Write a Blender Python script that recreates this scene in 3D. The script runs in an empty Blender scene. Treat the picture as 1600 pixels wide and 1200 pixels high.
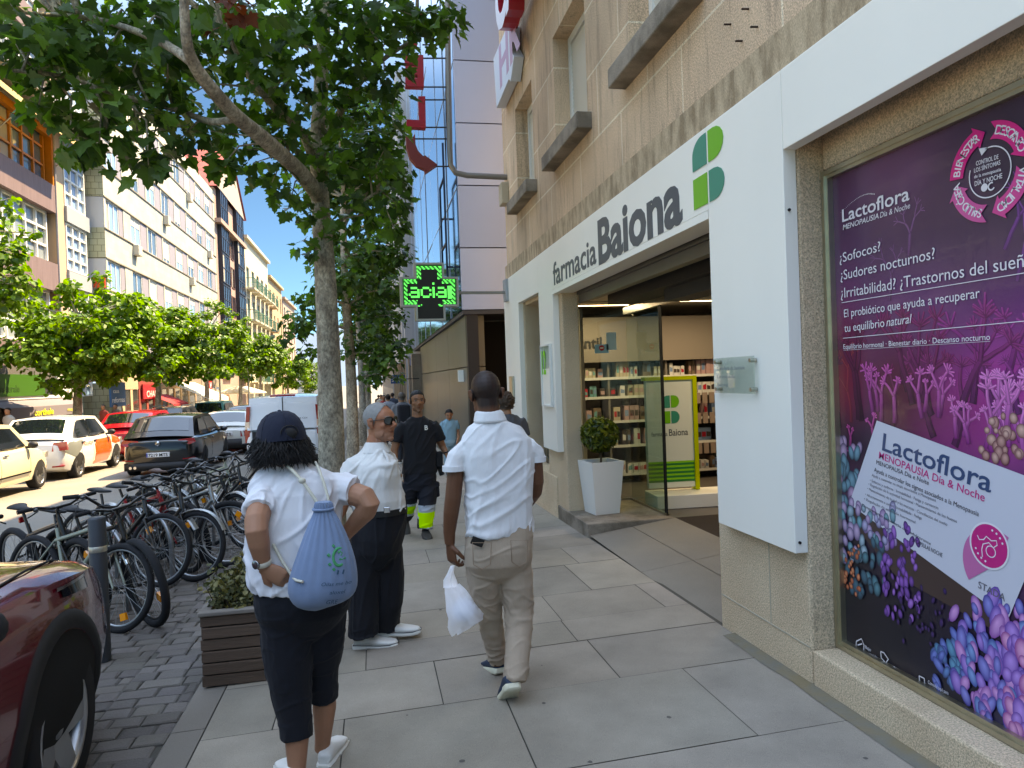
import bpy, bmesh, math, random
import numpy as np
from mathutils import Vector, Matrix, noise as mnoise
random.seed(7); RS=np.random.RandomState(11)
S=bpy.context.scene; COL=S.collection; R=math.radians
# ---------------------------------------------------------------- camera, sky, sun, exposure
FPX,YAW,PIT,ROL,CX,CG,CAMH=1126.5,.19123,-.00957,-.0357,.029,-.0179,1.68
fw=Vector((math.sin(YAW)*math.cos(PIT),math.cos(YAW)*math.cos(PIT),math.sin(PIT)))
rt=Vector((math.cos(YAW),-math.sin(YAW),0)); up=rt.cross(fw)
CR=rt*math.cos(ROL)+up*math.sin(ROL); CU=up*math.cos(ROL)-rt*math.sin(ROL)
cam=bpy.data.cameras.new('camera'); camo=bpy.data.objects.new('camera',cam); COL.objects.link(camo)
camo.matrix_world=Matrix(((CR.x,CU.x,-fw.x,0),(CR.y,CU.y,-fw.y,0),(CR.z,CU.z,-fw.z,CAMH),(0,0,0,1)))
cam.sensor_width=36; cam.lens=FPX/1600*36; cam.clip_end=9000; cam.clip_start=.05
S.camera=camo
SUN=Vector((.53,.33,.99)).normalized()
wd=bpy.data.worlds.new('World'); S.world=wd; wd.use_nodes=True
nt=wd.node_tree; bg=nt.nodes['Background']; sk=nt.nodes.new('ShaderNodeTexSky')
sk.sky_type='NISHITA'; sk.sun_disc=False; sk.sun_elevation=math.asin(SUN.z); sk.sun_rotation=math.atan2(SUN.x,SUN.y)
sk.air_density=1.0; sk.dust_density=0; sk.ozone_density=2.5; sk.altitude=3500
tcw=nt.nodes.new('ShaderNodeTexCoord'); sxw=nt.nodes.new('ShaderNodeSeparateXYZ'); mrw=nt.nodes.new('ShaderNodeMapRange'); mrw.interpolation_type='SMOOTHSTEP'
for i_,v_ in ((1,.34),(2,.70)): mrw.inputs[i_].default_value=v_
mxw=nt.nodes.new('ShaderNodeMix'); mxw.data_type='RGBA'; mxw.inputs[6].default_value=(.075,.15,.215,1); mxw.inputs[7].default_value=(2.05,2.0,1.95,1)   # deep blue low sky, brighter towards the zenith and the sun
muw=nt.nodes.new('ShaderNodeVectorMath'); muw.operation='MULTIPLY'; lk=nt.links.new
lk(tcw.outputs['Generated'],sxw.inputs[0]); lk(sxw.outputs['Z'],mrw.inputs[0]); lk(mrw.outputs[0],mxw.inputs[0]); lk(sk.outputs[0],muw.inputs[0]); lk(mxw.outputs[2],muw.inputs[1]); lk(muw.outputs[0],bg.inputs[0]); bg.inputs[1].default_value=.15
sl=bpy.data.lights.new('sun','SUN'); so=bpy.data.objects.new('sun',sl); COL.objects.link(so)
sl.energy=2.1; sl.angle=R(.53); sl.color=(1,.93,.82); so.rotation_euler=SUN.to_track_quat('Z','Y').to_euler(); so.location=(30,20,60)
S.view_settings.view_transform='Standard'; S.view_settings.look='None'; S.view_settings.exposure=3.15; S.view_settings.gamma=1; S.view_settings.use_white_balance=True; S.view_settings.white_balance_temperature=11800; S.view_settings.white_balance_tint=10
S.render.engine='CYCLES'; S.cycles.max_bounces=7; S.cycles.transparent_max_bounces=16; S.cycles.use_denoising=True
S.cycles.sample_clamp_indirect=6; S.cycles.caustics_reflective=False; S.cycles.caustics_refractive=False
# ---------------------------------------------------------------- picking points of the place
def ray(x,y): return fw+CR*((x-800)/FPX)-CU*((y-600)/FPX)
C0=Vector((0,0,CAMH))
def gz(x,y):
    xx=max(-1.06,min(x,2.4)); return CX*xx+CG*y-(.035 if x<-1.56 else 0)
def onX(px,py,X): d=ray(px,py); return C0+d*(X/d.x)
def onY(px,py,Y): d=ray(px,py); return C0+d*(Y/d.y)
def onG(px,py,dz=0):
    d=ray(px,py); return C0+d*((dz-CAMH)/(d.z-CX*d.x-CG*d.y))
def onRd(px,py):
    d=ray(px,py); return C0+d*((-.066-CAMH)/(d.z-CG*d.y))
# ---------------------------------------------------------------- colour and materials
def L(c):
    if isinstance(c,str): c=[int(c[i:i+2],16) for i in (0,2,4)]
    return tuple(((v/255)/12.92 if v/255<=.04045 else ((v/255+.055)/1.055)**2.4) for v in c)+(1,)
MATS={}
def mk(name,col,rough=.6,metal=0,var=0,vs=4,vdet=4,bump=0,bs=40,bd=.01,coat=0,emit=0,trans=0,ior=1.45,attr=None,spec=.5,stretch=(1,1,1),speck=0,ss=250,sheen=0,translu=0,island=0,col2=None,sss=0,alpha=1):
    if name in MATS: return MATS[name]
    m=bpy.data.materials.new(name); m.use_nodes=True; MATS[name]=m
    N=m.node_tree.nodes; K=m.node_tree.links; p=N['Principled BSDF']
    base=L(col) if not(isinstance(col,tuple) and len(col)==4) else col
    p.inputs['Base Color'].default_value=base; p.inputs['Roughness'].default_value=rough; p.inputs['Metallic'].default_value=metal
    p.inputs['Specular IOR Level'].default_value=spec; p.inputs['IOR'].default_value=ior
    p.inputs['Coat Weight'].default_value=coat; p.inputs['Transmission Weight'].default_value=trans; p.inputs['Sheen Weight'].default_value=sheen
    if coat: p.inputs['Coat Roughness'].default_value=.04
    if alpha<1: p.inputs['Alpha'].default_value=alpha
    if sss: p.inputs['Subsurface Weight'].default_value=sss; p.inputs['Subsurface Radius'].default_value=(.01,.004,.002); p.inputs['Subsurface Scale'].default_value=.5
    if emit: p.inputs['Emission Color'].default_value=base; p.inputs['Emission Strength'].default_value=emit
    cur=None
    tc=N.new('ShaderNodeTexCoord'); mp=N.new('ShaderNodeMapping'); mp.inputs['Scale'].default_value=stretch; K.new(tc.outputs['Object'],mp.inputs['Vector']); vec=mp.outputs[0]
    if attr:
        a=N.new('ShaderNodeAttribute'); a.attribute_name=attr; cur=a.outputs['Color']
    def mixf(fac_out,lo,hi,cur):
        r=N.new('ShaderNodeMapRange'); r.inputs['To Min'].default_value=lo; r.inputs['To Max'].default_value=hi; K.new(fac_out,r.inputs['Value'])
        v=N.new('ShaderNodeVectorMath'); v.operation='SCALE'
        if cur is None: v.inputs[0].default_value=base[:3]
        else: K.new(cur,v.inputs[0])
        K.new(r.outputs[0],v.inputs['Scale']); return v.outputs[0]
    def ntex(sc,det,rg=.6):
        n=N.new('ShaderNodeTexNoise'); n.inputs['Scale'].default_value=sc; n.inputs['Detail'].default_value=det; n.inputs['Roughness'].default_value=rg; K.new(vec,n.inputs['Vector']); return n
    if island:
        g=N.new('ShaderNodeNewGeometry'); 
        if col2:
            mx=N.new('ShaderNodeMix'); mx.data_type='RGBA'; mx.inputs[6].default_value=base; mx.inputs[7].default_value=L(col2)
            K.new(g.outputs['Random Per Island'],mx.inputs[0]); cur=mx.outputs[2]
        cur=mixf(g.outputs['Random Per Island'],1-island,1+island,cur)
    elif col2:
        n=ntex(vs,vdet); rp=N.new('ShaderNodeMapRange'); rp.inputs[1].default_value=.38; rp.inputs[2].default_value=.62; K.new(n.outputs['Fac'],rp.inputs[0])
        mx=N.new('ShaderNodeMix'); mx.data_type='RGBA'; mx.inputs[7].default_value=L(col2)
        if cur is None: mx.inputs[6].default_value=base
        else: K.new(cur,mx.inputs[6])
        K.new(rp.outputs[0],mx.inputs[0]); cur=mx.outputs[2]
    if var:
        n=ntex(vs,vdet); cur=mixf(n.outputs['Fac'],1-var*1.6,1+var*1.6,cur)
    if speck:
        n=ntex(ss,2,.7); n2=N.new('ShaderNodeMapRange'); n2.inputs[1].default_value=.32; n2.inputs[2].default_value=.68; K.new(n.outputs['Fac'],n2.inputs[0]); cur=mixf(n2.outputs[0],1-speck,1+speck,cur)
    if cur is not None: K.new(cur,p.inputs['Base Color'])
    if bump:
        n=ntex(bs,5); b=N.new('ShaderNodeBump'); b.inputs['Strength'].default_value=bump; b.inputs['Distance'].default_value=bd; K.new(n.outputs['Fac'],b.inputs['Height']); K.new(b.outputs[0],p.inputs['Normal'])
    if translu:
        t=N.new('ShaderNodeBsdfTranslucent'); ms=N.new('ShaderNodeMixShader'); ms.inputs[0].default_value=translu
        hs=N.new('ShaderNodeHueSaturation'); hs.inputs['Saturation'].default_value=1.15; hs.inputs['Value'].default_value=1.9
        if cur is not None: K.new(cur,hs.inputs['Color'])
        else: hs.inputs['Color'].default_value=base
        K.new(hs.outputs[0],t.inputs[0]); K.new(p.outputs[0],ms.inputs[1]); K.new(t.outputs[0],ms.inputs[2]); K.new(ms.outputs[0],N['Material Output'].inputs[0])
    return m
def glass(name,tint=(235,245,240),refl=.12,rough=.0):
    # clear sheet: mostly see-through, with a real mirror part that grows at grazing angles
    if name in MATS: return MATS[name]
    m=bpy.data.materials.new(name); m.use_nodes=True; MATS[name]=m; N=m.node_tree.nodes; K=m.node_tree.links
    t=N.new('ShaderNodeBsdfTransparent'); t.inputs[0].default_value=L(tint); g=N.new('ShaderNodeBsdfGlossy'); g.inputs['Roughness'].default_value=rough
    fr=N.new('ShaderNodeLayerWeight'); fr.inputs[0].default_value=.5; pw=N.new('ShaderNodeMath'); pw.operation='POWER'; pw.inputs[1].default_value=4; K.new(fr.outputs['Facing'],pw.inputs[0]); ad=N.new('ShaderNodeMath'); ad.operation='MULTIPLY_ADD'; ad.inputs[1].default_value=.75; ad.inputs[2].default_value=refl; ad.use_clamp=True; K.new(pw.outputs[0],ad.inputs[0])
    ms=N.new('ShaderNodeMixShader'); K.new(ad.outputs[0],ms.inputs[0]); K.new(t.outputs[0],ms.inputs[1]); K.new(g.outputs[0],ms.inputs[2]); K.new(ms.outputs[0],N['Material Output'].inputs[0]); return m
# ---------------------------------------------------------------- objects
def tag(o,label=None,cat=None,group=None,kind=None):
    if label: o['label']=label
    if cat: o['category']=cat
    if group: o['group']=group
    if kind: o['kind']=kind
    return o
def empty(name,loc=(0,0,0),rz=0,label=None,cat=None,group=None):
    o=bpy.data.objects.new(name,None); COL.objects.link(o); o.location=loc; o.rotation_euler=(0,0,rz); o.empty_display_size=.2
    return tag(o,label,cat,group)
KIDS={}
def copy_tree(o,parent=None):
    c=o.copy(); COL.objects.link(c)
    if parent: c.parent=parent; KIDS.setdefault(parent.name,[]).append(c)
    for ch in KIDS.get(o.name,[]): copy_tree(ch,c)
    return c
class MB:
    def __init__(s): s.v=[]; s.f=[]; s.m=[]; s.s=[]; s.c=None
    def add(s,v,f,m=0,sm=False,M=None):
        o=len(s.v)
        for p in v: s.v.append(tuple(M@Vector(p)) if M else tuple(p))
        for q in f: s.f.append(tuple(i+o for i in q)); s.m.append(m); s.s.append(sm)
        return s
    def box(s,x0,x1,y0,y1,z0,z1,m=0,M=None):
        x0,x1=sorted((x0,x1)); y0,y1=sorted((y0,y1)); z0,z1=sorted((z0,z1))
        v=[(x,y,z) for z in (z0,z1) for y in (y0,y1) for x in (x0,x1)]
        return s.add(v,[(0,2,3,1),(4,5,7,6),(0,1,5,4),(2,6,7,3),(0,4,6,2),(1,3,7,5)],m,False,M)
    def bbox(s,x0,x1,y0,y1,z0,z1,b,m=0,M=None):
        # box with all edges chamfered by b
        x0,x1=sorted((x0,x1)); y0,y1=sorted((y0,y1)); z0,z1=sorted((z0,z1)); b=min(b,.45*min(x1-x0,y1-y0,z1-z0))
        bm=bmesh.new(); bmesh.ops.create_cube(bm,size=1)
        for w in bm.verts: w.co=Vector(((x0+x1)/2+w.co.x*(x1-x0),(y0+y1)/2+w.co.y*(y1-y0),(z0+z1)/2+w.co.z*(z1-z0)))
        bmesh.ops.bevel(bm,geom=bm.edges[:],offset=b,segments=2,affect='EDGES',profile=.5)
        bm.verts.index_update(); s.add([w.co[:] for w in bm.verts],[[w.index for w in q.verts] for q in bm.faces],m,False,M); bm.free(); return s
    def prism(s,poly,z0,z1,m=0,M=None,caps=True,sm=False):
        n=len(poly); v=[(x,y,z0) for x,y in poly]+[(x,y,z1) for x,y in poly]
        f=[(i,(i+1)%n,n+(i+1)%n,n+i) for i in range(n)]
        s.add(v,f,m,sm,M)
        if caps: s.add(v,[tuple(range(n))[::-1],tuple(range(n,2*n))],m,False,M)
        return s
    def tube(s,pts,r,n=8,m=0,caps=True,M=None,closed=False,sm=True):
        P=[Vector(p) for p in pts]; k=len(P); rr=r if hasattr(r,'__len__') else [r]*k
        v=[]; f=[]; prev=None
        for i,p in enumerate(P):
            if closed: t=P[(i+1)%k]-P[i-1]
            else: t=P[min(i+1,k-1)]-P[max(i-1,0)]
            t=t.normalized() if t.length>1e-9 else Vector((0,0,1))
            if prev is None:
                a=Vector((0,0,1)) if abs(t.z)<.9 else Vector((1,0,0)); u=t.cross(a).normalized()
            else: u=(prev-t*prev.dot(t)).normalized()
            prev=u; w=t.cross(u); q=rr[i]; qa,qb=(q if hasattr(q,'__len__') else (q,q))
            for j in range(n):
                an=2*math.pi*j/n; v.append(p+u*(math.cos(an)*qa)+w*(math.sin(an)*qb))
        for i in range(k if closed else k-1):
            for j in range(n): f.append((i*n+j,i*n+(j+1)%n,((i+1)%k)*n+(j+1)%n,((i+1)%k)*n+j))
        s.add(v,f,m,sm,M)
        if caps and not closed: s.add(v,[tuple(range(n))[::-1],tuple(range((k-1)*n,k*n))],m,False,M)
        return s
    def loft(s,rings,m=0,sm=True,caps=True,M=None,closed=True):
        n=len(rings[0]); v=[p for r in rings for p in r]; f=[]
        for i in range(len(rings)-1):
            for j in range(n if closed else n-1): f.append((i*n+j,i*n+(j+1)%n,(i+1)*n+(j+1)%n,(i+1)*n+j))
        s.add(v,f,m,sm,M)
        if caps and closed: s.add(v,[tuple(range(n))[::-1],tuple(range((len(rings)-1)*n,len(rings)*n))],m,False,M)
        return s
    def ell(s,c,r,m=0,n=14,k=9,M=None,sm=True):
        rings=[]; c=Vector(c); r=r if hasattr(r,'__len__') else (r,r,r)
        for i in range(k+1):
            t=math.pi*(i/k); t=min(max(t,.02),math.pi-.02)
            rings.append([(c.x+r[0]*math.sin(t)*math.cos(2*math.pi*j/n),c.y+r[1]*math.sin(t)*math.sin(2*math.pi*j/n),c.z-r[2]*math.cos(t)) for j in range(n)])
        return s.loft(rings,m,sm,True,M)
    def lathe(s,prof,c=(0,0,0),n=24,m=0,M=None,sm=True,caps=True):
        return s.loft([[(c[0]+r*math.cos(2*math.pi*j/n),c[1]+r*math.sin(2*math.pi*j/n),c[2]+z) for j in range(n)] for r,z in prof],m,sm,caps,M)
    def quad(s,a,b,c,d,m=0): return s.add([a,b,c,d],[(0,1,2,3)],m)
    def text(s,body,M,h=None,w=None,ext=.002,m=0,align='LEFT',bold=0,shear=0,res=3,spacing=1):
        cu=bpy.data.curves.new('t','FONT'); cu.body=body; cu.extrude=ext; cu.offset=bold; cu.shear=shear; cu.resolution_u=res; cu.space_character=spacing
        ob=bpy.data.objects.new('t',cu); COL.objects.link(ob); me=bpy.data.meshes.new_from_object(ob.evaluated_get(bpy.context.evaluated_depsgraph_get()))
        V=np.array([v.co[:] for v in me.vertices]); F=[tuple(p.vertices) for p in me.polygons]
        bpy.data.objects.remove(ob); bpy.data.curves.remove(cu); bpy.data.meshes.remove(me)
        if not len(V): return s
        x0,x1=V[:,0].min(),V[:,0].max(); cap=.729
        V[:,0]-=x0; sy=(h/cap) if h else None; sx=(w/(x1-x0)) if w else sy
        if sy is None: sy=sx
        V[:,0]*=sx; V[:,1]*=sy
        if align=='CENTER': V[:,0]-=(x1-x0)*sx/2
        return s.add(V.tolist(),F,m,False,M)
    def build(s,name,mats,parent=None,org=None,auto=None,attr=None):
        me=bpy.data.meshes.new(name); V=s.v
        if org is not None: V=[(a[0]-org[0],a[1]-org[1],a[2]-org[2]) for a in V]
        me.from_pydata(V,[],s.f)
        for mm in (mats if isinstance(mats,(list,tuple)) else [mats]): me.materials.append(mm)
        me.polygons.foreach_set('material_index',s.m); me.polygons.foreach_set('use_smooth',s.s)
        if attr is not None:
            ca=me.color_attributes.new('Col','FLOAT_COLOR','POINT' if len(attr)==len(V) else 'CORNER'); ca.data.foreach_set('color',np.asarray(attr,dtype=np.float32).ravel())
        me.update(); o=bpy.data.objects.new(name,me); COL.objects.link(o)
        if parent is not None: o.parent=parent; KIDS.setdefault(parent.name,[]).append(o)
        elif org is not None: o.location=org
        return o
def frameM(o,xa,ya,za=None):
    xa=Vector(xa).normalized(); ya=Vector(ya).normalized(); za=Vector(za).normalized() if za else xa.cross(ya)
    return Matrix(((xa.x,ya.x,za.x,o[0]),(xa.y,ya.y,za.y,o[1]),(xa.z,ya.z,za.z,o[2]),(0,0,0,1)))
def rotz(a): return Matrix.Rotation(a,4,'Z')
def lerp(a,b,t): return a+(b-a)*t
def interp(tab,x):
    for (a,fa),(b,fb) in zip(tab,tab[1:]):
        if x<=b: return fa+(fb-fa)*max(0,(x-a)/(b-a)) if b>a else fb
    return tab[-1][1]
# ---------------------------------------------------------------- ground
M_slab=mk('granite_paving','8f8578',.82,attr='Col',speck=.26,ss=380,var=.26,vs=2.3,vdet=8,bump=.12,bs=260,bd=.003)
M_gap=mk('paving_joint_dirt','4a463f',.95)
M_kerb=mk('kerb_granite','746c63',.85,speck=.16,ss=380,var=.1,vs=2,bump=.15,bs=200,bd=.004)
M_sett=mk('granite_setts','5c575a',.85,attr='Col',speck=.2,ss=300,var=.18,vs=3,bump=.5,bs=60,bd=.012)
M_road=mk('road_stone','7a736a',.85,col2='6d675f',vs=.7,var=.08,speck=.2,ss=160,bump=.25,bs=90,bd=.01)
M_far=mk('far_ground','6a675f',.95)
def sheet(name,xs,y0,y1,dz,m,ny=40,zf=None):
    b=MB(); ys=[lerp(y0,y1,(i/ny)**1.6) for i in range(ny+1)]; v=[]
    for y in ys:
        for x in xs: v.append((x,y,(zf or gz)(x,y)+dz))
    n=len(xs); f=[(i*n+j,i*n+j+1,(i+1)*n+j+1,(i+1)*n+j) for i in range(ny) for j in range(n-1)]
    b.add(v,f); o=b.build(name,m); return tag(o,kind='structure')
# terrain far below everything, to the horizon
def zt(x,y): return -.30+CG*min(y,230)
sheet('ground',[-900,-300,-60,-22,-6,4,30,300,900],-40,2600,0,M_far,60,zt)
sheet('road',[-10.0,-8,-6,-4.19],-12,225,0,M_road,60,lambda x,y:-.066+CG*y)
# left pavement with kerb step
def zl(x,y): return .055+CG*y
sheet('pavement_across_street',[-13.4,-12,-10.14],-12,225,0,mk('pale_paving','8d877c',.9,var=.1,vs=.6,speck=.12,ss=120),50,zl)
b=MB()
for i in range(60):
    y0,y1=-10+i*4,-10+i*4+3.985
    if y1<224: b.add([(-10.14,y0,-.1+CG*y0),(-10,y0,-.1+CG*y0),(-10.14,y0,.057+CG*y0),(-10,y0,.057+CG*y0),(-10.14,y1,-.1+CG*y1),(-10,y1,-.1+CG*y1),(-10.14,y1,.057+CG*y1),(-10,y1,.057+CG*y1)],[(0,1,3,2),(4,6,7,5),(1,5,7,3),(2,3,7,6)])
tag(b.build('kerb_across_street',M_kerb),kind='structure')
# sidewalk: individual slabs over a dark joint bed
b=MB(); col=[]; bed=MB()
rows=[-2.2,-1.25,-.3,.65,1.55,2.2,3.03,3.86,4.5,4.93,5.56,6.42,7.1,7.7]
joints={6:[-.9,-.2,.62,1.62],7:[-.55,.30,1.26,2.2],8:[-.1,.7,1.2],9:[.1,1.21,1.96],10:[-.35,.55,1.61],11:[-.1,.9,1.75]}
y=7.7
while y<150: y+=random.choice([.62,.85,.5,.95,.7]) if y<40 else 6; rows.append(y)
def xw(y): return 2.215 if y<11.5 else 1.9
for i in range(len(rows)-1):
    y0,y1=rows[i],rows[i+1]; xs=[-.92]
    if i in joints: xs+=[q*1.037 for q in joints[i] if -.85<q<2.1]
    else:
        x=-.92+random.uniform(.4,1.1)
        while x<1.85: xs.append(x); x+=random.choice([.75,.95,1.1,1.3])
    xs.append(xw(y0))
    for x0,x1 in zip(xs,xs[1:]):
        g=.0032; h=random.uniform(-.0012,.0012); c=random.uniform(.86,1.1); tint=(c*random.uniform(.98,1.03),c,c*random.uniform(.97,1.02))
        q=[(x0+g,y0+g),(x1-g,y0+g),(x1-g,y1-g),(x0+g,y1-g)]; i0=len(b.v)
        b.add([(px,py,gz(px,py)+h) for px,py in q],[(0,1,2,3)])
        k=L('8f8578'); col+=[(k[0]*tint[0],k[1]*tint[1],k[2]*tint[2],1)]*4
o=b.build('sidewalk',M_slab,attr=col); tag(o,kind='structure')
sheet('sidewalk_bed',[-1.06,0,1.2,2.25],-12,150,-.007,M_gap,50)
# spots of chewing gum and dirt on the slabs
b=MB()
for _ in range(16):
    x,y=random.uniform(-.6,2.1),random.uniform(2.2,9); r=random.uniform(.005,.014)
    b.add([(x+r*random.uniform(.7,1.2)*math.cos(a),y+r*random.uniform(.7,1.2)*math.sin(a),gz(x,y)+.002) for a in [k*.7854 for k in range(8)]],[tuple(range(8))])
tag(b.build('pavement_spots',mk('old_gum','57524c',.9)),kind='structure')
# gutter strip along the wall foot
b=MB()
yy=[-3+.25*i for i in range(31)]; 
for y0,y1 in zip(yy,yy[1:]):
    w0,w1=.085+.03*mnoise.noise((y0*3,0,0)),.085+.03*mnoise.noise((y1*3,0,0))
    if y1>4.45: break
    b.quad((2.215-w0,y0,gz(2.13,y0)+.003),(2.25,y0,gz(2.2,y0)+.012),(2.25,y1,gz(2.2,y1)+.012),(2.215-w1,y1,gz(2.13,y1)+.003))
tag(b.build('wall_foot_mortar',mk('dirty_mortar','716d63',.95,col2='7c6d54',vs=5,bump=.6,bs=60,bd=.01)),kind='structure')
# kerb stones of the sidewalk
b=MB(); y=-4
while y<150:
    l=1.0; b.add([(x,yy_,gz(x,yy_)+d) for yy_ in (y+.004,y+l-.004) for x,d in ((-1.1,-.14),(-1.1,-.012),(-1.088,0),(-.925,0))],[(0,1,5,4),(1,2,6,5),(2,3,7,6),(0,3,2,1),(4,5,6,7)]); y+=l
tag(b.build('kerb',M_kerb),kind='structure')
# setts: two bands with a little step between, real stones
b=MB(); col=[]
def setts(x0,x1,y0,y1,wx,wy,dz):
    y=y0; r=0
    while y<y1:
        x=x0-(r%2)*wx*.5-random.uniform(0,.03); hy=wy*random.uniform(.9,1.1)
        while x<x1:
            w=wx*random.uniform(.75,1.3); a,c=max(x,x0)+.006,min(x+w,x1)-.006
            if c-a>.03:
                h=random.uniform(-.005,.005); t=.012; j=lambda: random.uniform(-.006,.006)
                q0=[(a,y+.004),(c,y+.004),(c,y+hy-.004),(a,y+hy-.004)]; q1=[(a+t+j(),y+t+j()),(c-t+j(),y+t+j()),(c-t+j(),y+hy-t+j()),(a+t+j(),y+hy-t+j())]
                zg=lambda px,py: gz(x0+.02,py)+dz
                b.add([(px,py,zg(px,py)-.03) for px,py in q0]+[(px,py,zg(px,py)-.006+h) for px,py in q0]+[(px,py,zg(px,py)+h+random.uniform(-.002,.003)) for px,py in q1],
                  [(0,1,5,4),(1,2,6,5),(2,3,7,6),(3,0,4,7),(4,5,9,8),(5,6,10,9),(6,7,11,10),(7,4,8,11),(8,9,10,11)])
                k=L('645d57'); c0=random.uniform(.7,1.15); col.extend([(k[0]*c0,k[1]*c0*random.uniform(.97,1),k[2]*c0*random.uniform(.95,1.03),1)]*12)
            x+=w
        y+=hy; r+=1
setts(-1.56,-1.105,-1,16,.2,.13,-.02); setts(-4.19,-1.575,-1,13.8,.22,.125,-.02)
o=b.build('sett_paving',M_sett,attr=col); tag(o,kind='structure')
sheet('sett_bed',[-1.56,-1.3,-1.1],-12,150,-.032,M_gap,40); 
sheet('parking_lane',[-4.19,-3,-1.57],13.9,150,0,M_road,40,lambda x,y:-.067+CG*y)
sheet('parking_bed',[-4.25,-3,-1.57],-12,14.2,-.032,mk('parking_stone','57534f',.9,var=.15,vs=1.2,speck=.25,ss=60),40)

# ---------------------------------------------------------------- facade helper: front sheet with real openings and reveals
def facade(b,O,U,V,W,H,ops,depth,m=0,mr=0):
    O=Vector(O);U=Vector(U);V=Vector(V);N=U.cross(V); us=sorted({0,W}|{q for o in ops for q in (max(0,o[0]),min(W,o[1]))}); vs=sorted({0,H}|{q for o in ops for q in (max(0,o[2]),min(H,o[3]))})
    P=lambda u,v,d=0: tuple(O+U*u+V*v-N*d)
    for u0,u1 in zip(us,us[1:]):
        for v0,v1 in zip(vs,vs[1:]):
            cu,cv=(u0+u1)/2,(v0+v1)/2
            if any(o[0]<cu<o[1] and o[2]<cv<o[3] for o in ops): continue
            b.quad(P(u0,v0),P(u1,v0),P(u1,v1),P(u0,v1),m)
    for o in ops:
        u0,u1,v0,v1=max(0,o[0]),min(W,o[1]),max(0,o[2]),min(H,o[3]); d=o[4] if len(o)>4 else depth
        b.quad(P(u0,v0),P(u0,v0,d),P(u0,v1,d),P(u0,v1),mr); b.quad(P(u1,v0,d),P(u1,v0),P(u1,v1),P(u1,v1,d),mr)
        b.quad(P(u0,v1),P(u0,v1,d),P(u1,v1,d),P(u1,v1),mr)
        if v0>0: b.quad(P(u0,v0,d),P(u0,v0),P(u1,v0),P(u1,v0,d),mr)
    return b
def stone_mat(name,c1,c2,bw,bh,mortar,mcol,axes='YZ',speck=.3,ss=170,stain=0,bump=.3,off=.5,var=.22,rough=.88,msize=.008):
    m=mk(name,c1,rough,speck=speck,ss=ss,bump=bump,bs=150,bd=.006)
    N=m.node_tree.nodes;K=m.node_tree.links;p=N['Principled BSDF']
    tc=N.new('ShaderNodeTexCoord'); sx=N.new('ShaderNodeSeparateXYZ'); K.new(tc.outputs['Object'],sx.inputs[0]); cx=N.new('ShaderNodeCombineXYZ')
    K.new(sx.outputs[axes[0]],cx.inputs[0]); K.new(sx.outputs[axes[1]],cx.inputs[1])
    br=N.new('ShaderNodeTexBrick'); br.offset=off; br.inputs['Color1'].default_value=L(c1); br.inputs['Color2'].default_value=L(c2); br.inputs['Mortar'].default_value=L(mcol)
    br.inputs['Scale'].default_value=1; br.inputs['Mortar Size'].default_value=msize; br.inputs['Mortar Smooth'].default_value=.3; br.inputs['Brick Width'].default_value=bw; br.inputs['Row Height'].default_value=bh
    K.new(cx.outputs[0],br.inputs[0])
    src=p.inputs['Base Color'].links[0].from_socket
    sc=src.node.inputs[0]; K.new(br.outputs['Color'],sc)   # speckle scales the block colour
    cur=src
    n=N.new('ShaderNodeTexNoise'); n.inputs['Scale'].default_value=.9; n.inputs['Detail'].default_value=6; K.new(tc.outputs['Object'],n.inputs[0])
    r=N.new('ShaderNodeMapRange'); r.inputs[1].default_value=.3; r.inputs[2].default_value=.7; r.inputs[3].default_value=1-var; r.inputs[4].default_value=1+var; K.new(n.outputs['Fac'],r.inputs[0])
    v=N.new('ShaderNodeVectorMath'); v.operation='SCALE'; K.new(cur,v.inputs[0]); K.new(r.outputs[0],v.inputs['Scale']); cur=v.outputs[0]
    if stain:
        mp=N.new('ShaderNodeMapping'); mp.inputs['Scale'].default_value=(6,6,.7); K.new(tc.outputs['Object'],mp.inputs[0])
        n2=N.new('ShaderNodeTexNoise'); n2.inputs['Scale'].default_value=1.4; n2.inputs['Detail'].default_value=7; n2.inputs['Roughness'].default_value=.7; K.new(mp.outputs[0],n2.inputs[0])
        r2=N.new('ShaderNodeMapRange'); r2.inputs[1].default_value=.52; r2.inputs[2].default_value=.72; r2.inputs[3].default_value=0; r2.inputs[4].default_value=stain; K.new(n2.outputs['Fac'],r2.inputs[0])
        mx=N.new('ShaderNodeMix'); mx.data_type='RGBA'; mx.inputs[7].default_value=L('3a332c'); K.new(r2.outputs[0],mx.inputs[0]); K.new(cur,mx.inputs[6]); cur=mx.outputs[2]
    K.new(cur,p.inputs['Base Color']); return m
M_gran=stone_mat('granite_blocks','c2a488','ccaf92',1.25,.66,0,'dccbb0',speck=.42,ss=95,stain=.55,msize=.011)
M_gplain=mk('granite_rough','dcc3a4',.9,speck=.42,ss=120,var=.12,vs=2,bump=.8,bs=120,bd=.012,col2='c9af91')
M_gdirty=mk('granite_dirty','cbb293',.9,speck=.3,ss=140,var=.3,col2='8a755c',vs=7,bump=.4,bs=130,bd=.006,stretch=(1,1.6,.5))
M_gsill=mk('granite_sill','94887a',.9,speck=.3,ss=160,col2='6b6154',vs=3,bump=.3,bs=120,bd=.005)
M_white=mk('white_aluminium_panel','f1ede2',.34,var=.035,vs=1.1,stretch=(1,1,.35),spec=.4)
M_steel=mk('brushed_steel','b5b2a6',.28,1,var=.12,vs=20,stretch=(1,1,1))
M_bronze=mk('champagne_steel','c6bfaa',.36,1,var=.15,vs=6)
M_dark=mk('dark_interior','141312',.8)
M_pvc=mk('white_pvc','dcdcd6',.4); M_shut=mk('roller_shutter','cfcdc4',.5)
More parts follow.
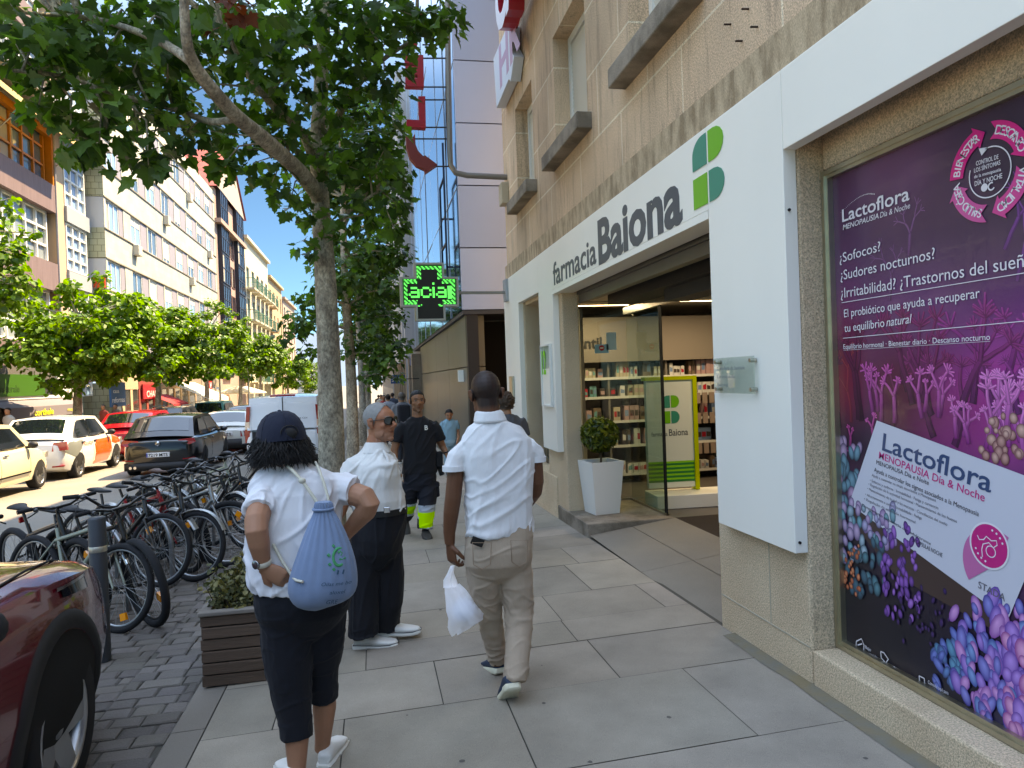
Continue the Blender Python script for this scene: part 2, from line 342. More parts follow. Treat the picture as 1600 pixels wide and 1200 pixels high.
M_glassc=glass('shop_glass',(215,228,222),.10)
M_mort=mk('white_mortar','b5aa96',.9)
PB=empty('pharmacy_building',(2.215,6,0),0,'granite building with white shop cladding and pharmacy entrance on the right','building'); O_=(2.215,6,0)
# upper wall; windows far -> near (first two rows) ; U runs along -Y so the outward normal is -X
YT=11.5; WIN=[(9.35,10.45),(6.95,8.2),(4.5,5.75),(1.6,2.9),(-1.2,.1)]
ops=[]
for z0,z1 in ((4.27,5.62),(7.45,8.8)):
    for y0,y1 in WIN: ops.append((YT-y1,YT-y0,z0-3.47,z1-3.47))
b=MB(); facade(b,(2.215,YT,3.47),(0,-1,0),(0,0,1),16,8.6,ops,.2)
# far end wall, roof slab
b.quad((2.215,YT,0),(9,YT,0),(9,YT,12.07),(2.215,YT,12.07)); b.quad((9,-4.5,-.3),(9,-4.5,12.07),(9,YT,12.07),(9,YT,-.3)); b.quad((2.215,-4.5,-.3),(2.215,-4.5,12.07),(9,-4.5,12.07),(9,-4.5,-.3))
b.build('wall',M_gran,PB,O_)
b=MB(); b.box(2.0,9.1,-4.6,YT+.1,12.075,12.35); b.build('roof',M_gsill,PB,O_)
b=MB(); b.box(2.18,2.5,-4.5,YT-.003,3.235,3.466); b.build('string_course',M_gdirty,PB,O_)
for z0,z1 in ((4.27,5.62),(7.45,8.8)):
    for y0,y1 in WIN:
        w=MB(); x=2.40
        w.box(x,x+.06,y0+.001,y0+.07,z0,z1-.001); w.box(x,x+.06,y1-.07,y1-.001,z0,z1-.001); w.box(x,x+.06,y0+.07,y1-.07,z1-.09,z1-.001); w.box(x,x+.06,y0+.07,y1-.07,z0,z0+.05)
        wo=w.build('window',M_pvc,PB,O_)
        s=MB(); n=int((z1-z0-.14)/.05)
        for i in range(n):
            zz=z0+.05+i*.05; s.add([(x+.03,y0+.07,zz),(x+.03,y1-.07,zz),(x+.018,y0+.07,zz+.044),(x+.018,y1-.07,zz+.044),(x+.03,y0+.07,zz+.05),(x+.03,y1-.07,zz+.05)],[(0,2,3,1),(2,4,5,3)])
        so_=s.build('shutter',M_shut,wo,O_)
        s=MB(); s.bbox(2.06,2.40,y0-.13,y1+.13,z0-.17,z0-.004,.012); s.build('sill',M_gsill,PB,O_)
for px,py in ((1170,14),(1142,38),(1184,42),(1160,64)):
    p=onX(px,py,2.215); s=MB(); s.tube([p,p+Vector((-.045,0,-.003))],.006,6); s.build('iron_peg',mk('rust','3a2a22',.8),PB,O_)
# ground floor stone: pillars and plinths
def stone(name,x0,x1,y0,y1,z0,z1,m=M_gplain,bv=.018):
    s=MB(); s.bbox(x0,x1,y0,y1,z0,z1,bv); return s.build(name,m,PB,O_)
stone('pillar',2.215,2.75,3.42,4.43,-.25,3.23); 
s=MB(); s.box(2.2115,2.216,3.43,4.41,.196,.203); s.box(2.2115,2.216,3.803,3.809,.203,.7); s.build('joint',M_mort,PB,O_)
stone('pillar',2.215,2.42,8.2,9.1,-.25,3.23); stone('pillar',2.215,2.55,10.35,11.49,-.25,3.23)
stone('plinth',2.20,2.46,7.42+1.25,10.34,-.25,.42,M_gplain,.01)
stone('lintel',2.24,2.5,9.1,10.35,2.72,3.23); stone('lintel',2.36,2.6,-4.5,3.415,2.7,3.23)
stone('window_sill',2.215,2.6,-4.5,3.412,-.25,.192,M_gplain,.012)
stone('lintel',2.36,2.6,4.435,8.195,2.95,3.23)
# white cladding panels
def panel(y0,y1,z0,z1,x0=2.14,x1=2.2145): 
    s=MB(); s.bbox(x0,x1,y0,y1,z0,z1,.003); return s.build('cladding_panel',M_white,PB,O_)
panel(3.42,4.272,.703,3.225); panel(4.276,6.98,2.70,3.225); panel(6.984,8.325,2.70,3.225); panel(8.33,9.055,.765,3.225); panel(9.06,10.36,2.76,3.225); panel(10.364,11.48,.3,3.225)
panel(-.4,3.416,2.812,3.225); panel(-4.5,-.404,2.812,3.225)
s=MB(); s.box(2.139,2.36,4.28,8.32,2.645,2.697); s.build('sign_trim',M_white,PB,O_)
for (y,z) in ((3.4155,.76),(3.4155,2.5)):
    s=MB(); s.tube([(2.165,y+.004,z),(2.165,y-.004,z)],.008,8); s.build('screw',M_dark,PB,O_)
# small far shop window
w=MB(); w.box(2.45,2.5,9.13,9.19,.43,2.71); w.box(2.45,2.5,10.27,10.33,.43,2.71); w.box(2.45,2.5,9.19,10.27,.43,.49); w.box(2.45,2.5,9.19,10.27,2.66,2.71)
wo=w.build('window',M_steel,PB,O_); w=MB(); w.quad((2.475,10.27,.49),(2.475,9.19,.49),(2.475,9.19,2.66),(2.475,10.27,2.66)); w.build('glass',glass('mirror_glass',(90,110,100),.35),wo,O_)
# entrance: platform, ramp, threshold
s=MB(); s.bbox(2.2,3.2,7.42,8.66,-.2,.078,.012); s.build('step',M_gsill,PB,O_)
s=MB()
for i,(xa,xb) in enumerate(((2.222,2.7),(2.706,3.2),(3.2,4.4))):
    za,zb=[lerp(gz(2.2,6),.078,min(1,(q-2.222)/.978)) for q in (xa,xb)]
    for ya,yb in ((4.44,5.9),(5.906,7.41)): s.add([(xa,ya,za),(xb,ya,zb),(xb,yb,zb),(xa,yb,za)],[(0,1,2,3)],1 if i==2 else 0)
s.build('entrance_ramp',[M_slab if False else mk('ramp_granite','7d766c',.85,speck=.22,ss=300,var=.1,vs=2),mk('door_mat','2b211c',.95,bump=.5,bs=300)],PB,O_)
# roller shutter box under the sign
s=MB(); s.box(2.40,2.75,4.44,8.19,2.62,2.66)
for i in range(5): s.box(2.42+.05*i,2.445+.05*i,4.44,8.19,2.52+.012*i,2.618)
s.build('roller_shutter',mk('shutter_metal','6f6c66',.45,.7,var=.1),PB,O_)
s=MB(); s.box(2.78,3.25,4.44,8.19,2.5,2.66); s.box(2.9,3.16,5.2,6.8,2.38,2.5); s.build('ceiling_track',mk('track_dark','34322f',.6,.3),PB,O_)
# entrance glazing
zb=.082
s=MB(); s.box(2.425,2.455,8.655,8.685,zb,2.5); s.build('mullion',M_steel,PB,O_)
s=MB(); s.box(2.56,2.60,8.652,8.688,zb,2.5); s.build('mullion',M_steel,PB,O_)
s=MB(); s.box(3.16,3.175,7.535,7.55,zb,2.5); s.build('mullion',mk('black_rubber_seal','15191a',.5),PB,O_); s=MB(); s.box(3.16,3.175,7.585,7.595,zb,2.5); s.build('mullion',MATS['black_rubber_seal'],PB,O_)
s=MB(); s.quad((2.46,8.67,zb),(2.56,8.67,zb),(2.56,8.67,2.5),(2.46,8.67,2.5)); s.quad((2.6,8.67,zb),(3.17,8.67,zb),(3.17,8.67,2.5),(2.6,8.67,2.5)); s.build('glass_panel',M_glassc,PB,O_)
s=MB(); s.quad((3.1675,8.66,zb),(3.1675,7.6,zb),(3.1675,7.6,2.5),(3.1675,8.66,2.5)); s.build('glass_panel',glass('green_glass',(190,216,204),.09),PB,O_)
for q in ((3.15,3.19,7.535,8.66,zb-.004,zb+.02),(2.46,3.149,8.655,8.685,zb-.004,zb+.02),(3.14,3.2,4.44,8.68,2.42,2.5)): s=MB(); s.box(*q); s.build('door_rail',M_steel,PB,O_)
# interior shell
M_wallin=mk('warm_wall','a39a90',.8); 
s=MB(); s.quad((2.5,4.4,2.66),(8.9,4.4,2.66),(8.9,11.4,2.66),(2.5,11.4,2.66)); s.build('ceiling',mk('shop_ceiling','b8b2aa',.8),PB,O_)
s=MB(); s.quad((2.45,11.35,0),(8.9,11.35,0),(8.9,11.35,2.66),(2.45,11.35,2.66)); s.quad((8.85,4,0),(8.85,11.4,0),(8.85,11.4,2.66),(8.85,4,2.66)); s.quad((2.5,4.42,0),(8.9,4.42,0),(8.9,4.42,2.66),(2.5,4.42,2.66)); s.build('interior_wall',M_wallin,PB,O_)
s=MB(); s.quad((2.46,8.7,.06),(8.9,8.7,.06),(8.9,11.4,.06),(2.46,11.4,.06)); s.quad((4.4,4.4,.07),(8.9,4.4,.07),(8.9,8.7,.07),(4.4,8.7,.07)); s.quad((3.2,7.42,.069),(4.4,7.42,.069),(4.4,8.7,.069),(3.2,8.7,.069)); s.build('shop_floor',mk('shop_floor','57504a',.4,var=.1),PB,O_)
s=MB(); s.text('infantil',frameM((2.72,10.02,2.06),(1,0,0),(0,0,1)),h=.16,ext=.004,bold=.02); s.build('wall_lettering',mk('dark_letter','262626',.5),PB,O_)
s=MB(); s.box(2.5,8.8,10.03,10.06,1.85,2.5); s.build('header_board',mk('beige_board','7a7066',.7),PB,O_)
# real lit ceiling strip of the shop, then strips added to brighten the interior
for i,(x,y) in enumerate(((4.55,9.0),(4.3,7.0),(3.0,9.4))):
    t=empty('ceiling_lamp',(x,y,2.655),0,['slim lit ceiling lamp inside the pharmacy doorway','lit ceiling lamp deep inside the pharmacy','lit ceiling lamp over the pharmacy display window'][i],'lamp','shop ceiling lamps')
    s=MB(); s.box(-.5,.5,-.05,.05,-.045,-.006); s.build('housing',M_white,t); s=MB(); s.quad((-.48,-.04,-.047),(-.48,.04,-.047),(.48,.04,-.047),(.48,-.04,-.047)); s.build('diffuser',mk('lamp_glow',(255,240,215),.5,emit=.9),t)
    ld=bpy.data.lights.new('lamp_light','AREA'); ld.shape='RECTANGLE'; ld.size=.9; ld.size_y=.08; ld.energy=3.0; ld.color=(1,.94,.86); lo=bpy.data.objects.new('lamp_light',ld); COL.objects.link(lo); lo.location=(0,0,-.06); lo.parent=t
# shelving with products
SH=empty('shop_shelving',(5.6,10.2,.06),0,'long wall shelving of boxed products inside the pharmacy','shelving'); so3=(5.6,10.2,.06)
M_shelf=mk('shelf_grey','6d675f',.5); zs=[.2,.62,.98,1.34,1.62]
s=MB(); s.box(2.5,8.8,10.44,10.48,.06,1.84); s.build('back_panel',mk('shelf_back','4f463d',.7),SH,so3)
for z in zs: s=MB(); s.box(2.5,8.8,10.1,10.44,z-.025,z); s.build('shelf',M_shelf,SH,so3)
for x in (2.5,3.4,4.3,5.2,6.1): s=MB(); s.box(x-.015,x+.015,10.098,10.438,.06,1.84); s.build('upright',M_shelf,SH,so3)
pal=[mk('box_'+n,c,.5) for n,c in (('red','b01c30'),('white','c9c6c0'),('pink','b08c8a'),('teal','5a8f90'),('brown','75604f'),('blue','6a82a0'),('dark','3f3531'),('cream','b3a68f'))]
bx=[MB() for _ in pal]; lbl=[MB() for _ in pal]
for zi,z in enumerate(zs):
    x=2.56
    while x<6.0:
        w=random.uniform(.05,.085); hgt=random.uniform(.12,.24); k=random.choice([0,0,0,1,2,3]) if x<3.15 and zi in (2,3) else random.choice([1,1,1,2,4,6,7,5])
        run=random.randint(1,4)
        for _ in range(run):
            if x+w<6.0 and all(abs(x+w/2-q)>w/2+.02 for q in (2.5,3.4,4.3,5.2)): yf=10.12+random.uniform(0,.05); bx[k].box(x,x+w-.008,yf,10.3,z+.001,z+hgt); k2=random.choice([0,3,5,6,1,2]); lbl[k2].quad((x+.006,yf-.002,z+hgt*.3),(x+w-.014,yf-.002,z+hgt*.3),(x+w-.014,yf-.002,z+hgt*random.uniform(.55,.85)),(x+.006,yf-.002,z+hgt*.7))
            x+=w
        x+=random.uniform(0,.09)
for z in zs: q=MB(); q.box(2.52,8.75,10.09,10.098,z-.03,z+.008); q.build('price_strip',mk('strip','c9c6bf',.5),SH,so3)
for k,mb in enumerate(lbl):
    if mb.v: tag(mb.build('product_label',pal[k]),'printed label patches on the product boxes of the pharmacy shelving','labels',kind='stuff')
names=['red','white','pink','teal','brown','blue','dark','cream']
for k,mb in enumerate(bx):
    o=mb.build('product_box',pal[k]); tag(o,'many small %s product boxes lined up on the pharmacy shelving'%names[k],'boxes',kind='stuff')
# hanging packets grid (right part seen through the door)
s=MB()
for z in (.5,.95,1.25):
    for i in range(16): x=4.05+i*.11; s.box(x,x+.075,10.0,10.03,z-.06,z+.1)
o=s.build('hanging_packet',mk('packet','8c7a70',.3)); tag(o,'blister packets hanging in rows before the pharmacy shelving','packets',kind='stuff')
# ---------------------------------------------------------------- pharmacy lettering, signs and things by the door
M_ltr=mk('sign_grey','4c5257',.45); M_gr1=mk('sign_green','62b22c',.4); M_gr2=mk('sign_teal','1e8a72',.4)
SG=empty('shop_sign',(2.139,6,2.95),0,'pharmacy name in grey letters with green emblem on the white fascia','sign'); sg=(2.139,6,2.95)
def wallM(y,z,x): return frameM((x,y,z),(0,-1,0),(0,0,1))   # reads along -Y, faces the street
def fitY(pxl,pxr,X): return onX(*pxl,X),onX(*pxr,X)
a,c=onX(865,446,2.14),onX(932,409,2.14); s=MB(); s.text('farmacia',wallM(a.y,a.z,2.1385),h=.27,w=a.y-c.y,ext=.002,bold=.012); s.build('lettering',M_ltr,SG,sg)
a,c=onX(936,412,2.14),onX(1067,345,2.14); s=MB(); s.text('Baiona',wallM(a.y,a.z,2.1385),h=.41,w=a.y-c.y,ext=.002,bold=.03); s.build('lettering',M_ltr,SG,sg)
def emblem(yl,yr,zt,zbm,x,t,parent,org,d=-1,yz=True):
    # four pieces of a B: top-left (round top-left), top-right (round right), low-left square, low-right (round right)
    W=abs(yr-yl); g=.06*W; hw=(W-g)/2; Hh=zt-zbm; gh=.12*Hh; hh=(Hh-gh)/2; n=8
    def arc(cx,cz,r,rz,a0,a1): return [(cx+r*math.cos(R(lerp(a0,a1,i/n))),cz+rz*math.sin(R(lerp(a0,a1,i/n)))) for i in range(n+1)]
    tl=[(0,zbm+hh+gh),(hw,zbm+hh+gh),(hw,zt)]+arc(hw*.75,zt-hh*.55,hw*.75,hh*.55,90,180)
    trr=[(hw+g,zbm+hh+gh)]+arc(hw+g+hw*.35,zbm+hh+gh+hh*.5,hw*.65,hh*.5,-90,90)+[(hw+g,zt)]
    bl=[(0,zbm),(hw,zbm),(hw,zbm+hh),(0,zbm+hh)]
    brr=[(hw+g,zbm)]+arc(hw+g+hw*.35,zbm+hh*.5,hw*.65,hh*.5,-90,90)+[(hw+g,zbm+hh)]
    for poly,m in ((tl,M_gr2),(trr,M_gr1),(bl,M_gr1),(brr,M_gr2)):
        s=MB(); 
        if yz: MM=frameM((x,yl,0),(0,-1,0),(0,0,1))
        else: MM=frameM((yl,x,0),(1,0,0),(0,0,1))
        s.prism(poly,0,t,0,MM); s.build('emblem_piece',m,parent,org)
a,c=onX(1082,233,2.14),onX(1133,205,2.14); z0=onX(1083,330,2.14).z
emblem(a.y,onX(1133,290,2.14).y,onX(1083,222,2.14).z,z0,2.1385,.003,SG,sg)
# acrylic plaque
pa,pb=onX(1117,560,2.115),onX(1181,610,2.115)
PQ=empty('acrylic_plaque',((2.115),(pa.y+pb.y)/2,(pa.z+pb.z)/2),0,'clear acrylic name plaque on steel studs on the white pillar','plaque'); po=PQ.location[:]
y1,y0,z1,z0=pa.y,pb.y,pa.z,pb.z-.02
s=MB(); s.bbox(2.105,2.113,y0,y1,z0,z1,.002); s.build('plate',glass('acrylic',(240,245,242),.06),PQ,po)
for y in (y0+.03,y1-.03):
    for z in (z0+.025,z1-.025): s=MB(); s.tube([(2.139,y,z),(2.098,y,z)],.012,12); s.build('stud',M_steel,PQ,po)
for i,t in enumerate(('Conselleria de Sanidade','Licenciada','Baiona')): s=MB(); s.text(t,wallM(y1-.045,z1-.075-i*.05,2.104),h=.024,w=(.34,.22,.13)[i],ext=.0005); s.build('lettering',mk('pale_letter','7f8684',.4),PQ,po)
# night hatch with hours on far pillar, and little intercom
pa,pb=onX(845,540,2.12),onX(863,636,2.12)
HP=empty('hours_panel',(2.12,(pa.y+pb.y)/2,(pa.z+pb.z)/2),0,'framed glass hours panel with green figure twelve on white pillar','sign'); ho=HP.location[:]
y1,y0,z1,z0=pa.y,pb.y,pa.z,pb.z
s=MB()
for q in ((y0,y1,z1-.02,z1),(y0,y1,z0,z0+.02),(y0,y0+.02,z0+.02,z1-.02),(y1-.02,y1,z0+.02,z1-.02)): s.box(2.105,2.138,*q)
s.build('frame',M_pvc,HP,ho); s=MB(); s.box(2.122,2.1375,y0+.021,y1-.021,z0+.021,z1-.3); s.build('flap',M_white,HP,ho)
s=MB(); s.box(2.13,2.1375,y0+.021,y1-.021,z1-.299,z1-.021); s.build('pane',mk('pane_pale','b9c7bd',.05,spec=.8),HP,ho)
s=MB(); s.text('12',wallM(y1-.03,z1-.36,2.118),h=.3,w=.2,ext=.001,bold=.02); s.build('lettering',mk('lime','6cd21c',.5),HP,ho)
pa,pb=onX(796,588,2.12),onX(803,626,2.12); s=MB(); s.bbox(2.11,2.139,pb.y,pa.y,pb.z,pa.z,.006); s.box(2.106,2.11,pb.y+.04,pa.y-.04,pb.z+.1,pa.z-.04); tag(s.build('door_intercom',M_steel),'small steel intercom plate on the farthest white pillar','intercom')
# planter with clipped ball tree
px0=onG(946,803,.145); bx_,by_=px0.x,px0.y+.12
TP=empty('white_planter',(bx_,by_,.079),R(8),'tall tapered white square planter on the pharmacy step','planter')
def sq(h,z): return [(-h,-h,z),(h,-h,z),(h,h,z),(-h,h,z)]
s=MB(); s.loft([sq(.15,0),sq(.2,.6)],sm=False,caps=False); s.loft([sq(.2,.6),sq(.178,.6),sq(.17,.54)],sm=False,caps=False); s.quad(*sq(.15,.002)); s.build('pot',mk('white_plastic','e6e6e0',.35),TP); s=MB(); s.quad(*sq(.171,.54)); s.build('soil',mk('soil','2a211a',.95),TP)
BT=empty('ball_tree',(bx_,by_,.619),0,'small clipped ball tree with glossy leaves in the white planter','tree')
s=MB(); s.tube([(0,0,-.07),(.01,0,.1),(-.008,.01,.22)],[.016,.013,.012],8); s.tube([(-.008,.01,.2),(-.06,.02,.36)],.008,6); s.tube([(-.005,.01,.2),(.07,-.03,.34)],.008,6); s.build('trunk',mk('thin_bark','5a4a38',.9),BT)
s=MB()
for i in range(1500):
    d=Vector(RS.normal(size=3)); d.normalize(); r=.215*random.uniform(.55,1.06)**.6; c=Vector((d.x*r,d.y*r,.36+d.z*r*.92)); n=(d+Vector(RS.normal(size=3))*.6).normalized(); u=n.orthogonal().normalized(); u.rotate(Matrix.Rotation(random.uniform(0,6.3),3,n)); v=n.cross(u); l=random.uniform(.03,.05)
    s.add([c-u*l,c+v*l*.35+n*.004,c+u*l,c-v*l*.35+n*.004],[(0,1,2,3)])
s.build('crown',mk('ball_leaf','31501c',.35,island=.5,col2='6a6d1e',translu=.3),BT)
# display stand behind the glass
DS=empty('display_stand',(3.53,8.25,.07),R(-4),'white display stand with lime frame and green stripes behind the glass','display'); 
M_lime=mk('lime_frame','b4bd0e',.45); w,h0,h1,t=.29,.2,1.55,.12
s=MB(); s.bbox(-.30,.95,-.35,.12,0,.16,.008); s.build('base',M_white,DS)
s=MB(); s.box(-w,w,-.03,.05,h0,h1-.045); s.build('panel',mk('stand_white','d9dcd2',.5),DS)
s=MB(); s.box(-w-.02,w+.05,-.055,.09,h1-.045,h1); s.box(w,w+.05,-.055,.09,.165,h1-.045); s.build('frame',M_lime,DS)
s=MB()
for i in range(5): s.box(-w,w-.003,-.034,-.03,.27+i*.05,.297+i*.05)
s.build('stripes',mk('stripe_green','0c7a3a',.5),DS); s=MB()
for i in range(5): s.box(-w,w-.003,-.0335,-.03,.297+i*.05,.32+i*.05)
s.build('stripes',mk('stripe_lime','78c22b',.5),DS)
emblem(-.1,.12,1.32,.98,-.031,.003,DS,None,yz=False)
s=MB(); s.text('farmacia',frameM((-.24,-.031,.83),(1,0,0),(0,0,1)),h=.055,w=.2,ext=.001); s.text('Baiona',frameM((-.02,-.031,.83),(1,0,0),(0,0,1)),h=.085,w=.24,ext=.001,bold=.01); s.build('lettering',M_ltr,DS)
# door sticker notices on glass
for (px,py,w,h,c,lab) in ((940,545,.18,.11,'7fb3c8','small blue no entry notice stuck on the entrance glass'),(955,533,.13,.22,'a9c4cf','pale blue paper notice stuck on the entrance glass')):
    p=onY(px,py,8.66); s=MB(); s.box(p.x-w/2,p.x+w/2,8.655,8.66,p.z-h/2,p.z+h/2)
    if w>.15: s.tube([(p.x,8.655,p.z+.01),(p.x,8.653,p.z+.01)],.035,16,1); s.box(p.x-.022,p.x+.022,8.651,8.653,p.z+.003,p.z+.017,2)
    tag(s.build('glass_notice',[mk('notice'+c,c,.5),mk('notice_red','c22a2a',.5),M_white]),lab,'notice')
# ---- green LED cross
cc=onY(671.5,456,11.0); u=.0097; LC=empty('pharmacy_cross',cc,R(3),'green lit pharmacy cross on a bracket above the sidewalk','sign')
Wc,a_=.44,.225
cross=[(-a_,-Wc),(a_,-Wc),(a_,-a_),(Wc,-a_),(Wc,a_),(a_,a_),(a_,Wc),(-a_,Wc),(-a_,a_),(-Wc,a_),(-Wc,-a_),(-a_,-a_)]
MC=frameM((0,0,0),(1,0,0),(0,0,1),(0,-1,0))
s=MB(); s.prism(cross,-.16,0,0,MC); 
def ring(poly,d): 
    out=[]
    for x,y in poly: out.append((x-math.copysign(d,x),y-math.copysign(d,y)))
    return out
inn=ring(cross,.03); n=12
s.add([(x,y,0) for x,y in cross]+[(x,y,.03) for x,y in cross]+[(x,y,.03) for x,y in inn]+[(x,y,.004) for x,y in inn],[(i,(i+1)%n,n+(i+1)%n,n+i) for i in range(n)]+[(n+i,n+(i+1)%n,2*n+(i+1)%n,2*n+i) for i in range(n)]+[(2*n+i,2*n+(i+1)%n,3*n+(i+1)%n,3*n+i) for i in range(n)],0,False,MC)
s.build('housing',mk('cross_housing','a9a9a2',.35,.6),LC)
s=MB(); s.prism(inn,.001,.006,0,MC); s.build('screen',mk('led_off','232420',.5),LC)
# dots
pit=.0165; G={}
def on(i,j,k=1): G[(i,j)]=k
H_=24
for i in range(-H_,H_+1):
    for j in range(-H_,H_+1):
        x,y=i*pit,j*pit
        if not((abs(x)<a_-.035 and abs(y)<Wc-.035) or (abs(x)<Wc-.035 and abs(y)<a_-.035)): continue
        if abs(x)<a_-.035 and y<-a_: continue
        dx=max(abs(x)-(a_-.035),abs(y)-(Wc-.035)); dy=max(abs(x)-(Wc-.035),abs(y)-(a_-.035)); edge=-min(dx,dy)/pit if not(abs(x)<a_-.035 and abs(y)<a_-.035) else 9
        G.setdefault((i,j),.0)
        if edge<4.2 and not(abs(j)<8 and abs(x)<Wc-.11): on(i,j,1 if ((i+j)%4<2 and edge>1.2) or (edge<1.2 and (i*j)%3) else .35)
gly={'a':['01110','00001','01111','10001','01111'],'c':['01110','10001','10000','10001','01110'],'i':['1','0','1','1','1','1','1'],'|':['11','11','11','11','11','11']}
def put(ch,i0,j0,s_=2):
    g=gly[ch]
    for r,row in enumerate(reversed(g)):
        for q,v in enumerate(row):
            for aa in range(s_):
                for bb in range(s_): G[(i0+q*s_+aa,j0+r*s_+bb)]=1 if v=='1' else 0
for i in range(-19,19):
    for j in range(-6,8): G[(i,j)]=0
put('a',-19,-5); put('c',-8,-5); put('i',3,-5,2); put('a',6,-5); put('|',19-2,-6,2)
lit=MB(); dim=MB()
for (i,j),k in G.items():
    if k<=0: continue
    x,y=i*pit,j*pit; h=pit*.44; (lit if k>.6 else dim).add([(x-h,y-h,.0075),(x+h,y-h,.0075),(x+h,y+h,.0075),(x-h,y+h,.0075)],[(0,1,2,3)],0,False,MC)
lit.build('led_pattern',mk('led_green',(20,255,120),.5,emit=.17),LC); dim.build('led_pattern',mk('led_dim',(5,110,50),.5,emit=.07),LC)
s=MB(); s.box(.441,2.19-cc.x,-.02+.08,.02+.08,-.03,.012); s.build('bracket',mk('bracket_grey','8a8780',.4,.6),LC)
s=MB(); s.bbox(2.1-cc.x,2.215-cc.x,0,.2,-.15,.2,.01); s.build('junction_box',mk('box_grey','9aa0a2',.5),LC)
# ---- hotel sign on bent pole seen from behind (letters mirrored)
YH=11.25; HS=empty('hotel_sign',onY(790,277,YH),0,'red projecting letter sign with arrow on a bent steel pole','sign'); ho=HS.location[:]
P=lambda px,py: onY(px,py,YH)
pt=[P(790,277),P(730,274),P(712,270),P(704,258),P(703,240)]+[P(700,90),P(698,-140)]
pt[0]=Vector((2.23,YH,pt[0].z))
s=MB(); s.tube(pt,.045,10); s.build('pole',mk('pole_steel','8b8680',.4,.7),HS,ho)
s=MB()
for py,l in ((91,662),(136,662),(156,664),(199,664),(217,648),(260,683),(20,662),(70,662)): s.tube([P(701,py),P(l-2,py)],.012,6)
s.tube([P(696,-20),P(697,262)],.008,6); s.build('stay_bar',mk('bar','3b3836',.5,.6),HS,ho)
M_red=mk('sign_red','a81226',.35,coat=.3)
def pl(pix,name,m,t=.14):
    q=[P(*a) for a in pix]; v=[(a.x,YH-t/2,a.z) for a in q]+[(a.x,YH+t/2,a.z) for a in q]; n=len(q); s=MB(); s.add(v,[tuple(range(n)),tuple(range(2*n-1,n-1,-1))]+[(i,n+i,n+(i+1)%n,(i+1)%n) for i in range(n)]); return s.build(name,m,HS,ho)
pl([(632,88),(661,89),(662,138),(633,137),(633,124),(652,125),(652,119),(633,118),(633,106),(652,107),(652,102),(632,101)],'letter',M_red)
pl([(653,153),(664,153),(665,202),(635,200),(635,189),(655,190)],'letter',M_red)
pl([(631,22),(661,22),(661,34),(651,34),(652,70),(642,70),(641,34),(631,34)],'letter',M_red)
arrow=[(634,214),(641,222),(648,211),(649,228),(653,238),(661,246),(664,245),(683,259),(664,272),(663,266),(650,260),(640,248),(635,232)]
pl(arrow,'arrow',mk('arrow_red','7c2f2b',.5))
s=MB(); s.bbox(2.1,2.214,YH-.12,YH+.14,P(780,320).z,P(780,287).z,.01); s.build('junction_box',mk('box_cream','b3ab9a',.5),HS,ho)
# ---- bar sign: pale plate with HR and big letters with red sides
XP=2.06; Q=lambda px,py,X=XP: onX(px,py,X)
WS=empty('wall_sign',(2.21,10,6.3),0,'pale plate and big red sided letters of a shop sign high on the granite','sign'); wo=(2.21,10,6.3)
pix=[(776,169),(771,92),(793,39),(797,42),(797,76),(803,88),(798,127),(795,123)]
q=[Q(*a) for a in pix]; n=len(q); s=MB(); v=[(XP,a.y,a.z) for a in q]+[(2.2,a.y,a.z) for a in q]; s.add(v,[tuple(range(n)),tuple(range(2*n-1,n-1,-1))]+[(i,n+i,n+(i+1)%n,(i+1)%n) for i in range(n)]); s.build('plate',mk('plate_white','c9d3df',.4),WS,wo)
a,c=Q(775,150),Q(797,100); s=MB(); s.text('HR',wallM(q[0].y-.35,6.05,XP-.001),h=.62,w=1.5,ext=.001,bold=.03); s.build('lettering',mk('lilac','b58aa5',.4),WS,wo)
s=MB(); s.text('CAM',wallM(q[4].y+.05,6.42,1.985),h=.95,w=2.3,ext=.105,bold=.035); 
# front faces pale, sides red
o=s.build('letters',[mk('letter_face','d6d9e6',.35),M_red],WS,wo)
for p in o.data.polygons:
    if abs(p.normal.x)<.5: p.material_index=1
# ---- office block of silver panels beyond, with mirrored street front
OB=empty('office_building',(1.75,13.8,0),0,'modern office block with silver panels and mirror glass front','building'); oo=(1.75,13.8,0)
M_silver=mk('silver_panel','a3b2ca',.4,.2,var=.03,vs=.8,bump=.05,bs=60)
M_perf=mk('perforated_silver','98a7bf',.5,.15,speck=.12,ss=90)
zz=[3.0,4.2,5.4,6.6,7.8,9.0,10.2,11.4,12.6,13.6]
for i,(a,c) in enumerate(zip(zz,zz[1:])):
    s=MB(); s.box(1.755,6,13.8,13.9,a+.012,c-.012); s.build('facade_panel',M_perf if i%3==1 else M_silver,OB,oo)
s=MB(); s.box(1.8,6,13.91,31,3,13.6); s.build('core',mk('joint_dark','1b1b1d',.8),OB,oo)
M_mirror=mk('mirror_front','d3dfea',.07,1,bump=.02,bs=.6,bd=.05)
s=MB()
for y0,y1 in zip([13.91+i*1.9 for i in range(9)],[13.905+(i+1)*1.9 for i in range(9)]):
    t=random.uniform(-.01,.01)
    s.add([(1.75,y0,3.0),(1.75+t,y1,3.0),(1.75+t,y1,13.6),(1.75,y0,13.6)],[(0,3,2,1)])
s.build('mirror_glass',M_mirror,OB,oo)
s=MB()
for i in range(1,9): s.box(1.742,1.752,13.9+i*1.9-.012,13.9+i*1.9+.012,3,13.6)
for z in (5.4,7.8,10.2): s.box(1.743,1.7525,13.92,31,z-.01,z+.01)
s.build('mullion',mk('mull_blue','b5c4d2',.4,.5),OB,oo)
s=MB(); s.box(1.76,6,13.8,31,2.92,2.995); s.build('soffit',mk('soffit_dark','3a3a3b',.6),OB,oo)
M_olive=mk('olive_metal','6b6a60',.4,.35,var=.08,vs=.5,stretch=(1,3,.4))
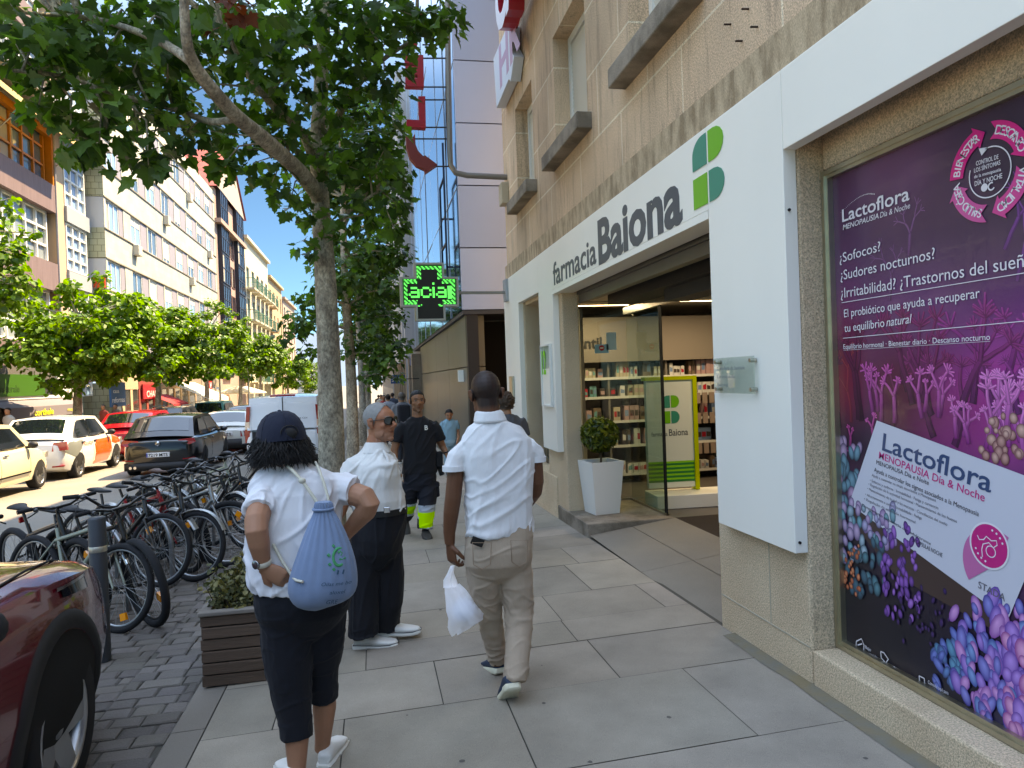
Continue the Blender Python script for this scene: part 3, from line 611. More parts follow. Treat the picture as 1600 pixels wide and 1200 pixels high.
for y0,y1 in ((14.05,17.4),(17.42,20.8),(20.82,24.2),(24.22,27.4)):
    for z0,z1 in ((-.6,1.9),(1.92,2.915)): s=MB(); s.box(1.83,2.2,y0,y1,z0,z1); s.build('base_panel',M_olive,OB,oo)
s=MB(); s.box(1.83,2.05,13.82,14.04,-.6,2.915); s.build('door_jamb',mk('jamb_black','1d1d1e',.5),OB,oo)
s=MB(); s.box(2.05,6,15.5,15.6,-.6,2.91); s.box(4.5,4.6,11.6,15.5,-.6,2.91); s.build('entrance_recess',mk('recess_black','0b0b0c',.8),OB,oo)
s=MB(); s.box(1.85,6.1,11.7,31,13.61,13.9); s.build('roof',M_dark,OB,oo)
s=MB(); s.box(1.72,1.83,14.6,14.68,1.62,1.86); s.build('door_plate',M_white,OB,oo)
s=MB(); 
for q in ((15.0,15.04,3.7,6.6),(15.9,15.94,3.7,5.9)): s.box(1.6,1.64,*q)
s.box(1.6,1.64,15.04,15.9,5.86,5.9); s.box(1.6,1.64,15.04,15.9,4.5,4.54); s.box(1.6,1.75,15.0,15.02,4.0,4.04); s.box(1.6,1.75,15.92,15.94,5.2,5.24); tag(s.build('steel_frame_sign',mk('frame_blue','1c2b3c',.5,.4)),'thin dark steel frame sign on the mirror glass front','sign')
# ---- farther buildings on the right side
def far_right(name,label,x,y0,y1,h,mw,mg,zf):
    r=empty(name,(x,y0,0),0,label,'building'); o=(x,y0,0)
    ops=[]
    n=max(1,int((y1-y0)/3.2)); fl=int((h-4)/3)
    for k in range(fl):
        for i in range(n): ops.append(((i+.25)*(y1-y0)/n,(i+.75)*(y1-y0)/n,.9+k*3,2.3+k*3))
    b=MB(); facade(b,(x,y1,zf),(0,-1,0),(0,0,1),y1-y0,h-zf,ops,.18); b.quad((x,y0,-2),(x+8,y0,-2),(x+8,y0,h),(x,y0,h)); b.quad((x,y1,-2),(x,y1,h),(x+8,y1,h),(x+8,y1,-2)); b.quad((x,y0,h),(x+8,y0,h),(x+8,y1,h),(x,y1,h)); b.build('wall',mw,r,o)
    for q in ops:
        g=MB(); g.box(x+.18,x+.2,y1-q[1],y1-q[0],zf+q[2],zf+q[3]); g.build('window',mg,r,o)
    return r,o
M_gdk=mk('dark_pane','2b3640',.06,spec=.9)
M_pale=mk('pale_panels','a9abad',.6,var=.04,vs=.7)
rr,ro=far_right('corner_building','pale grey panelled building standing past the mirror glass office block',1.45,31.2,52,15,M_pale,M_gdk,2.7)
M_brw=mk('shop_granite','8a7a68',.8,var=.2,vs=1,speck=.2,ss=30)
s=MB(); y=27.5
while y<52:
    s.box(1.5,1.9,y,y+.7,-1.5,2.69); y+=2.6
s.build('pier',M_brw,rr,ro)
y=28.2
while y<50:
    g=MB(); g.box(1.62,1.66,y,y+1.9,-.9,2.3); g.build('shop_window',M_gdk,rr,ro); g=MB(); g.box(1.55,1.7,y,y+1.9,2.3,2.68); g.build('fascia',mk('fascia%d'%int(y%3),['5e5a55','34507a','7d5a3c'][int(y%3)],.6),rr,ro); y+=2.6
far_right('terrace_building','grey terrace building at the far right end of the street',1.5,52.2,110,13,mk('far_wall','9a948c',.8),M_gdk,.2)
pj=onY(620,592,27.0); t=empty('projecting_sign',pj,0,'small blue projecting shop sign far along the right sidewalk','sign')
s=MB(); s.box(-.22,.3,-.04,.04,-.17,.14); s.build('board',mk('sign_blue','1d4a80',.4),t); s=MB(); s.text('S 100',frameM((-.19,-.041,-.1),(1,0,0),(0,0,1)),h=.13,w=.44,ext=.001,bold=.01); s.build('lettering',M_white,t); s=MB(); s.box(.3,1.72-pj.x,-.015,.015,-.03,.0); s.build('bracket',M_dark,t)
# ---------------------------------------------------------------- big window poster by the near pillar
XP5=2.392
PO=empty('window_poster',(XP5,2.3,1.4),0,'huge purple coral advertising poster in a steel framed shop window','poster'); po5=(XP5,2.3,1.4)
y1p=3.414; y0p=.9; z0p=.197; z1p=2.695
s=MB()
for (a,c,x0,x1) in ((0,.022,2.35,2.43),(.022,.04,2.362,2.43)):
    s.box(x0,x1,y1p-c,y1p-a,z0p+a,z1p-a); s.box(x0,x1,y0p+a,y0p+c,z0p+a,z1p-a); s.box(x0+.0005,x1,y0p+c,y1p-c,z1p-c,z1p-a); s.box(x0+.0005,x1,y0p+c,y1p-c,z0p+a,z0p+c)
s.build('frame',M_bronze,PO,po5)
q5=lambda px,py,d=0: onX(px,py,XP5-d)
# printed background: soft colour fields
def fld(px,py):
    c=np.array([92,52,86.])
    def bl(x,y,rx,ry,col,a=1):
        nonlocal c
        w=a*math.exp(-((px-x)/rx)**2-((py-y)/ry)**2); c=c*(1-w)+np.array(col)*w
    bl(1300,300,60,160,(84,44,72)); bl(1410,270,70,70,(128,76,112)); bl(1600,250,130,170,(66,52,66)); bl(1480,400,140,110,(76,52,76)); bl(1400,480,150,80,(106,58,104)); bl(1600,480,90,60,(88,46,98))
    bl(1640,620,170,120,(205,62,165)); bl(1540,640,120,70,(172,48,132)); bl(1450,650,80,60,(130,34,96)); bl(1310,600,50,110,(140,28,52)); bl(1400,610,50,80,(92,24,56)); bl(1340,700,70,50,(52,26,48))
    bl(1390,1000,120,130,(22,20,26)); bl(1500,1080,160,140,(24,22,38)); bl(1330,900,50,90,(26,26,34)); bl(1620,1160,60,60,(60,60,120)); bl(1640,800,50,100,(120,40,100),.6)
    return L([min(255,max(0,v)) for v in c])
NU,NV=56,70; v=[];col=[]
pcam=lambda P:(lambda d:(800+FPX*d.dot(CR)/d.dot(fw),600-FPX*d.dot(CU)/d.dot(fw)))(Vector(P)-C0)
for j in range(NV+1):
    for i in range(NU+1):
        y=lerp(y1p-.04,y0p+.04,i/NU); z=lerp(z0p+.04,z1p-.04,j/NV); v.append((XP5,y,z)); px,py=pcam((XP5,max(y,1.2),z)); c=fld(px,py); n=1+.16*mnoise.noise((y*5,z*5,1)); col.append((c[0]*n,c[1]*n,c[2]*n,1))
s=MB(); s.add(v,[(j*(NU+1)+i,j*(NU+1)+i+1,(j+1)*(NU+1)+i+1,(j+1)*(NU+1)+i) for j in range(NV) for i in range(NU)])
M_print=mk('poster_print','808080',.28,attr='Col',spec=.5,coat=.12); s.build('print',M_print,PO,po5,attr=col)
# corals, printed: stacked flat shapes
class Ink:
    def __init__(s,d): s.mb=MB(); s.col=[]; s.d=d
    def poly(s,P,c): s.mb.add(P,[tuple(range(len(P)))]); s.col+=[c]*len(P)
    def bud(s,c,ry,rz,rot,c0,c1,n=12):
        s.d+=.000001; x=XP5-s.d; V=[(x,c.y,c.z+.25*rz)]; C=[c1]
        for r in (.55,1):
            for k in range(n):
                a=2*math.pi*k/n; u,w=math.cos(a)*ry*r,math.sin(a)*rz*r+(.25*rz*(1-r)); V.append((x,c.y-(u*math.cos(rot)-w*math.sin(rot)),c.z+u*math.sin(rot)+w*math.cos(rot))); C.append(tuple(lerp(c1[t],c0[t],r**1.5) for t in range(3))+(1,))
        F=[(0,1+k,1+(k+1)%n) for k in range(n)]+[(1+k,1+n+k,1+n+(k+1)%n,1+(k+1)%n) for k in range(n)]
        s.mb.add(V,F); s.col+=C
    def ribbon(s,P,w0,w1,c0,c1):
        s.d+=.000001; x=XP5-s.d; V=[];n=len(P)
        for i,p in enumerate(P):
            t=(P[min(i+1,n-1)]-P[max(0,i-1)]); t=Vector((0,t.y,t.z)).normalized(); nn=Vector((0,-t.z,t.y)); w=lerp(w0,w1,i/(n-1)); V+=[(x,p.y+nn.y*w,p.z+nn.z*w),(x,p.y-nn.y*w,p.z-nn.z*w)]; k=i/(n-1); s.col+=[tuple(lerp(c0[q],c1[q],k) for q in range(3))+(1,)]*2
        s.mb.add(V,[(2*i,2*i+1,2*i+3,2*i+2) for i in range(n-1)])
ink=Ink(.0004); rr5=random.Random(5)
def branch(p,ang,l,w,c0,c1,dep,spread=.55,tipfan=False):
    P=[p]; a=ang
    for i in range(4): a+=rr5.uniform(-.18,.18); P.append(P[-1]+Vector((0,-math.cos(a)*l/4,math.sin(a)*l/4)))
    cm=c1 if dep==0 else tuple(lerp(c0[q],c1[q],.5) for q in range(4)); ink.ribbon(P,w,w*.7,tuple(v*.55 for v in c0[:3])+(1,),tuple(v*.7 for v in cm[:3])+(1,)); ink.ribbon([p+Vector((0,w*.22,w*.12)) for p in P],w*.5,w*.38,c0,tuple(min(1,v*1.12) for v in cm[:3])+(1,))
    if dep>0:
        for k in range(2 if dep>1 else (6 if tipfan else 3)):
            n=6 if (tipfan and dep==1) else (2 if dep>1 else 3)
            branch(P[-1],a+lerp(-spread,spread,(k+.5)/n)*(1.7 if tipfan and dep==1 else 1)*1.3,l*rr5.uniform(.55,.8)*(.55 if tipfan and dep==1 else 1),w*.6,tuple(lerp(c0[q],c1[q],.5) for q in range(4)),c1,dep-1,spread,tipfan)
for (px,py,l,ang,c0,c1,dep) in ((1330,660,.16,1.5,'7a2036','b04048',3),(1390,470,.12,1.6,'6a3a66','7d4c7a',3),(1420,400,.1,1.3,'6a3a66','8a5a86',3),(1590,440,.16,1.4,'6a3470','8e4c98',3),(1570,390,.13,1.2,'6a3470','854690',3),(1640,470,.2,1.5,'7a3478','a04aa0',3)):
    branch(q5(px,py),ang,l,.012,L(c0),L(c1),dep,.7)
cl_=[]
for i in range(20):
    px=rr5.uniform(1300,1660); py=rr5.uniform(610,700) if px>1390 else rr5.uniform(640,690); t=max(0,min(1,(px-1330)/270)); cl_.append((px,py,rr5.uniform(.13,.26),rr5.uniform(1.2,1.95),(lerp(60,96,t),lerp(14,24,t),lerp(40,92,t)),(lerp(120,168,t),lerp(30,60,t),lerp(70,142,t)),2))
for i in range(24):
    px=rr5.uniform(1345,1660); t=max(0,min(1,(px-1340)/280)); py=lerp(672,735,max(0,(px-1370)/290))+rr5.uniform(-45,0); cl_.append((px,py,rr5.uniform(.055,.15),rr5.uniform(1.3,1.85),(lerp(110,150,t),lerp(22,38,t),lerp(84,132,t)),(lerp(214,242,t),lerp(80,140,t),lerp(158,208,t)),2))
cl_+=[(1318,740,.08,1.7,(96,26,74),(186,60,130),2),(1340,795,.06,1.7,(120,26,86),(208,76,144),2),(1330,700,.06,1.6,(120,26,86),(208,76,144),2),(1365,690,.07,1.6,(130,30,90),(224,90,160),2)]
for (px,py,l,ang,c0,c1,dp) in cl_: branch(q5(px,py),ang,l,.009+.05*l,L(c0),L(c1),dp,.7,True)
def cluster(px0,px1,py0,py1,n,r0,r1,cols,asp=1.5,rot=.3):
    for i in range(n):
        t=i/n; px=rr5.uniform(px0,px1); py=lerp(py0,py1,t)+rr5.uniform(-12,12); c=q5(px,py); k=rr5.choice(cols); r=rr5.uniform(r0,r1)
        ink.bud(c,r,r*asp*rr5.uniform(.8,1.2),rr5.uniform(-rot,rot),L(k[0]),L(k[1]))
box=ink
# coral heads under and beside the box
cluster(1530,1600,655,720,26,.012,.025,[('6a3038','d09a90'),('7a4048','e0b0a0')],1.2)
cluster(1312,1345,690,800,30,.02,.035,[('2a3a50','8fb0c0'),('4a3a58','c8a0c0'),('24404e','6aa0b0')])
# the printed medicine box
d=.0052
bx5=[q5(*a,d) for a in ((1370,657),(1327,787),(1575,968),(1660,765))]
s=MB(); s.add([(a.x,a.y,a.z) for a in bx5],[(0,1,2,3)]); s.build('box_print',mk('box_face','cdccd6',.3,coat=.12),PO,po5)
sd=[q5(*a,d) for a in ((1327,787.6),(1575,968.6),(1566,992),(1400,900),(1338,825))]
s=MB(); s.add([(a.x,a.y,a.z) for a in sd],[tuple(range(5))]); s.build('box_side_print',mk('box_side','4a3632',.3,coat=.12),PO,po5)
ink2=Ink(.0056); ink_first=ink; ink=ink2
cluster(1318,1352,790,880,26,.016,.03,[('2a4a5c','a8c4d0'),('5a4a70','d0b0d0'),('205060','70b0bc')])
cluster(1352,1400,800,850,22,.016,.028,[('4a4a70','c0b8d8'),('2a5464','80b4c0'),('68507c','c8a8cc')])
cluster(1325,1385,850,930,26,.016,.028,[('1a3440','4c8c98'),('20303e','3a7080')])
cluster(1378,1440,835,960,60,.010,.018,[('4a2468','a060c0'),('5a2c78','b878d0'),('3a1c58','8850a8')],1.7,.5)
cluster(1400,1490,930,1000,26,.007,.012,[('1e1230','4a2c6a')],1.6,.5)
cluster(1313,1345,860,930,40,.008,.015,[('7a2c1c','e07a54'),('8a3020','f09468')],1.2)
cluster(1460,1510,1000,1070,34,.012,.024,[('1e3464','5a90c8'),('2a3c80','7088d0'),('205078','50a0c0')],1.8,.9)
cluster(1490,1610,945,1150,120,.014,.03,[('3a3488','8c90d8'),('5a3c98','b48ad8'),('2c4890','78a4d8'),('8a4898','e0a0d8')],1.9,.5)
cluster(1575,1680,990,1180,60,.02,.04,[('9a3c88','f0a8d0'),('6a3c98','c090e0')],1.5,.5)
ink_first.mb.build('coral_print',M_print,PO,po5,attr=ink_first.col); ink2.mb.build('coral_print',M_print,PO,po5,attr=ink2.col)
# lettering
def ptext(t,a,c,h,m,nm='lettering',d=.0045,bold=0,shear=0,ext=.0001):
    A,B=q5(*a,d),q5(*c,d); xa=(B-A); w=xa.length; xa.normalize(); ya=Vector((0,-xa.z*-1,0)); ya=Vector((0,xa.z,-xa.y)); 
    if ya.z<0: ya=-ya
    s=MB(); s.text(t,frameM(A,xa,ya),h=h,w=w,ext=ext,bold=bold,shear=shear); return s.build(nm,m,PO,po5)
def rule(a,c,t,m,d=.0045,nm='rule'):
    A,B=q5(*a,d),q5(*c,d); s=MB(); s.add([(A.x,A.y,A.z),(B.x,B.y,B.z),(B.x,B.y,B.z+t),(A.x,A.y,A.z+t)],[(0,1,2,3)]); return s.build(nm,m,PO,po5)
W5=mk('print_white','e6e0e4',.3,coat=.12); NV5=mk('print_navy','2c4a70',.3,coat=.12); PK5=mk('print_pink','d8287c',.3,coat=.12); GY5=mk('print_grey','6a6670',.3,coat=.12); PD5=mk('print_dark','37323c',.3)
ptext('Lactoflora',(1316,347),(1421,312),.066,W5,bold=.012); ptext('MENOPAUSIA',(1317,359.5),(1373,341),.027,W5,shear=.2,bold=.006); ptext('Día & Noche',(1375,340.5),(1422,325),.027,W5,shear=.2)
for i in range(26):
    t=i/25; p=lerp(1314,1366,t); yy=332-(math.sin(min(1,t*1.15)*1.45))*33+t*4; c=q5(p,yy,.0045); r=lerp(.0015,.0035,t)
    ink2_=c; s=MB() if i==0 else s; s.add([(c.x,c.y+r*math.cos(k*1.0472),c.z+r*math.sin(k*1.0472)) for k in range(6)],[tuple(range(6))])
s.build('dots',W5,PO,po5)
ptext('¿Sofocos?',(1312,411),(1376,392),.05,W5); ptext('¿Sudores nocturnos?',(1313.5,438),(1461,404),.052,W5); ptext('¿Irritabilidad? ¿Trastornos del sueñ',(1314,466),(1600,417),.054,W5); ptext('o?',(1604,416),(1633,411),.054,W5)
rule((1315,473.5),(1700,411),.003,W5); ptext('El probiótico que ayuda a recuperar',(1319,496),(1531,465),.043,W5); ptext('tu equilibrio',(1319.5,519),(1382,510.5),.043,W5); ptext('natural',(1385,510),(1425,504.5),.043,W5,shear=.25); rule((1317,529),(1700,493),.003,W5); ptext('Equilibrio hormonal · Bienestar diario · Descanso nocturno',(1318,545.5),(1547,531),.026,W5); rule((1318,547.5),(1547,533.5),.0015,W5)
# box lettering (turned with the box)
DB=.0066
ptext('Lactoflora',(1378,703),(1548,770),.088,NV5,d=DB,bold=.012); ptext('MENOPAUSIA Día & Noche',(1373,716),(1538,784),.036,PK5,d=DB,bold=.006); ptext('MENOPAUSA Dia e Noite',(1369,725),(1451,758),.022,PD5,d=DB); ptext('Ayuda a controlar los signos asociados a la Menopausia',(1365.5,736.5),(1529,807),.022,PD5,d=DB)
for k,(a,c,t) in enumerate((((1362,744),(1462,784),'Ajuda a controlar os sinais associados à Menopausa'),((1359,752),(1466,796),'• Sofocos y sudores · Irritabilidad · Fatiga y cansancio'),((1357,758),(1495,817),'• Regulación de la actividad hormonal · Mantenimiento de los huesos'),((1355,765),(1480,822),'• Mantenimiento de la piel y las mucosas · Conciliación del sueño'),((1352,774),(1440,812),'• Afrontamentos e suores · Irritabilidade · Fadiga'),((1350,781),(1430,818),'• Regulação da atividade hormonal'),((1346,790),(1454,852),'Complemento alimenticio con edulcorante'),)):
    ptext(t,a,c,.014,GY5 if k<6 else PD5,d=DB)
ptext('30 CÁPSULAS NOCHE',(1425,846),(1472,871),.02,PD5,d=DB); ptext('STADA',(1528,918),(1570,940),.03,GY5,d=.0072,bold=.006)
def disc(px,py,r,m,d,nm,r0=0,n=36,a0=0,a1=360):
    c=q5(px,py,d); s=MB(); V=[];F=[]
    for k in range(n+1):
        a=R(lerp(a0,a1,k/n)); V+=[(c.x,c.y-r*math.cos(a),c.z+r*math.sin(a)),(c.x,c.y-r0*math.cos(a),c.z+r0*math.sin(a))]
    s.add(V,[(2*k,2*k+1,2*k+3,2*k+2) for k in range(n)]); return s.build(nm,m,PO,po5)
disc(1552,885,.15,mk('print_rose','cf6aa0',.3,coat=.12),.0070,'swoosh_print',0,30,60,215)
disc(1545,853,.094,W5,.0074,'badge_ring'); disc(1545,853,.086,PK5,.0078,'badge'); disc(1548,862,.024,W5,.0082,'clock_ring',.02)
def stroke(pts,w,m,d,nm): 
    P=[q5(*a,d) for a in pts]; k=Ink(d); k.ribbon(P,w,w,(1,1,1,1),(1,1,1,1)); return k.mb.build(nm,m,PO,po5)
stroke([(1527,836),(1530,843),(1537,843),(1541,838),(1549,845),(1557,845),(1558,852),(1552,856),(1545,848),(1536,850),(1534,858),(1535,870)],.0022,W5,.0082,'badge_line')
for a in (20,38,56,74,200,218,236,254): p=q5(1545,853,.0082); s=MB(); s.add([(p.x,p.y-.068*math.cos(R(a))+.005*math.cos(k*1.05),p.z+.068*math.sin(R(a))+.005*math.sin(k*1.05)) for k in range(6)],[tuple(range(6))]); s.build('badge_dot',W5,PO,po5)
# ring of four pink arrows
cR=q5(1546,269); rz=(q5(1546,185).z-q5(1546,352).z)/2; ro,ri=rz*.93,rz*.60
PKs=[mk('arrow_pink%d'%i,c,.3,coat=.12) for i,c in enumerate(('e8247c','ea2a80','e2488e','de5896'))]
def rp(a,r,d=.0045): return (XP5-d,cR.y-r*math.cos(R(a)),cR.z+r*math.sin(R(a)))
for i,a0 in enumerate((175,85,-5,-95)):
    a1=a0-78; n=14; P=[rp(lerp(a0,a1+14,k/n),ro) for k in range(n+1)]+[rp(a1+14,ro*1.1),rp(a1-3,(ro+ri)/2*1.02),rp(a1+14,ri*.86)]+[rp(lerp(a1+14,a0,k/n),ri) for k in range(n+1)]
    if i: P+= [rp(a0-10,(ro+ri)/2)]
    s=MB(); s.add(P,[tuple(range(len(P)))]); s.build('ring_arrow',PKs[i],PO,po5)
def arctext(t,amid,r,h,m,flip=False,step=7.2):
    n=len(t); s=MB()
    for k,ch in enumerate(t):
        a=amid-(k-(n-1)/2)*step*(-1 if flip else 1)
        if ch==' ': continue
        rad=Vector((0,-math.cos(R(a)),math.sin(R(a)))); tan=Vector((0,-math.sin(R(a)),-math.cos(R(a))))
        if flip: rad=-rad; tan=-tan
        o=Vector(rp(a,r,.0050)); s.text(ch,frameM(o-rad*h*.5,tan,rad),h=h,ext=.0001,align='CENTER',bold=.01)
    s.build('lettering',m,PO,po5)
rm=(ro+ri)/2
arctext('BIENESTAR',138,rm,.036,W5); arctext('DESCANSO',45,rm,.036,W5); arctext('VITALIDAD',-42,rm,.036,W5); arctext('SALUD ÓSEA',-140,rm,.036,W5)
disc(1546,269,ri*.80,W5,.0045,'inner_ring',ri*.76,40,-200,100); s=MB(); a=104; s.add([rp(a+8,ri*.92),rp(a+8,ri*.64),rp(a-16,ri*.78)],[(0,1,2)]); s.build('inner_arrow',W5,PO,po5)
for t,a,c,h in (('CONTROL DE',(1525,259),(1560,248),.018),('LOS SÍNTOMAS',(1522,270),(1563,257),.018),('de la menopausia',(1522,279),(1564,267),.014),('DÍA Y NOCHE',(1523,291),(1566,278),.02)): ptext(t,a,c,h,W5,bold=.006)
disc(1538,293,.016,W5,.0045,'sun_icon',0,14); disc(1549,291,.017,W5,.0045,'moon_icon',.011,14,60,330)
# foot icons and their words
for pts in ([(1338,1002),(1346,998),(1350,1008),(1349,1026),(1337,1022),(1338,1002)],[(1340,1008),(1347,1006)]): stroke(pts,.003,W5,.0066,'icon_line')
for t,a,c in (('Bajo',(1352,1013),(1361,1018)),('contenido',(1352,1021),(1371,1030)),('en lactosa',(1352,1029),(1371,1038)),('Sin',(1396,1046),(1404,1050)),('gluten',(1396,1054),(1409,1060)),('Consulta aquí para',(1450,1068),(1482,1086)),('más información',(1450,1075),(1476,1090))): ptext(t,a,c,.017,W5,d=.0066)
stroke([(1376,1018),(1381,1020),(1388,1030),(1384,1036),(1377,1028),(1376,1018)],.003,W5,.0066,'icon_line'); disc(1379,1038,.014,W5,.0066,'icon_ring',.009,16); stroke([(1436,1056),(1444,1060),(1445,1070),(1437,1067),(1436,1056)],.003,W5,.0066,'icon_line'); disc(1339,1015,.014,W5,.0068,'icon_ring',.009,16)
# ---------------------------------------------------------------- buildings across the street
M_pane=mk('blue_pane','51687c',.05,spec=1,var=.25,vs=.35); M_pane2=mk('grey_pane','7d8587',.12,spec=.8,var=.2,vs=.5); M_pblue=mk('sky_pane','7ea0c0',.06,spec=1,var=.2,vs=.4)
M_wf=mk('window_frame_white','d5d5d0',.5); M_bl=mk('blind_white','bdb9ae',.7); M_gp=mk('grey_violet_panel','85828c',.6,var=.08)
M_lt=stone_mat('pale_tile','a7a598','afada0',.62,.3,0,'a0a096',speck=.05,ss=60,var=.1,off=.5,bump=.05,rough=.6,msize=.012)
M_ltx=stone_mat('pale_tile_side','a9a98c','b0b094',.35,.3,0,'77775f',axes='XZ',speck=.05,ss=60,var=.1,bump=.05,rough=.6,msize=.015)
def win(parent,org,x,y0,y1,z0,z1,nv=2,nh=1,fm=None,pm=None,ft=.06,blind=0,dep=.05):
    fm=fm or M_wf; pm=pm or M_pane; f=MB()
    f.box(x,x+dep,y0,y0+ft,z0,z1); f.box(x,x+dep,y1-ft,y1,z0,z1); f.box(x,x+dep,y0+ft,y1-ft,z0,z0+ft); f.box(x,x+dep,y0+ft,y1-ft,z1-ft,z1)
    for i in range(1,nv): yy=lerp(y0,y1,i/nv); f.box(x,x+dep*.9,yy-ft/2,yy+ft/2,z0+ft,z1-ft)
    for i in range(1,nh): zz=lerp(z0,z1,i/nh); f.box(x,x+dep*.8,y0+ft,y1-ft,zz-ft/2,zz+ft/2)
    w=f.build('window',fm,parent,org)
    p=MB(); p.quad((x+.01,y0+ft,z0+ft),(x+.01,y1-ft,z0+ft),(x+.01,y1-ft,z1-ft),(x+.01,y0+ft,z1-ft)); p.build('pane',pm,w,org)
    if random.random()<.35 and not blind: p=MB(); c_=random.uniform(.15,.4); p.box(x+.012,x+.02,y0+ft,lerp(y0,y1,c_),z0+ft,z1-ft); p.build('curtain',mk('curtain_cream','9c978c',.9,var=.15,vs=14,stretch=(1,3,.1)),w,org)
    if blind: p=MB(); p.box(x+.012,x+.03,y0+ft,y1-ft,z1-ft-blind*(z1-z0-2*ft),z1-ft); p.build('blind',M_bl,w,org)
    return w
# ---- near block with brown panels, orange wood gallery and awning
XA=-13.0; oa=(XA,26,0); BA=empty('apartment_block',oa,0,'near apartment block across the street with brown panels, orange gallery and long awning','building')
M_brn=mk('brown_ribbed_panel','6c5a5c',.75,var=.25,vs=6,stretch=(1,2,.15),bump=.3,bs=30); M_tan=mk('tan_stone','b59a80',.75,var=.06); M_gry=mk('grey_concrete','86858a',.8,var=.06)
rowsA=[(.55,2.5),(3.75,5.97),(7.13,9.3),(10.45,12.75),(13.9,16.1),(17.2,19.3)]; yA0,yA1=14,33.8
b=MB(); b.quad((XA-.6,yA0,-.6),(XA-.6,37.55,-.6),(XA-.6,37.55,20.5),(XA-.6,yA0,20.5)); b.quad((XA,yA0,-.6),(XA,yA0,20.5),(XA-9,yA0,20.5),(XA-9,yA0,-.6)); b.quad((XA,yA0,20.5),(XA,37.5,20.5),(XA-9,37.5,20.5),(XA-9,yA0,20.5)); b.build('wall',M_gry,BA,oa)
for (z0,z1) in ((5.97,7.13),(9.3,10.45),(2.75,3.72),(12.76,13.88),(16.1,17.2),(19.3,20.5)):
    p=MB(); p.box(XA-.3,XA+.12,yA0,yA1,z0,z1); p.build('spandrel_panel',M_brn if z0 in (5.97,9.3,16.1,2.75) else M_gry,BA,oa)
p=MB(); p.box(XA-.59,XA+.05,33.81,34.7,-.6,20.5); p.build('pilaster',M_tan,BA,oa)
for (z0,z1) in rowsA[1:]:
    y=yA0
    wood=(z0==10.45)
    while y<yA1-1:
        w=min(3.9,yA1-y); win(BA,oa,XA-.25,y,y+w-.12,z0,z1,4,3,mk('orange_wood','ae6a24',.5,var=.15) if wood else M_wf,M_pane if wood else M_pane2,.09,dep=.12); y+=w
# wooden gallery lining and awning
p=MB(); p.box(XA-.2,XA+.1,yA1-.25,yA1-.01,10.46,12.74); p.box(XA-.12,XA+.1,yA0,yA1-.26,12.45,12.74); p.build('wood_trim',MATS['orange_wood'],BA,oa)
p=MB(); p.box(XA-.5,XA+1.25,yA0,37.4,13.0,13.28); p.build('balcony_slab',M_gry,BA,oa)
AW=empty('long_awning',(XA+.1,28,12.9),0,'long cream retractable awning over the orange gallery windows','awning'); oaw=(XA+.1,28,12.9)
p=MB(); p.add([(XA+.15,20,12.92),(XA+.15,34.0,12.92),(XA+1.25,34.0,12.15),(XA+1.25,20,12.15),(XA+1.27,20,11.93),(XA+1.27,34.0,11.93)],[(0,1,2,3),(3,2,5,4)]); p.build('canvas',mk('cream_canvas','d0b886',.8,translu=.35),AW,oaw)
for y in (20.5,24.5,29,33.8): p=MB(); p.tube([(XA+.12,y,11.3),(XA+.7,y-.3,11.6),(XA+1.24,y,12.1)],.03,6); p.build('arm',M_steel,AW,oaw)
# bay window at its end
for z0,z1 in ((1.5,3.4),(4.4,6.35),(7.1,9.2),(9.9,12.4),(13.5,16)):
    win(BA,oa,XA-.05,34.78,37.1,z0,z1,3,4,M_wf,M_pblue,.08,dep=.12)
    p=MB(); p.box(XA-.5,XA+.16,34.72,37.35,z1+.004,z1+.68); p.build('bay_slab',mk('bay_grey','8e949b',.6),BA,oa)
p=MB(); p.tube([(XA+.12,33.72,.2),(XA+.12,33.72,12.9)],.05,8); p.build('drainpipe',M_gry,BA,oa)
p=MB()
for k in range(12): y=35.3+k*.18; p.tube([(XA+1.2,y,13.29),(XA+1.2,y,14.1)],.012,5)
p.tube([(XA+1.2,34.5,14.12),(XA+1.2,37.4,14.12)],.02,6); p.build('railing',mk('black_iron','202022',.6),BA,oa)
# ground floor shops of the near block
p=MB(); p.box(XA-.2,XA+.25,yA0,34.7,2.25,2.74); p.build('fascia',mk('dark_grey_fascia','5a5654',.6),BA,oa)
p=MB(); p.box(XA-.2,XA+.1,yA0,34.7,1.45,2.245); p.build('fascia',mk('black_fascia','25262a',.5),BA,oa)
for y in (14.2,18.4,24.2,27.2,29.3,31.0,33.9): p=MB(); p.box(XA-.3,XA+.05,y,y+(.9 if y>27 else .7),-.6,1.44); p.build('pier',M_tan,BA,oa)
for y0,y1 in ((15,18.3),(19.2,24.1),(25,27.1),(28.15,29.25),(30.25,30.95),(31.95,33.85)): win(BA,oa,XA-.2,y0,y1,-.5,1.4,2,1,mk('dark_wood','4a2c20',.6),mk('shop_dark_pane','3a3a38',.08,spec=.9,var=.4,vs=1.2),.07)
def sign(name,label,x,y0,y1,z0,z1,col,txt=None,tcol='ffffff',h=None,font=0,cat='sign',dep=.08,lines=None):
    o=(x,(y0+y1)/2,(z0+z1)/2); t=empty(name,o,0,label,cat); p=MB(); p.box(x,x+dep,y0,y1,z0,z1); p.build('board',mk('sgn_'+col,col,.5),t,o)
    for i,(tx,yy,zz,hh,ww) in enumerate(lines or []): p=MB(); p.text(tx,frameM((x+dep+.002,yy,zz),(0,1,0),(0,0,1)),h=hh,w=ww,ext=.002,bold=.015); p.build('lettering',mk('ltr_'+tcol,tcol,.5),t,o)
    return t
sign('green_shop_sign','wide dark green shop sign above the grey awning',XA+.26,27.6,31.4,1.62,2.42,'2c5a14',lines=[('naturale',27.9,1.78,.26,1.4)],tcol='1c3c10')
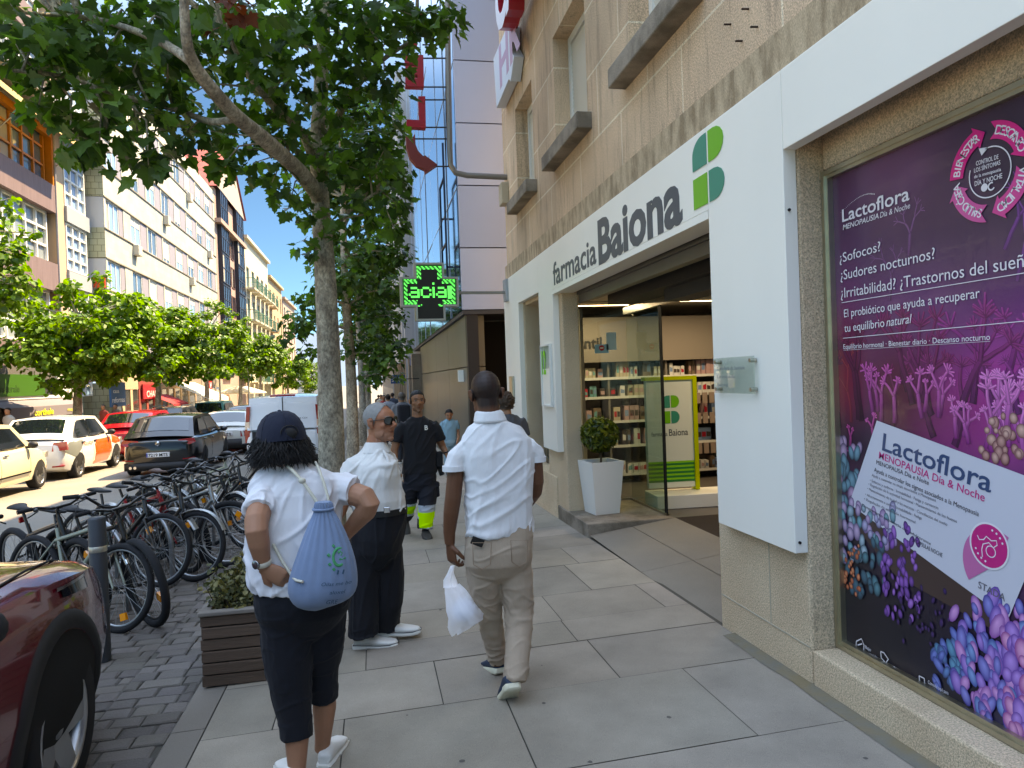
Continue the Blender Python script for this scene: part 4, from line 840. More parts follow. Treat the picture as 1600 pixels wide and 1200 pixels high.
sign('cafe_sign','small pale coffee sign with black letters beside the green sign',XA+.26,32.6,33.9,1.7,2.45,'c9c6c0',lines=[('COFFEE',32.7,1.85,.3,1.1)],tcol='151515')
AW2=empty('shop_awning',(XA+.3,29.8,1.4),0,'grey shop awning with yellow lettering on its valance','awning'); o2=(XA+.3,29.8,1.4)
p=MB(); p.add([(XA+.2,26.9,1.5),(XA+.2,33.5,1.5),(XA+.9,33.5,1.22),(XA+.9,26.9,1.22),(XA+.91,26.9,.82),(XA+.91,33.5,.82)],[(0,1,2,3),(3,2,5,4)]); p.build('canvas',mk('grey_canvas','6b646a',.85),AW2,o2)
p=MB(); p.box(XA+.1,XA+.3,26.9,33.5,1.5,1.62); p.build('cassette',M_wf,AW2,o2)
p=MB(); p.text('corthele',frameM((XA+.93,29.0,.9),(0,1,0),(0,0,1)),h=.24,w=1.6,ext=.002,bold=.02); p.text('moda',frameM((XA+.93,31.9,.95),(0,1,0),(0,0,1)),h=.15,w=.9,ext=.002); p.build('lettering',mk('yellow_letter','d8cc3c',.6),AW2,o2)
sign('orange_notice','small square orange notice on the tan shop pier',XA+.06,27.45,27.8,.35,.65,'e04a1c',cat='notice',dep=.03)
# ---- long white tiled block
XB=-12.3; yB0,yB1=37.62,63.2; ob=(XB,50,0); BB=empty('tiled_apartment_block',ob,0,'long pale tiled apartment block with rows of white windows','building')
rows=[3.62,6.6,9.55,12.5,15.45]; ops=[]; cols=[]
y=.12; 
W0=[(.15,2.75)]+[(3.9+i*3.05,3.9+i*3.05+2.85) for i in range(7)]
for z in rows:
    for a,c in W0: ops.append((a,c,z+.6,z+1.47+.6))
b=MB(); facade(b,(XB,yB0,-.6),(0,1,0),(0,0,1),yB1-yB0,18.5,ops,.14); b.quad((XB,yB1,-.6),(XB-8,yB1,-.6),(XB-8,yB1,17.9),(XB,yB1,17.9)); b.quad((XB,yB0,17.9),(XB,yB1,17.9),(XB-8,yB1,17.9),(XB-8,yB0,17.9)); b.build('wall',M_lt,BB,ob)
b=MB()
for z in [.0]+rows: b.box(XB-8,XB-.004,yB0-.001,yB0+.3,z-1.45 if z else -.6,z-.006 if z else 2.1)
b.box(XB-8,XB-.004,yB0-.001,yB0+.3,16.93,17.9); b.build('wall',M_ltx,BB,ob)
b=MB()
for z in rows: b.box(XB-7.9,XB-.01,yB0+.02,yB0+.28,z,z+1.468)
b.build('side_window_band',mk('side_pvc','b9bcc0',.5),BB,ob)
for ri,z in enumerate(rows):
    l=MB(); l.box(XB-.02,XB+.05,yB0,yB1,z-.06,z-.004); l.build('ledge',mk('ledge_brown','7a7468',.7),BB,ob)
    l=MB(); l.box(XB-.02,XB+.04,yB0,yB1,z+1.474,z+1.53); l.build('ledge',MATS['ledge_brown'],BB,ob)
    for i,(a,c) in enumerate(W0):
        if i==0: win(BB,ob,XB-.1,yB0+a,yB0+c-.6,z,z+1.46,3,1,M_wf,M_pblue); g=MB(); g.box(XB-.1,XB-.03,yB0+c-.59,yB0+c,z,z+1.46); g.build('infill_panel',M_gp,BB,ob); continue
        k=(i*7+ri*3)%5; wv=1.75 if k!=2 else 1.5
        win(BB,ob,XB-.1,yB0+a,yB0+a+wv,z,z+1.46,2,1,M_wf,M_pane if k<3 else M_pblue,.07,[0,.5,.85,.3,.65][k])
        g=MB(); g.box(XB-.12,XB-.03,yB0+a+wv+.01,yB0+c,z,z+1.46); g.build('infill_panel',M_gp,BB,ob)
        if (i+ri*2)%4==1: g=MB(); g.bbox(XB+.001,XB+.3,yB0+a+.2,yB0+a+.85,z-.62,z-.07,.02); g.box(XB+.3,XB+.305,yB0+a+.28,yB0+a+.77,z-.55,z-.14); g.build('air_conditioner',mk('ac_beige','b9b1a2',.6),BB,ob)
p=MB(); p.box(XB+.001,XB+.3,yB0-.35,yB0-.02,4.0,5.3); p.build('corner_sill',M_gp,BB,ob)
g=MB(); g.box(XB-.55,XB-.05,yB0-.12,yB0-.004,6.15+.5,6.15+1.0); g.build('orange_box',mk('orange_red','d84a22',.6),BB,ob)
# shops below it
for k,(y0,y1,c) in enumerate(((37.7,41.5,'b59a80'),(41.6,45.5,'8a4038'),(45.6,50,'b08a66'),(50.2,56,'8a7a6c'),(56.2,63,'9a8e80'))):
    g=MB(); g.box(XB-.2,XB+.06,y0,y1,1.75,2.6); g.build('fascia',mk('fas'+c,c,.6),BB,ob)
    for j in range(3): ya=lerp(y0,y1,j/3); g=MB(); g.box(XB-.2,XB+.05,ya,ya+.35,-.8,1.745); g.build('pier',mk('pier'+c,c,.7),BB,ob); g=MB(); g.box(XB-.05,XB+.02,ya+.36,lerp(y0,y1,(j+1)/3)-.01,-.8,1.7); g.build('shop_window',MATS['shop_dark_pane'],BB,ob)
sign('blue_shop_sign','square blue shop sign with white letters above a tan wall',XB+.3,36.4,38.4,.95,2.1,'1a5f92',lines=[('reformas',36.55,1.15,.26,1.7),('casa',36.7,1.6,.2,.8)],cat='sign')
sign('red_shop_sign','dark red shop sign with pale letters behind the trees',XB+.1,41.9,45.2,1.2,2.0,'9a1f28',lines=[('CHAR',42.5,1.3,.36,1.9)],tcol='e0c0b8')
sign('small_red_sign','tiny red hanging sign under the farther street trees',XB+.4,56.5,57.6,1.6,2.3,'d02020',lines=[('H',56.8,1.7,.4,.5)])
def tent(name,label,x,y0,y1,z0,z1,pr,c):
    o=(x,(y0+y1)/2,z1); t=empty(name,o,0,label,'awning'); p=MB(); p.add([(x,y0,z1),(x,y1,z1),(x+pr,y1,z0),(x+pr,y0,z0),(x+pr+.01,y0,z0-.25),(x+pr+.01,y1,z0-.25)],[(0,1,2,3),(3,2,5,4)]); p.build('canvas',mk('canvas_'+c,c,.8,translu=.2),t,o)
    for y in (y0+.1,y1-.1): p=MB(); p.tube([(x+.02,y,z0-.4),(x+pr-.02,y,z0-.02)],.025,6); p.build('arm',M_steel,t,o)
tent('white_awning','long white sloping awning over a cafe terrace',XB+.06,47.5,54,1.0,2.1,2.2,'d8d2c6'); tent('red_awning','short red awning with pale edge beside the white awning',XB+.06,43.5,46.8,.85,1.4,1.2,'a83038')
# ---- dark glazed block with red gable roof
oc=(XB,69.5,0); BC=empty('gabled_block',oc,0,'dark glazed block with a red tiled gable roof','building')
M_pinkst=mk('pink_stone','a08378',.75,var=.08); M_dkgl=mk('dark_gallery','23252e',.15,spec=.8)
b=MB(); b.box(XB-9,XB,63.25,75.9,-1,18.3); b.build('wall',M_pinkst,BC,oc)
for y0,y1 in ((64.2,67.4),(71.6,75.2)):
    for z0 in [2.6+i*2.65 for i in range(6)]: win(BC,oc,XB+.3,y0,y1,z0,z0+2.5,4,2,mk('navy_frame','1d2130',.5),M_dkgl,.1)
    g=MB(); g.box(XB+.001,XB+.29,y0,y1,2.5,18.45); g.build('bay',mk('bay_dark','2c2a30',.6),BC,oc)
for z0 in [2.8+i*2.65 for i in range(5)]:
    for y in (67.9,69.7): win(BC,oc,XB-.0+.002,y,y+1.4,z0,z0+1.9,2,1,mk('brown_frame','5a3a30',.6),M_dkgl,.08)
g=MB(); g.box(XB+.001,XB+.5,63.3,75.8,15.4,15.75); g.build('cornice',M_pinkst,BC,oc)
g=MB(); g.add([(XB+.35,63.0,18.31),(XB+.35,76.1,18.31),(XB+.35,69.55,23.2)],[(0,1,2)]); g.build('gable',mk('gable_tan','9f9388',.75),BC,oc)
M_tile=stone_mat('red_roof_tile','8a3a38','9a4640',.35,.45,0,'5a2424',axes='XY',speck=.1,ss=20,bump=.2)
g=MB(); g.add([(XB+.5,62.9,18.3),(XB+.5,69.55,23.3),(XB-10,69.55,23.3),(XB-10,62.9,18.3)],[(0,1,2,3)]); g.add([(XB+.5,76.2,18.3),(XB+.5,69.55,23.3),(XB-10,69.55,23.3),(XB-10,76.2,18.3)],[(3,2,1,0)]); g.build('roof',M_tile,BC,oc)
# ---- farther blocks
def block(name,label,y0,y1,h,x,mw,nb,rows_,fr,pn,balc=None,wf=.45):
    o=(x,y0,0); r=empty(name,o,0,label,'building'); ops=[]; wd=(y1-y0)/nb
    for i in range(nb):
        for z in rows_: ops.append(((i+.5-wf/2)*wd,(i+.5+wf/2)*wd,z+2,z+2.1+2))
    b=MB(); facade(b,(x,y0,-2),(0,1,0),(0,0,1),y1-y0,h+2,ops,.2); b.quad((x,y0,-2),(x,y0,h),(x-8,y0,h),(x-8,y0,-2)); b.quad((x,y1,h),(x,y1,-2),(x-8,y1,-2),(x-8,y1,h)); b.quad((x,y0,h),(x,y1,h),(x-8,y1,h),(x-8,y0,h)); b.build('wall',mw,r,o)
    g=MB(); g.box(x-.05,x+.35,y0-.05,y1,h,h+.3); g.build('cornice',mw,r,o)
    for i in range(nb):
        for z in rows_:
            win(r,o,x-.18,y0+(i+.5-wf/2)*wd,y0+(i+.5+wf/2)*wd,z,z+2.1,2,1,fr,pn,.12)
            if balc and i%balc[0]==balc[1]:
                g=MB(); ya,yb=y0+(i+.12)*wd,y0+(i+.88)*wd; g.box(x+.001,x+.8,ya,yb,z-.3,z-.12); q=g.build('balcony',mw,r,o)
                g=MB(); g.box(x+.76,x+.8,ya,yb,z+.8,z+.86); 
                for k in range(9): yy=lerp(ya,yb-.04,k/8); g.box(x+.765,x+.795,yy,yy+.04,z-.12,z+.8)
                g.box(x,x+.8,ya,ya+.04,z+.8,z+.86); g.build('railing',balc[2],q,o)
    return r
M_dgreen=mk('balcony_green','3f7464',.6); M_d=mk('pale_cream','b9b09a',.75,var=.06); M_e=mk('ochre_wall','ab9273',.75,var=.08); M_f2=mk('rosy_wall','a38d80',.75,var=.06)
block('cream_block','cream block with green iron balconies far along the street',76,92.5,16.6,-12.1,M_d,5,[2.2,5.4,8.6,11.8],mk('green_frame','5c8a80',.6),M_pane,(1,0,M_dgreen),.5)
block('ochre_block','ochre block with few windows beyond the green balconies',92.6,106,15.0,-12.1,M_e,4,[2.2,5.4,8.6,11.6],M_wf,M_pane2,(4,0,M_dgreen),.35)
block('rosy_block','rosy block closing the row of houses far down the street',106.1,122,13.9,-12.0,M_f2,4,[2.2,5.2,8.2,10.8],M_wf,M_pane2,None,.35)
block('distant_block','small distant pale block beyond the last street trees',150,170,6,-9,mk('distant_wall','b5b0a8',.8),4,[.5,3],M_wf,M_pane,None,.4)
# far hill, its blue is distance haze put into the colour
b=MB(); N_=40; v=[]
for i in range(N_+1):
    x=lerp(-700,500,i/N_); h=60+70*math.exp(-((x+20)/260)**2)+14*mnoise.noise((x*.01,0,3)); v+=[(x,1500,-10),(x,1700,h)]
b.add(v,[(2*i,2*i+2,2*i+3,2*i+1) for i in range(N_)],0,True); tag(b.build('hill',mk('hill_haze_blue','5c7288',.95,var=.2,vs=.01)),kind='structure')
# ---------------------------------------------------------------- street trees
M_bark=mk('plane_bark','857a6b',.92,col2='b3a996',vs=7,vdet=6,speck=.42,ss=38,bump=.9,bs=42,bd=.02,stretch=(1,1,.6))
M_leaf=mk('maple_leaf','38552b',.42,island=.4,col2='4f702e',translu=.4,spec=.4)
M_leafL=mk('sunny_leaf','45661f',.45,island=.4,col2='577624',translu=.33,spec=.4)
M_leafD=mk('far_leaf','4d6e26',.5,island=.4,col2='5c7c2c',translu=.36,spec=.3)
M_leafR=mk('dry_leaf','7a3a22',.6,island=.3,translu=.2)
LOBE=[(0,0),(.16,-.1),(.34,-.12),(.30,.06),(.50,.14),(.62,.30),(.44,.34),(.50,.50),(.34,.50),(.24,.56),(.22,.74),(.12,.80),(0,1.0)]
LEAF=LOBE+[(-x,y) for x,y in LOBE[-2:0:-1]]
LC_=(0,.3)
def leaf_detail(b,c,n,u,s,m=0):
    # palmate leaf: n normal, u towards the tip
    v=n.cross(u); o=len(b.v); fold=random.uniform(.05,.28)
    b.v.append(tuple(c+u*(LC_[1]*s)))
    for x,y in LEAF: q=c+u*(y*s)+v*(x*s)+n*(abs(x)*fold*s-(y*y)*.18*s); b.v.append((q.x,q.y,q.z))
    k=len(LEAF)
    for i in range(k): b.f.append((o,o+1+i,o+1+(i+1)%k)); b.m.append(m); b.s.append(False)
def leaf_simple(b,c,n,u,s,m=0):
    v=n.cross(u); o=len(b.v)
    for x,y,z in ((0,0,0),(.5,.25,.08),(.36,.7,.0),(0,1,-.12),(-.36,.7,0),(-.5,.25,.08)):
        q=c+u*(y*s)+v*(x*s)+n*(z*s); b.v.append((q.x,q.y,q.z))
    b.f.append((o,o+1,o+2,o+3)); b.f.append((o,o+3,o+4,o+5)); b.m+=[m,m]; b.s+=[False,False]
def fill(b,c,r,n,size,det,flat=.75,m=0):
    for _ in range(n):
        d=Vector(RS.normal(size=3)).normalized(); rr=r*random.random()**.45; p=c+Vector((d.x*rr,d.y*rr,d.z*rr*flat))
        nn=(Vector((0,0,1))*.75+d*.6+Vector(RS.normal(size=3))*.45).normalized(); out=Vector((d.x,d.y,-.55-.5*random.random()))+Vector(RS.normal(size=3))*.35; uu=(out-nn*out.dot(nn)).normalized()
        s=size*random.uniform(.65,1.2); det(b,p,nn,uu,s,m)
def limb(b,pts,r0,r1,n=10,wob=.0):
    P=[]; 
    for i in range(len(pts)-1):
        for k in range(4):
            t=k/4; a=pts[max(i-1,0)];q=pts[i];c=pts[i+1];d=pts[min(i+2,len(pts)-1)]
            P.append(.5*((2*q)+(c-a)*t+(2*a-5*q+4*c-d)*t*t+(3*q-a-3*c+d)*t**3))
    P.append(pts[-1]); m=len(P); rr=[lerp(r0,r1,(i/(m-1))**.8)*(1+.05*mnoise.noise((i*.7,r0*9,0))) for i in range(m)]
    b.tube(P,rr,n); return P
def near(pts,c):
    return min(pts,key=lambda q:(q-c).length+max(0,q.z-c.z)*.8)
# --- the big maple by the kerb
T=onY(519,860,8.5); tx,ty=T.x,8.5; to=(tx,ty,gz(tx,ty))
TR=empty('maple_tree',to,0,'large maple with dark overhanging leaves, nearest tree on the sidewalk','tree')
J=lambda px,py,Y: onY(px,py,Y)
tb=MB(); skel=[]
base=Vector((tx,ty,gz(tx,ty)-.05))
skel+=limb(tb,[base,J(518,700,8.5),J(514,560,8.5),J(508,430,8.45),J(501,320,8.4),J(497,220,8.4),J(503,110,8.45),J(508,-60,8.5),J(500,-300,8.4)],.175,.05,14)
skel+=limb(tb,[J(501,310,8.42),J(468,268,7.7),J(418,222,6.8),J(372,184,6.2),J(330,138,5.8),J(302,98,5.55),J(290,50,5.4),J(287,-60,5.3)],.095,.028,12)
skel+=limb(tb,[J(372,184,6.2),J(330,190,6.3),J(270,170,6.4),J(190,150,6.0),J(100,120,5.7),J(20,110,5.5)],.035,.012,8)
skel+=limb(tb,[J(499,290,8.4),J(476,215,8.1),J(440,180,7.7),J(390,120,7.3),J(350,40,7.0)],.06,.02,8)
skel+=limb(tb,[J(498,240,8.4),J(540,160,8.0),J(590,100,7.6),J(650,60,7.2)],.05,.015,8)
skel+=limb(tb,[J(505,380,8.45),J(545,330,8.3),J(590,300,8.1)],.04,.012,8)
skel+=limb(tb,[J(302,98,5.55),J(240,60,5.8),J(150,30,6.2),J(40,20,5.8)],.04,.014,8)
lb=MB()
CL=[(20,20,5.6,.42),(75,15,6,.45),(140,15,6.4,.4),(200,25,6.3,.45),(255,30,6,.45),(320,20,6.2,.45),(380,25,6.4,.45),(440,25,7,.5),(500,15,7.6,.5),(560,15,7.3,.5),(620,15,7,.45),(670,20,7,.4),
(25,85,5.5,.3),(105,85,5.9,.4),(165,85,6.2,.4),(215,95,6.2,.42),(262,100,6.3,.42),(330,80,6.6,.42),(372,95,6.8,.42),(425,90,7,.45),(470,105,7.4,.45),(535,90,7.4,.45),(590,75,7.2,.42),(630,48,7,.32),(690,42,7,.2),
(45,62,5.5,.3),(90,150,5.8,.36),(130,185,5.8,.36),(155,225,5.8,.26),(195,160,6.2,.4),(215,215,6.1,.34),(232,258,6.0,.2),(262,185,6.4,.4),(275,225,6.4,.26),(70,120,5.6,.22),(60,168,5.6,.16),(110,225,5.7,.17),(290,150,6.6,.4),
(385,150,7.2,.4),(425,155,7.4,.4),(400,205,7.3,.34),(355,235,7.1,.22),(395,255,7.2,.3),(345,262,7.0,.12),(440,215,7.6,.3),(425,285,7.6,.25),(455,310,7.8,.22),(330,205,7,.2),
(545,150,7.8,.42),(585,140,7.6,.4),(600,120,7.4,.28),(555,205,7.9,.42),(590,215,7.8,.36),(545,260,8,.42),(590,270,8,.34),(615,315,7.9,.22),(560,310,8.1,.4),(540,355,8.2,.34),(585,350,8.1,.3),(618,362,7.8,.12),(520,240,8.2,.38),(480,170,8,.4),(470,335,8.1,.2),(475,250,8.2,.3),(600,235,7.6,.22),(480,385,8.2,.16),(700,30,7.1,.2),
(340,50,6.9,.45),(290,70,6.2,.4),(410,60,7.4,.45),(460,60,7.8,.45),(180,50,6.6,.45),(120,55,6.4,.4),(235,140,6.6,.4),(600,40,7.6,.4),(540,50,8,.45)]
rt7=random.Random(3)
LIMB=[(501,310),(468,268),(418,222),(372,184),(330,138),(302,98),(290,50)]
for (px,py,Y,r) in CL:
    if px>270 and min(math.hypot(px-a,py-c) for a,c in LIMB)<75: Y=max(Y,7.5)
    c=J(px,py,Y); q=near(skel,c); mid=(q+c)*.5+Vector((rt7.uniform(-.1,.1),0,.08)); tb.tube([q,mid,c],[.013,.009,.004],5)
    fill(lb,c,r,int(12+115*r*r*1.25),.14,leaf_detail)
# crown above the picture
for i in range(85):
    d=Vector(RS.normal(size=3)).normalized(); c=Vector((-1.6,7.6,7.0))+Vector((d.x*2.9,d.y*2.9,d.z*2.6))*random.random()**.4
    k=(c-C0); py=600-FPX*k.dot(CU)/max(.1,k.dot(fw))
    if k.dot(fw)>0 and py>-30: continue
    fill(lb,c,.55,50,.14,leaf_detail); q=near(skel,c); tb.tube([q,(q+c)*.5,c],[.02,.012,.004],5)
tb.build('trunk',M_bark,TR,to); lb.build('crown',M_leaf,TR,to)
db=MB(); c=J(365,12,6.0); fill(db,c,.13,14,.13,leaf_detail); fill(db,J(335,50,6.0),.05,3,.1,leaf_detail); db.build('dry_leaves',M_leafR,TR,to)
# --- general street tree
def street_tree(label,x,y,z0,r,ztop,cc,cr,ncl,nlv,size,m,extra=(),group=None,clr=.55,det=leaf_simple,seed=1,lean=0):
    o=(x,y,z0); t=empty('street_tree',o,0,label,'tree',group); rr=random.Random(seed); tb=MB(); lb=MB()
    sk=limb(tb,[Vector((x,y,z0-.1)),Vector((x+.03+lean*.3,y,lerp(z0,ztop,.35))),Vector((x-.02+lean*.7,y,lerp(z0,ztop,.7))),Vector((x+lean,y,ztop))],r,r*.35,10)
    cs=[]
    for i in range(ncl):
        d=Vector((rr.gauss(0,1),rr.gauss(0,1),rr.gauss(0,1))).normalized(); k=rr.random()**.38
        cs.append((Vector((cc[0]+d.x*cr[0]*k,cc[1]+d.y*cr[1]*k,cc[2]+d.z*cr[2]*k)),clr*rr.uniform(.4,1.15)))
    cs+=[(Vector(e[:3]),e[3]) for e in extra]
    for i,(c,q) in enumerate(cs):
        fill(lb,c,q,int(nlv*q*q/(clr*clr)*rr.uniform(.6,1.3)),size,det)
        if i%2==0: a=near(sk,c); tb.tube([a,(a+c)*.5+Vector((0,0,.1)),c],[r*.22,r*.13,r*.05],5)
    tb.build('trunk',M_bark,t,o); lb.build('crown',m,t,o); return t
for i,(px,Y,lab) in enumerate(((549,15.2,'second maple along the sidewalk, just behind the nearest trunk'),(566,25.0,'third maple along the sidewalk with a thin trunk'),(574,37,'fourth maple along the sidewalk, seen between trunks'),(577,50,'fifth maple far along the right sidewalk'),(579,66,'sixth maple, farthest of the right sidewalk row'))):
    p=onY(px,660,Y); z0=gz(p.x,Y); ex=[]
    if i==0: ex=[(*onY(q[0],q[1],q[2]),q[3]) for q in ((470,505,14.6,.4),(450,525,14.4,.3),(490,470,14.8,.4),(480,550,14.6,.3),(600,560,15,.45),(620,540,15,.35),(615,450,15,.5),(590,500,15.2,.6),(560,540,15.4,.6),(555,430,15.4,.7),(585,400,15.4,.6),(625,400,15,.4),(620,350,15,.25),(600,330,15.4,.5),(570,280,15.4,.6),(610,260,15.2,.4),(620,590,15,.2),(580,590,15.2,.3))]
    street_tree(lab,p.x,Y,z0,.155,5.5,(p.x+.35,Y+.6,5.6 if i==0 else 4.6),(1.15,2.0,2.7 if i==0 else 2.0),26 if i<2 else 20,190 if i<2 else 120,.15 if i<2 else .19,M_leaf,ex,None,.65,leaf_detail if i==0 else leaf_simple,seed=20+i)
GL='street trees along the far pavement'
for i,(px,py,Y,rx,rz,n,lab) in enumerate(((142,525,28,2.6,2.1,60,'bushy sunlit tree before the shop awning, nearest whole tree across the street'),(262,545,37.5,2.5,2.0,48,'sunlit street tree before the red shop sign'),(328,535,48,2.2,2.5,40,'sunlit street tree before the white awning'),(385,552,60,2.3,2.3,36,'round street tree left of the slim lamp mast'),(415,565,74,2.2,2.2,30,'pale street tree before the ochre block'),(452,580,90,2.2,2.4,34,'dark green tree near the end of the street'),(482,590,104,2.9,2.3,34,'yellow green tree at the far end of the street'))):
    X=-10.8 if i<5 else (-10.2 if i==5 else -9.0)
    c=onY(px,py,Y); X=c.x; sp=[]
    for q in range(9): a=random.uniform(-1,1); sp.append((c.x+a*rx*.7,Y+random.uniform(-1,1),c.z+rz*random.uniform(.75,1.25)*(1-.5*abs(a)),.35)); sp.append((c.x+random.choice((-1,1))*rx*random.uniform(.7,1.1),Y+random.uniform(-1,.3),c.z+random.uniform(-.8,.5)*rz,.4))
    tpx=(115,243,322,374,405,450,480)[i]; tr_=onY(tpx,640,Y); z0=CG*Y+.05
    street_tree(lab,tr_.x,Y,z0,.2,c.z+.4,(c.x,Y,c.z),(rx*.85,rx*.9,rz*.85),n,230 if i<3 else 150,.2 if i<3 else .26,(M_leafL,M_leafD)[i in(0,5)],sp,None,.75,seed=40+i,lean=(c.x-tr_.x)*.5)
# tree half outside the picture on the left
ex=[(*onY(q[0],q[1],q[2]),q[3]) for q in ((12,330,20,.35),(20,390,20,.4),(30,430,20,.4),(10,450,20,.45),(45,445,20,.25),(5,400,20,.5),(50,365,20.2,.22),(-5,470,20,.4),(15,310,20,.2))]
c=onY(-90,430,20); street_tree('sunlit tree at the left edge of the street scene',onY(-110,600,20).x,20,CG*20,.2,c.z+1,(c.x,20,c.z),(1.3,1.8,2.0),26,200,.17,M_leafL,ex,None,.7,seed=77)
# ---------------------------------------------------------------- vehicles
M_tyre=mk('tyre_rubber','17171a',.85,bump=.2,bs=120); M_rim=mk('alloy_rim','a8aaac',.3,.9); M_rimd=mk('dark_rim','3a3b3d',.35,.8); M_well=mk('wheel_well','0c0c0d',.9)
M_cglass=mk('car_glass','10161a',.03,spec=1,coat=.5); M_lgt=mk('red_lamp','9c0f18',.12,coat=.6,var=.2,vs=12); M_clr=mk('clear_lamp','b9b4b0',.1,coat=.6,metal=.4); M_plas=mk('black_plastic','1c1c1e',.6,bump=.1,bs=300); M_chr=mk('chrome','c9cbcd',.12,1); M_plate=mk('number_plate','d9dadb',.4); M_amb=mk('amber_lamp','d8701a',.2,coat=.5); M_shad=mk('seam_black','0a0a0b',.8)
def cspline(tab,x):
    X=[a for a,_ in tab]; Y=[b for _,b in tab]
    if x<=X[0]: return Y[0]
    if x>=X[-1]: return Y[-1]
    for i in range(len(X)-1):
        if X[i]<=x<=X[i+1]:
            h=X[i+1]-X[i]; t=(x-X[i])/h
            m0=(Y[i+1]-Y[i-1])/(X[i+1]-X[i-1]) if i>0 else (Y[1]-Y[0])/h
            m1=(Y[i+2]-Y[i])/(X[i+2]-X[i]) if i+2<len(X) else (Y[i+1]-Y[i])/h
            return (2*t**3-3*t*t+1)*Y[i]+(t**3-2*t*t+t)*h*m0+(-2*t**3+3*t*t)*Y[i+1]+(t**3-t*t)*h*m1
def car(name,label,cat,pos,P,paint,group=None,rz=R(90)):
    L_,W,H=P['L'],P['W'],P['H']; hw=W/2; xr,xf=-L_/2,L_/2; wr=P.get('wr',.31); fx=xf-P['fo']; rx=fx-P['wb']; zl=P.get('zl',.2)
    root=empty(name,pos,rz,label,cat,group)
    belt=P['belt']; # (x, z) deck/hood/belt line from rear to front
    N_=44; xs=[lerp(xr,xf,i/(N_-1)) for i in range(N_)]
    def wid(x):
        e=min((x-xr)/.55,(xf-x)/.75,1); e=max(e,0); return hw*(P.get('wend',.80)+(1-P.get('wend',.80))*math.sin(e*math.pi/2)**.8)
    def zlow(x): e=max(0,min((x-xr)/.35,(xf-x)/.45,1)); return zl+(1-e)*.10
    def sect(x):
        w,z0,z1=wid(x),zlow(x),cspline(belt,x); h=z1-z0
        half=[(w*.80,z0),(w*.93,z0+.03),(w*.975,z0+.12*h/.6),(w*1.0,z0+.42*h),(w*.992,z0+.62*h),(w*.975,z0+.80*h),(w*.945,z0+.93*h),(w*.88,z1-.012),(w*.70,z1+.004),(w*.35,z1+.016)]
        pts=half+[(0,z1+.02)]+[(-y,z) for y,z in half[::-1]]
        return [(x,y,z) for y,z in pts]
    rings=[sect(x) for x in xs]
    # rounded ends
    def endcap(x,dx,k):
        s_=sect(x); zc=sum(p[2] for p in s_)/len(s_); return [(x+dx,p[1]*k,zc+(p[2]-zc)*k) for p in s_]
    rings=[endcap(xr,-.035,.90)]+[endcap(xr,-.012,.97)]+rings+[endcap(xf,.015,.97),endcap(xf,.05,.88)]
    b=MB(); b.loft(rings,0,True,True); me0=b.build('tmp',paint)
    # wheel openings
    c=MB()
    for wx in (fx,rx):
        for sgn in (-1,1):
            y0=sgn*hw*.70; y1=sgn*(hw+.2); n=28; r=wr*1.16
            ring=lambda y:[(wx+r*math.cos(2*math.pi*k/n),y,wr+r*math.sin(2*math.pi*k/n)) for k in range(n)]
            c.loft([ring(min(y0,y1)),ring(max(y0,y1))],0,False,True)
    cut=c.build('tmpc',M_well); 
    md=me0.modifiers.new('b','BOOLEAN'); md.operation='DIFFERENCE'; md.object=cut; md.solver='EXACT'
    bpy.context.view_layer.update(); me=bpy.data.meshes.new_from_object(me0.evaluated_get(bpy.context.evaluated_depsgraph_get()))
    bm=bmesh.new(); bm.from_mesh(me); V=[v.co[:] for v in bm.verts]; bm.verts.index_update(); F=[[v.index for v in f.verts] for f in bm.faces]
    bd=MB()
    for f in F:
        cx=sum(V[i][0] for i in f)/len(f); cz=sum(V[i][2] for i in f)/len(f); cy=sum(V[i][1] for i in f)/len(f)
        inn=any((cx-wx)**2+(cz-wr)**2<(wr*1.165)**2 for wx in (fx,rx)) and abs(cy)<hw*1.02
        pl=P.get('clad',0) and cz<P['clad']; 
        bd.f.append(tuple(f)); bd.m.append(1 if inn else (2 if pl else 0)); bd.s.append(not inn)
    bd.v=V; bm.free()
    for o in (me0,cut): m_=o.data; bpy.data.objects.remove(o); bpy.data.meshes.remove(m_)
    for q in list(KIDS): pass
    # cabin
    A,B,C,D=P['cabin']  # windscreen foot, top, roof rear, rear window foot (x,z)
    kw=P.get('tumble',.74); n=9
    def cw(x): return wid(x)*.90
    def cab(t,u,off=0.0):
        # t along A-B-C-D profile 0..3, u across -1..1
        i=min(int(t),2); k=t-i; pts=[A,B,C,D]; p,q=pts[i],pts[i+1]; x=lerp(p[0],q[0],k); z=lerp(p[1],q[1],k)
        hb=P['cbelt']; top=max(0,min(1,(z-hb)/(H-hb))); w=lerp(cw(lerp(A[0],D[0],.5)),wid(0)*kw,top**1.0); crown=.045*(1-u*u)
        if i==1: return Vector((x,u*w,z+crown+.03*math.sin(k*math.pi)+off))
        d=(1 if i==0 else -1); nx,nz=(q[1]-p[1]),-(q[0]-p[0]); l=math.hypot(nx,nz); nx,nz=nx/l,nz/l
        if nz<0: nx,nz=-nx,-nz
        return Vector((x+nx*(crown*1.3+off),u*w,z+nz*(crown*1.3+off)))
    ts=[0,.5,.9,1,1.1,1.35,1.65,1.9,2,2.1,2.5,3]; us=[-1,-.9,-.5,0,.5,.9,1]
    g=[[cab(t,u) for u in us] for t in ts]; o=len(bd.v); nu=len(us)
    V=[tuple(p) for r in g for p in r]; F=[(i*nu+j,(i+1)*nu+j,(i+1)*nu+j+1,i*nu+j+1) for i in range(len(ts)-1) for j in range(nu-1)]
    bd.add(V,F,0,True)
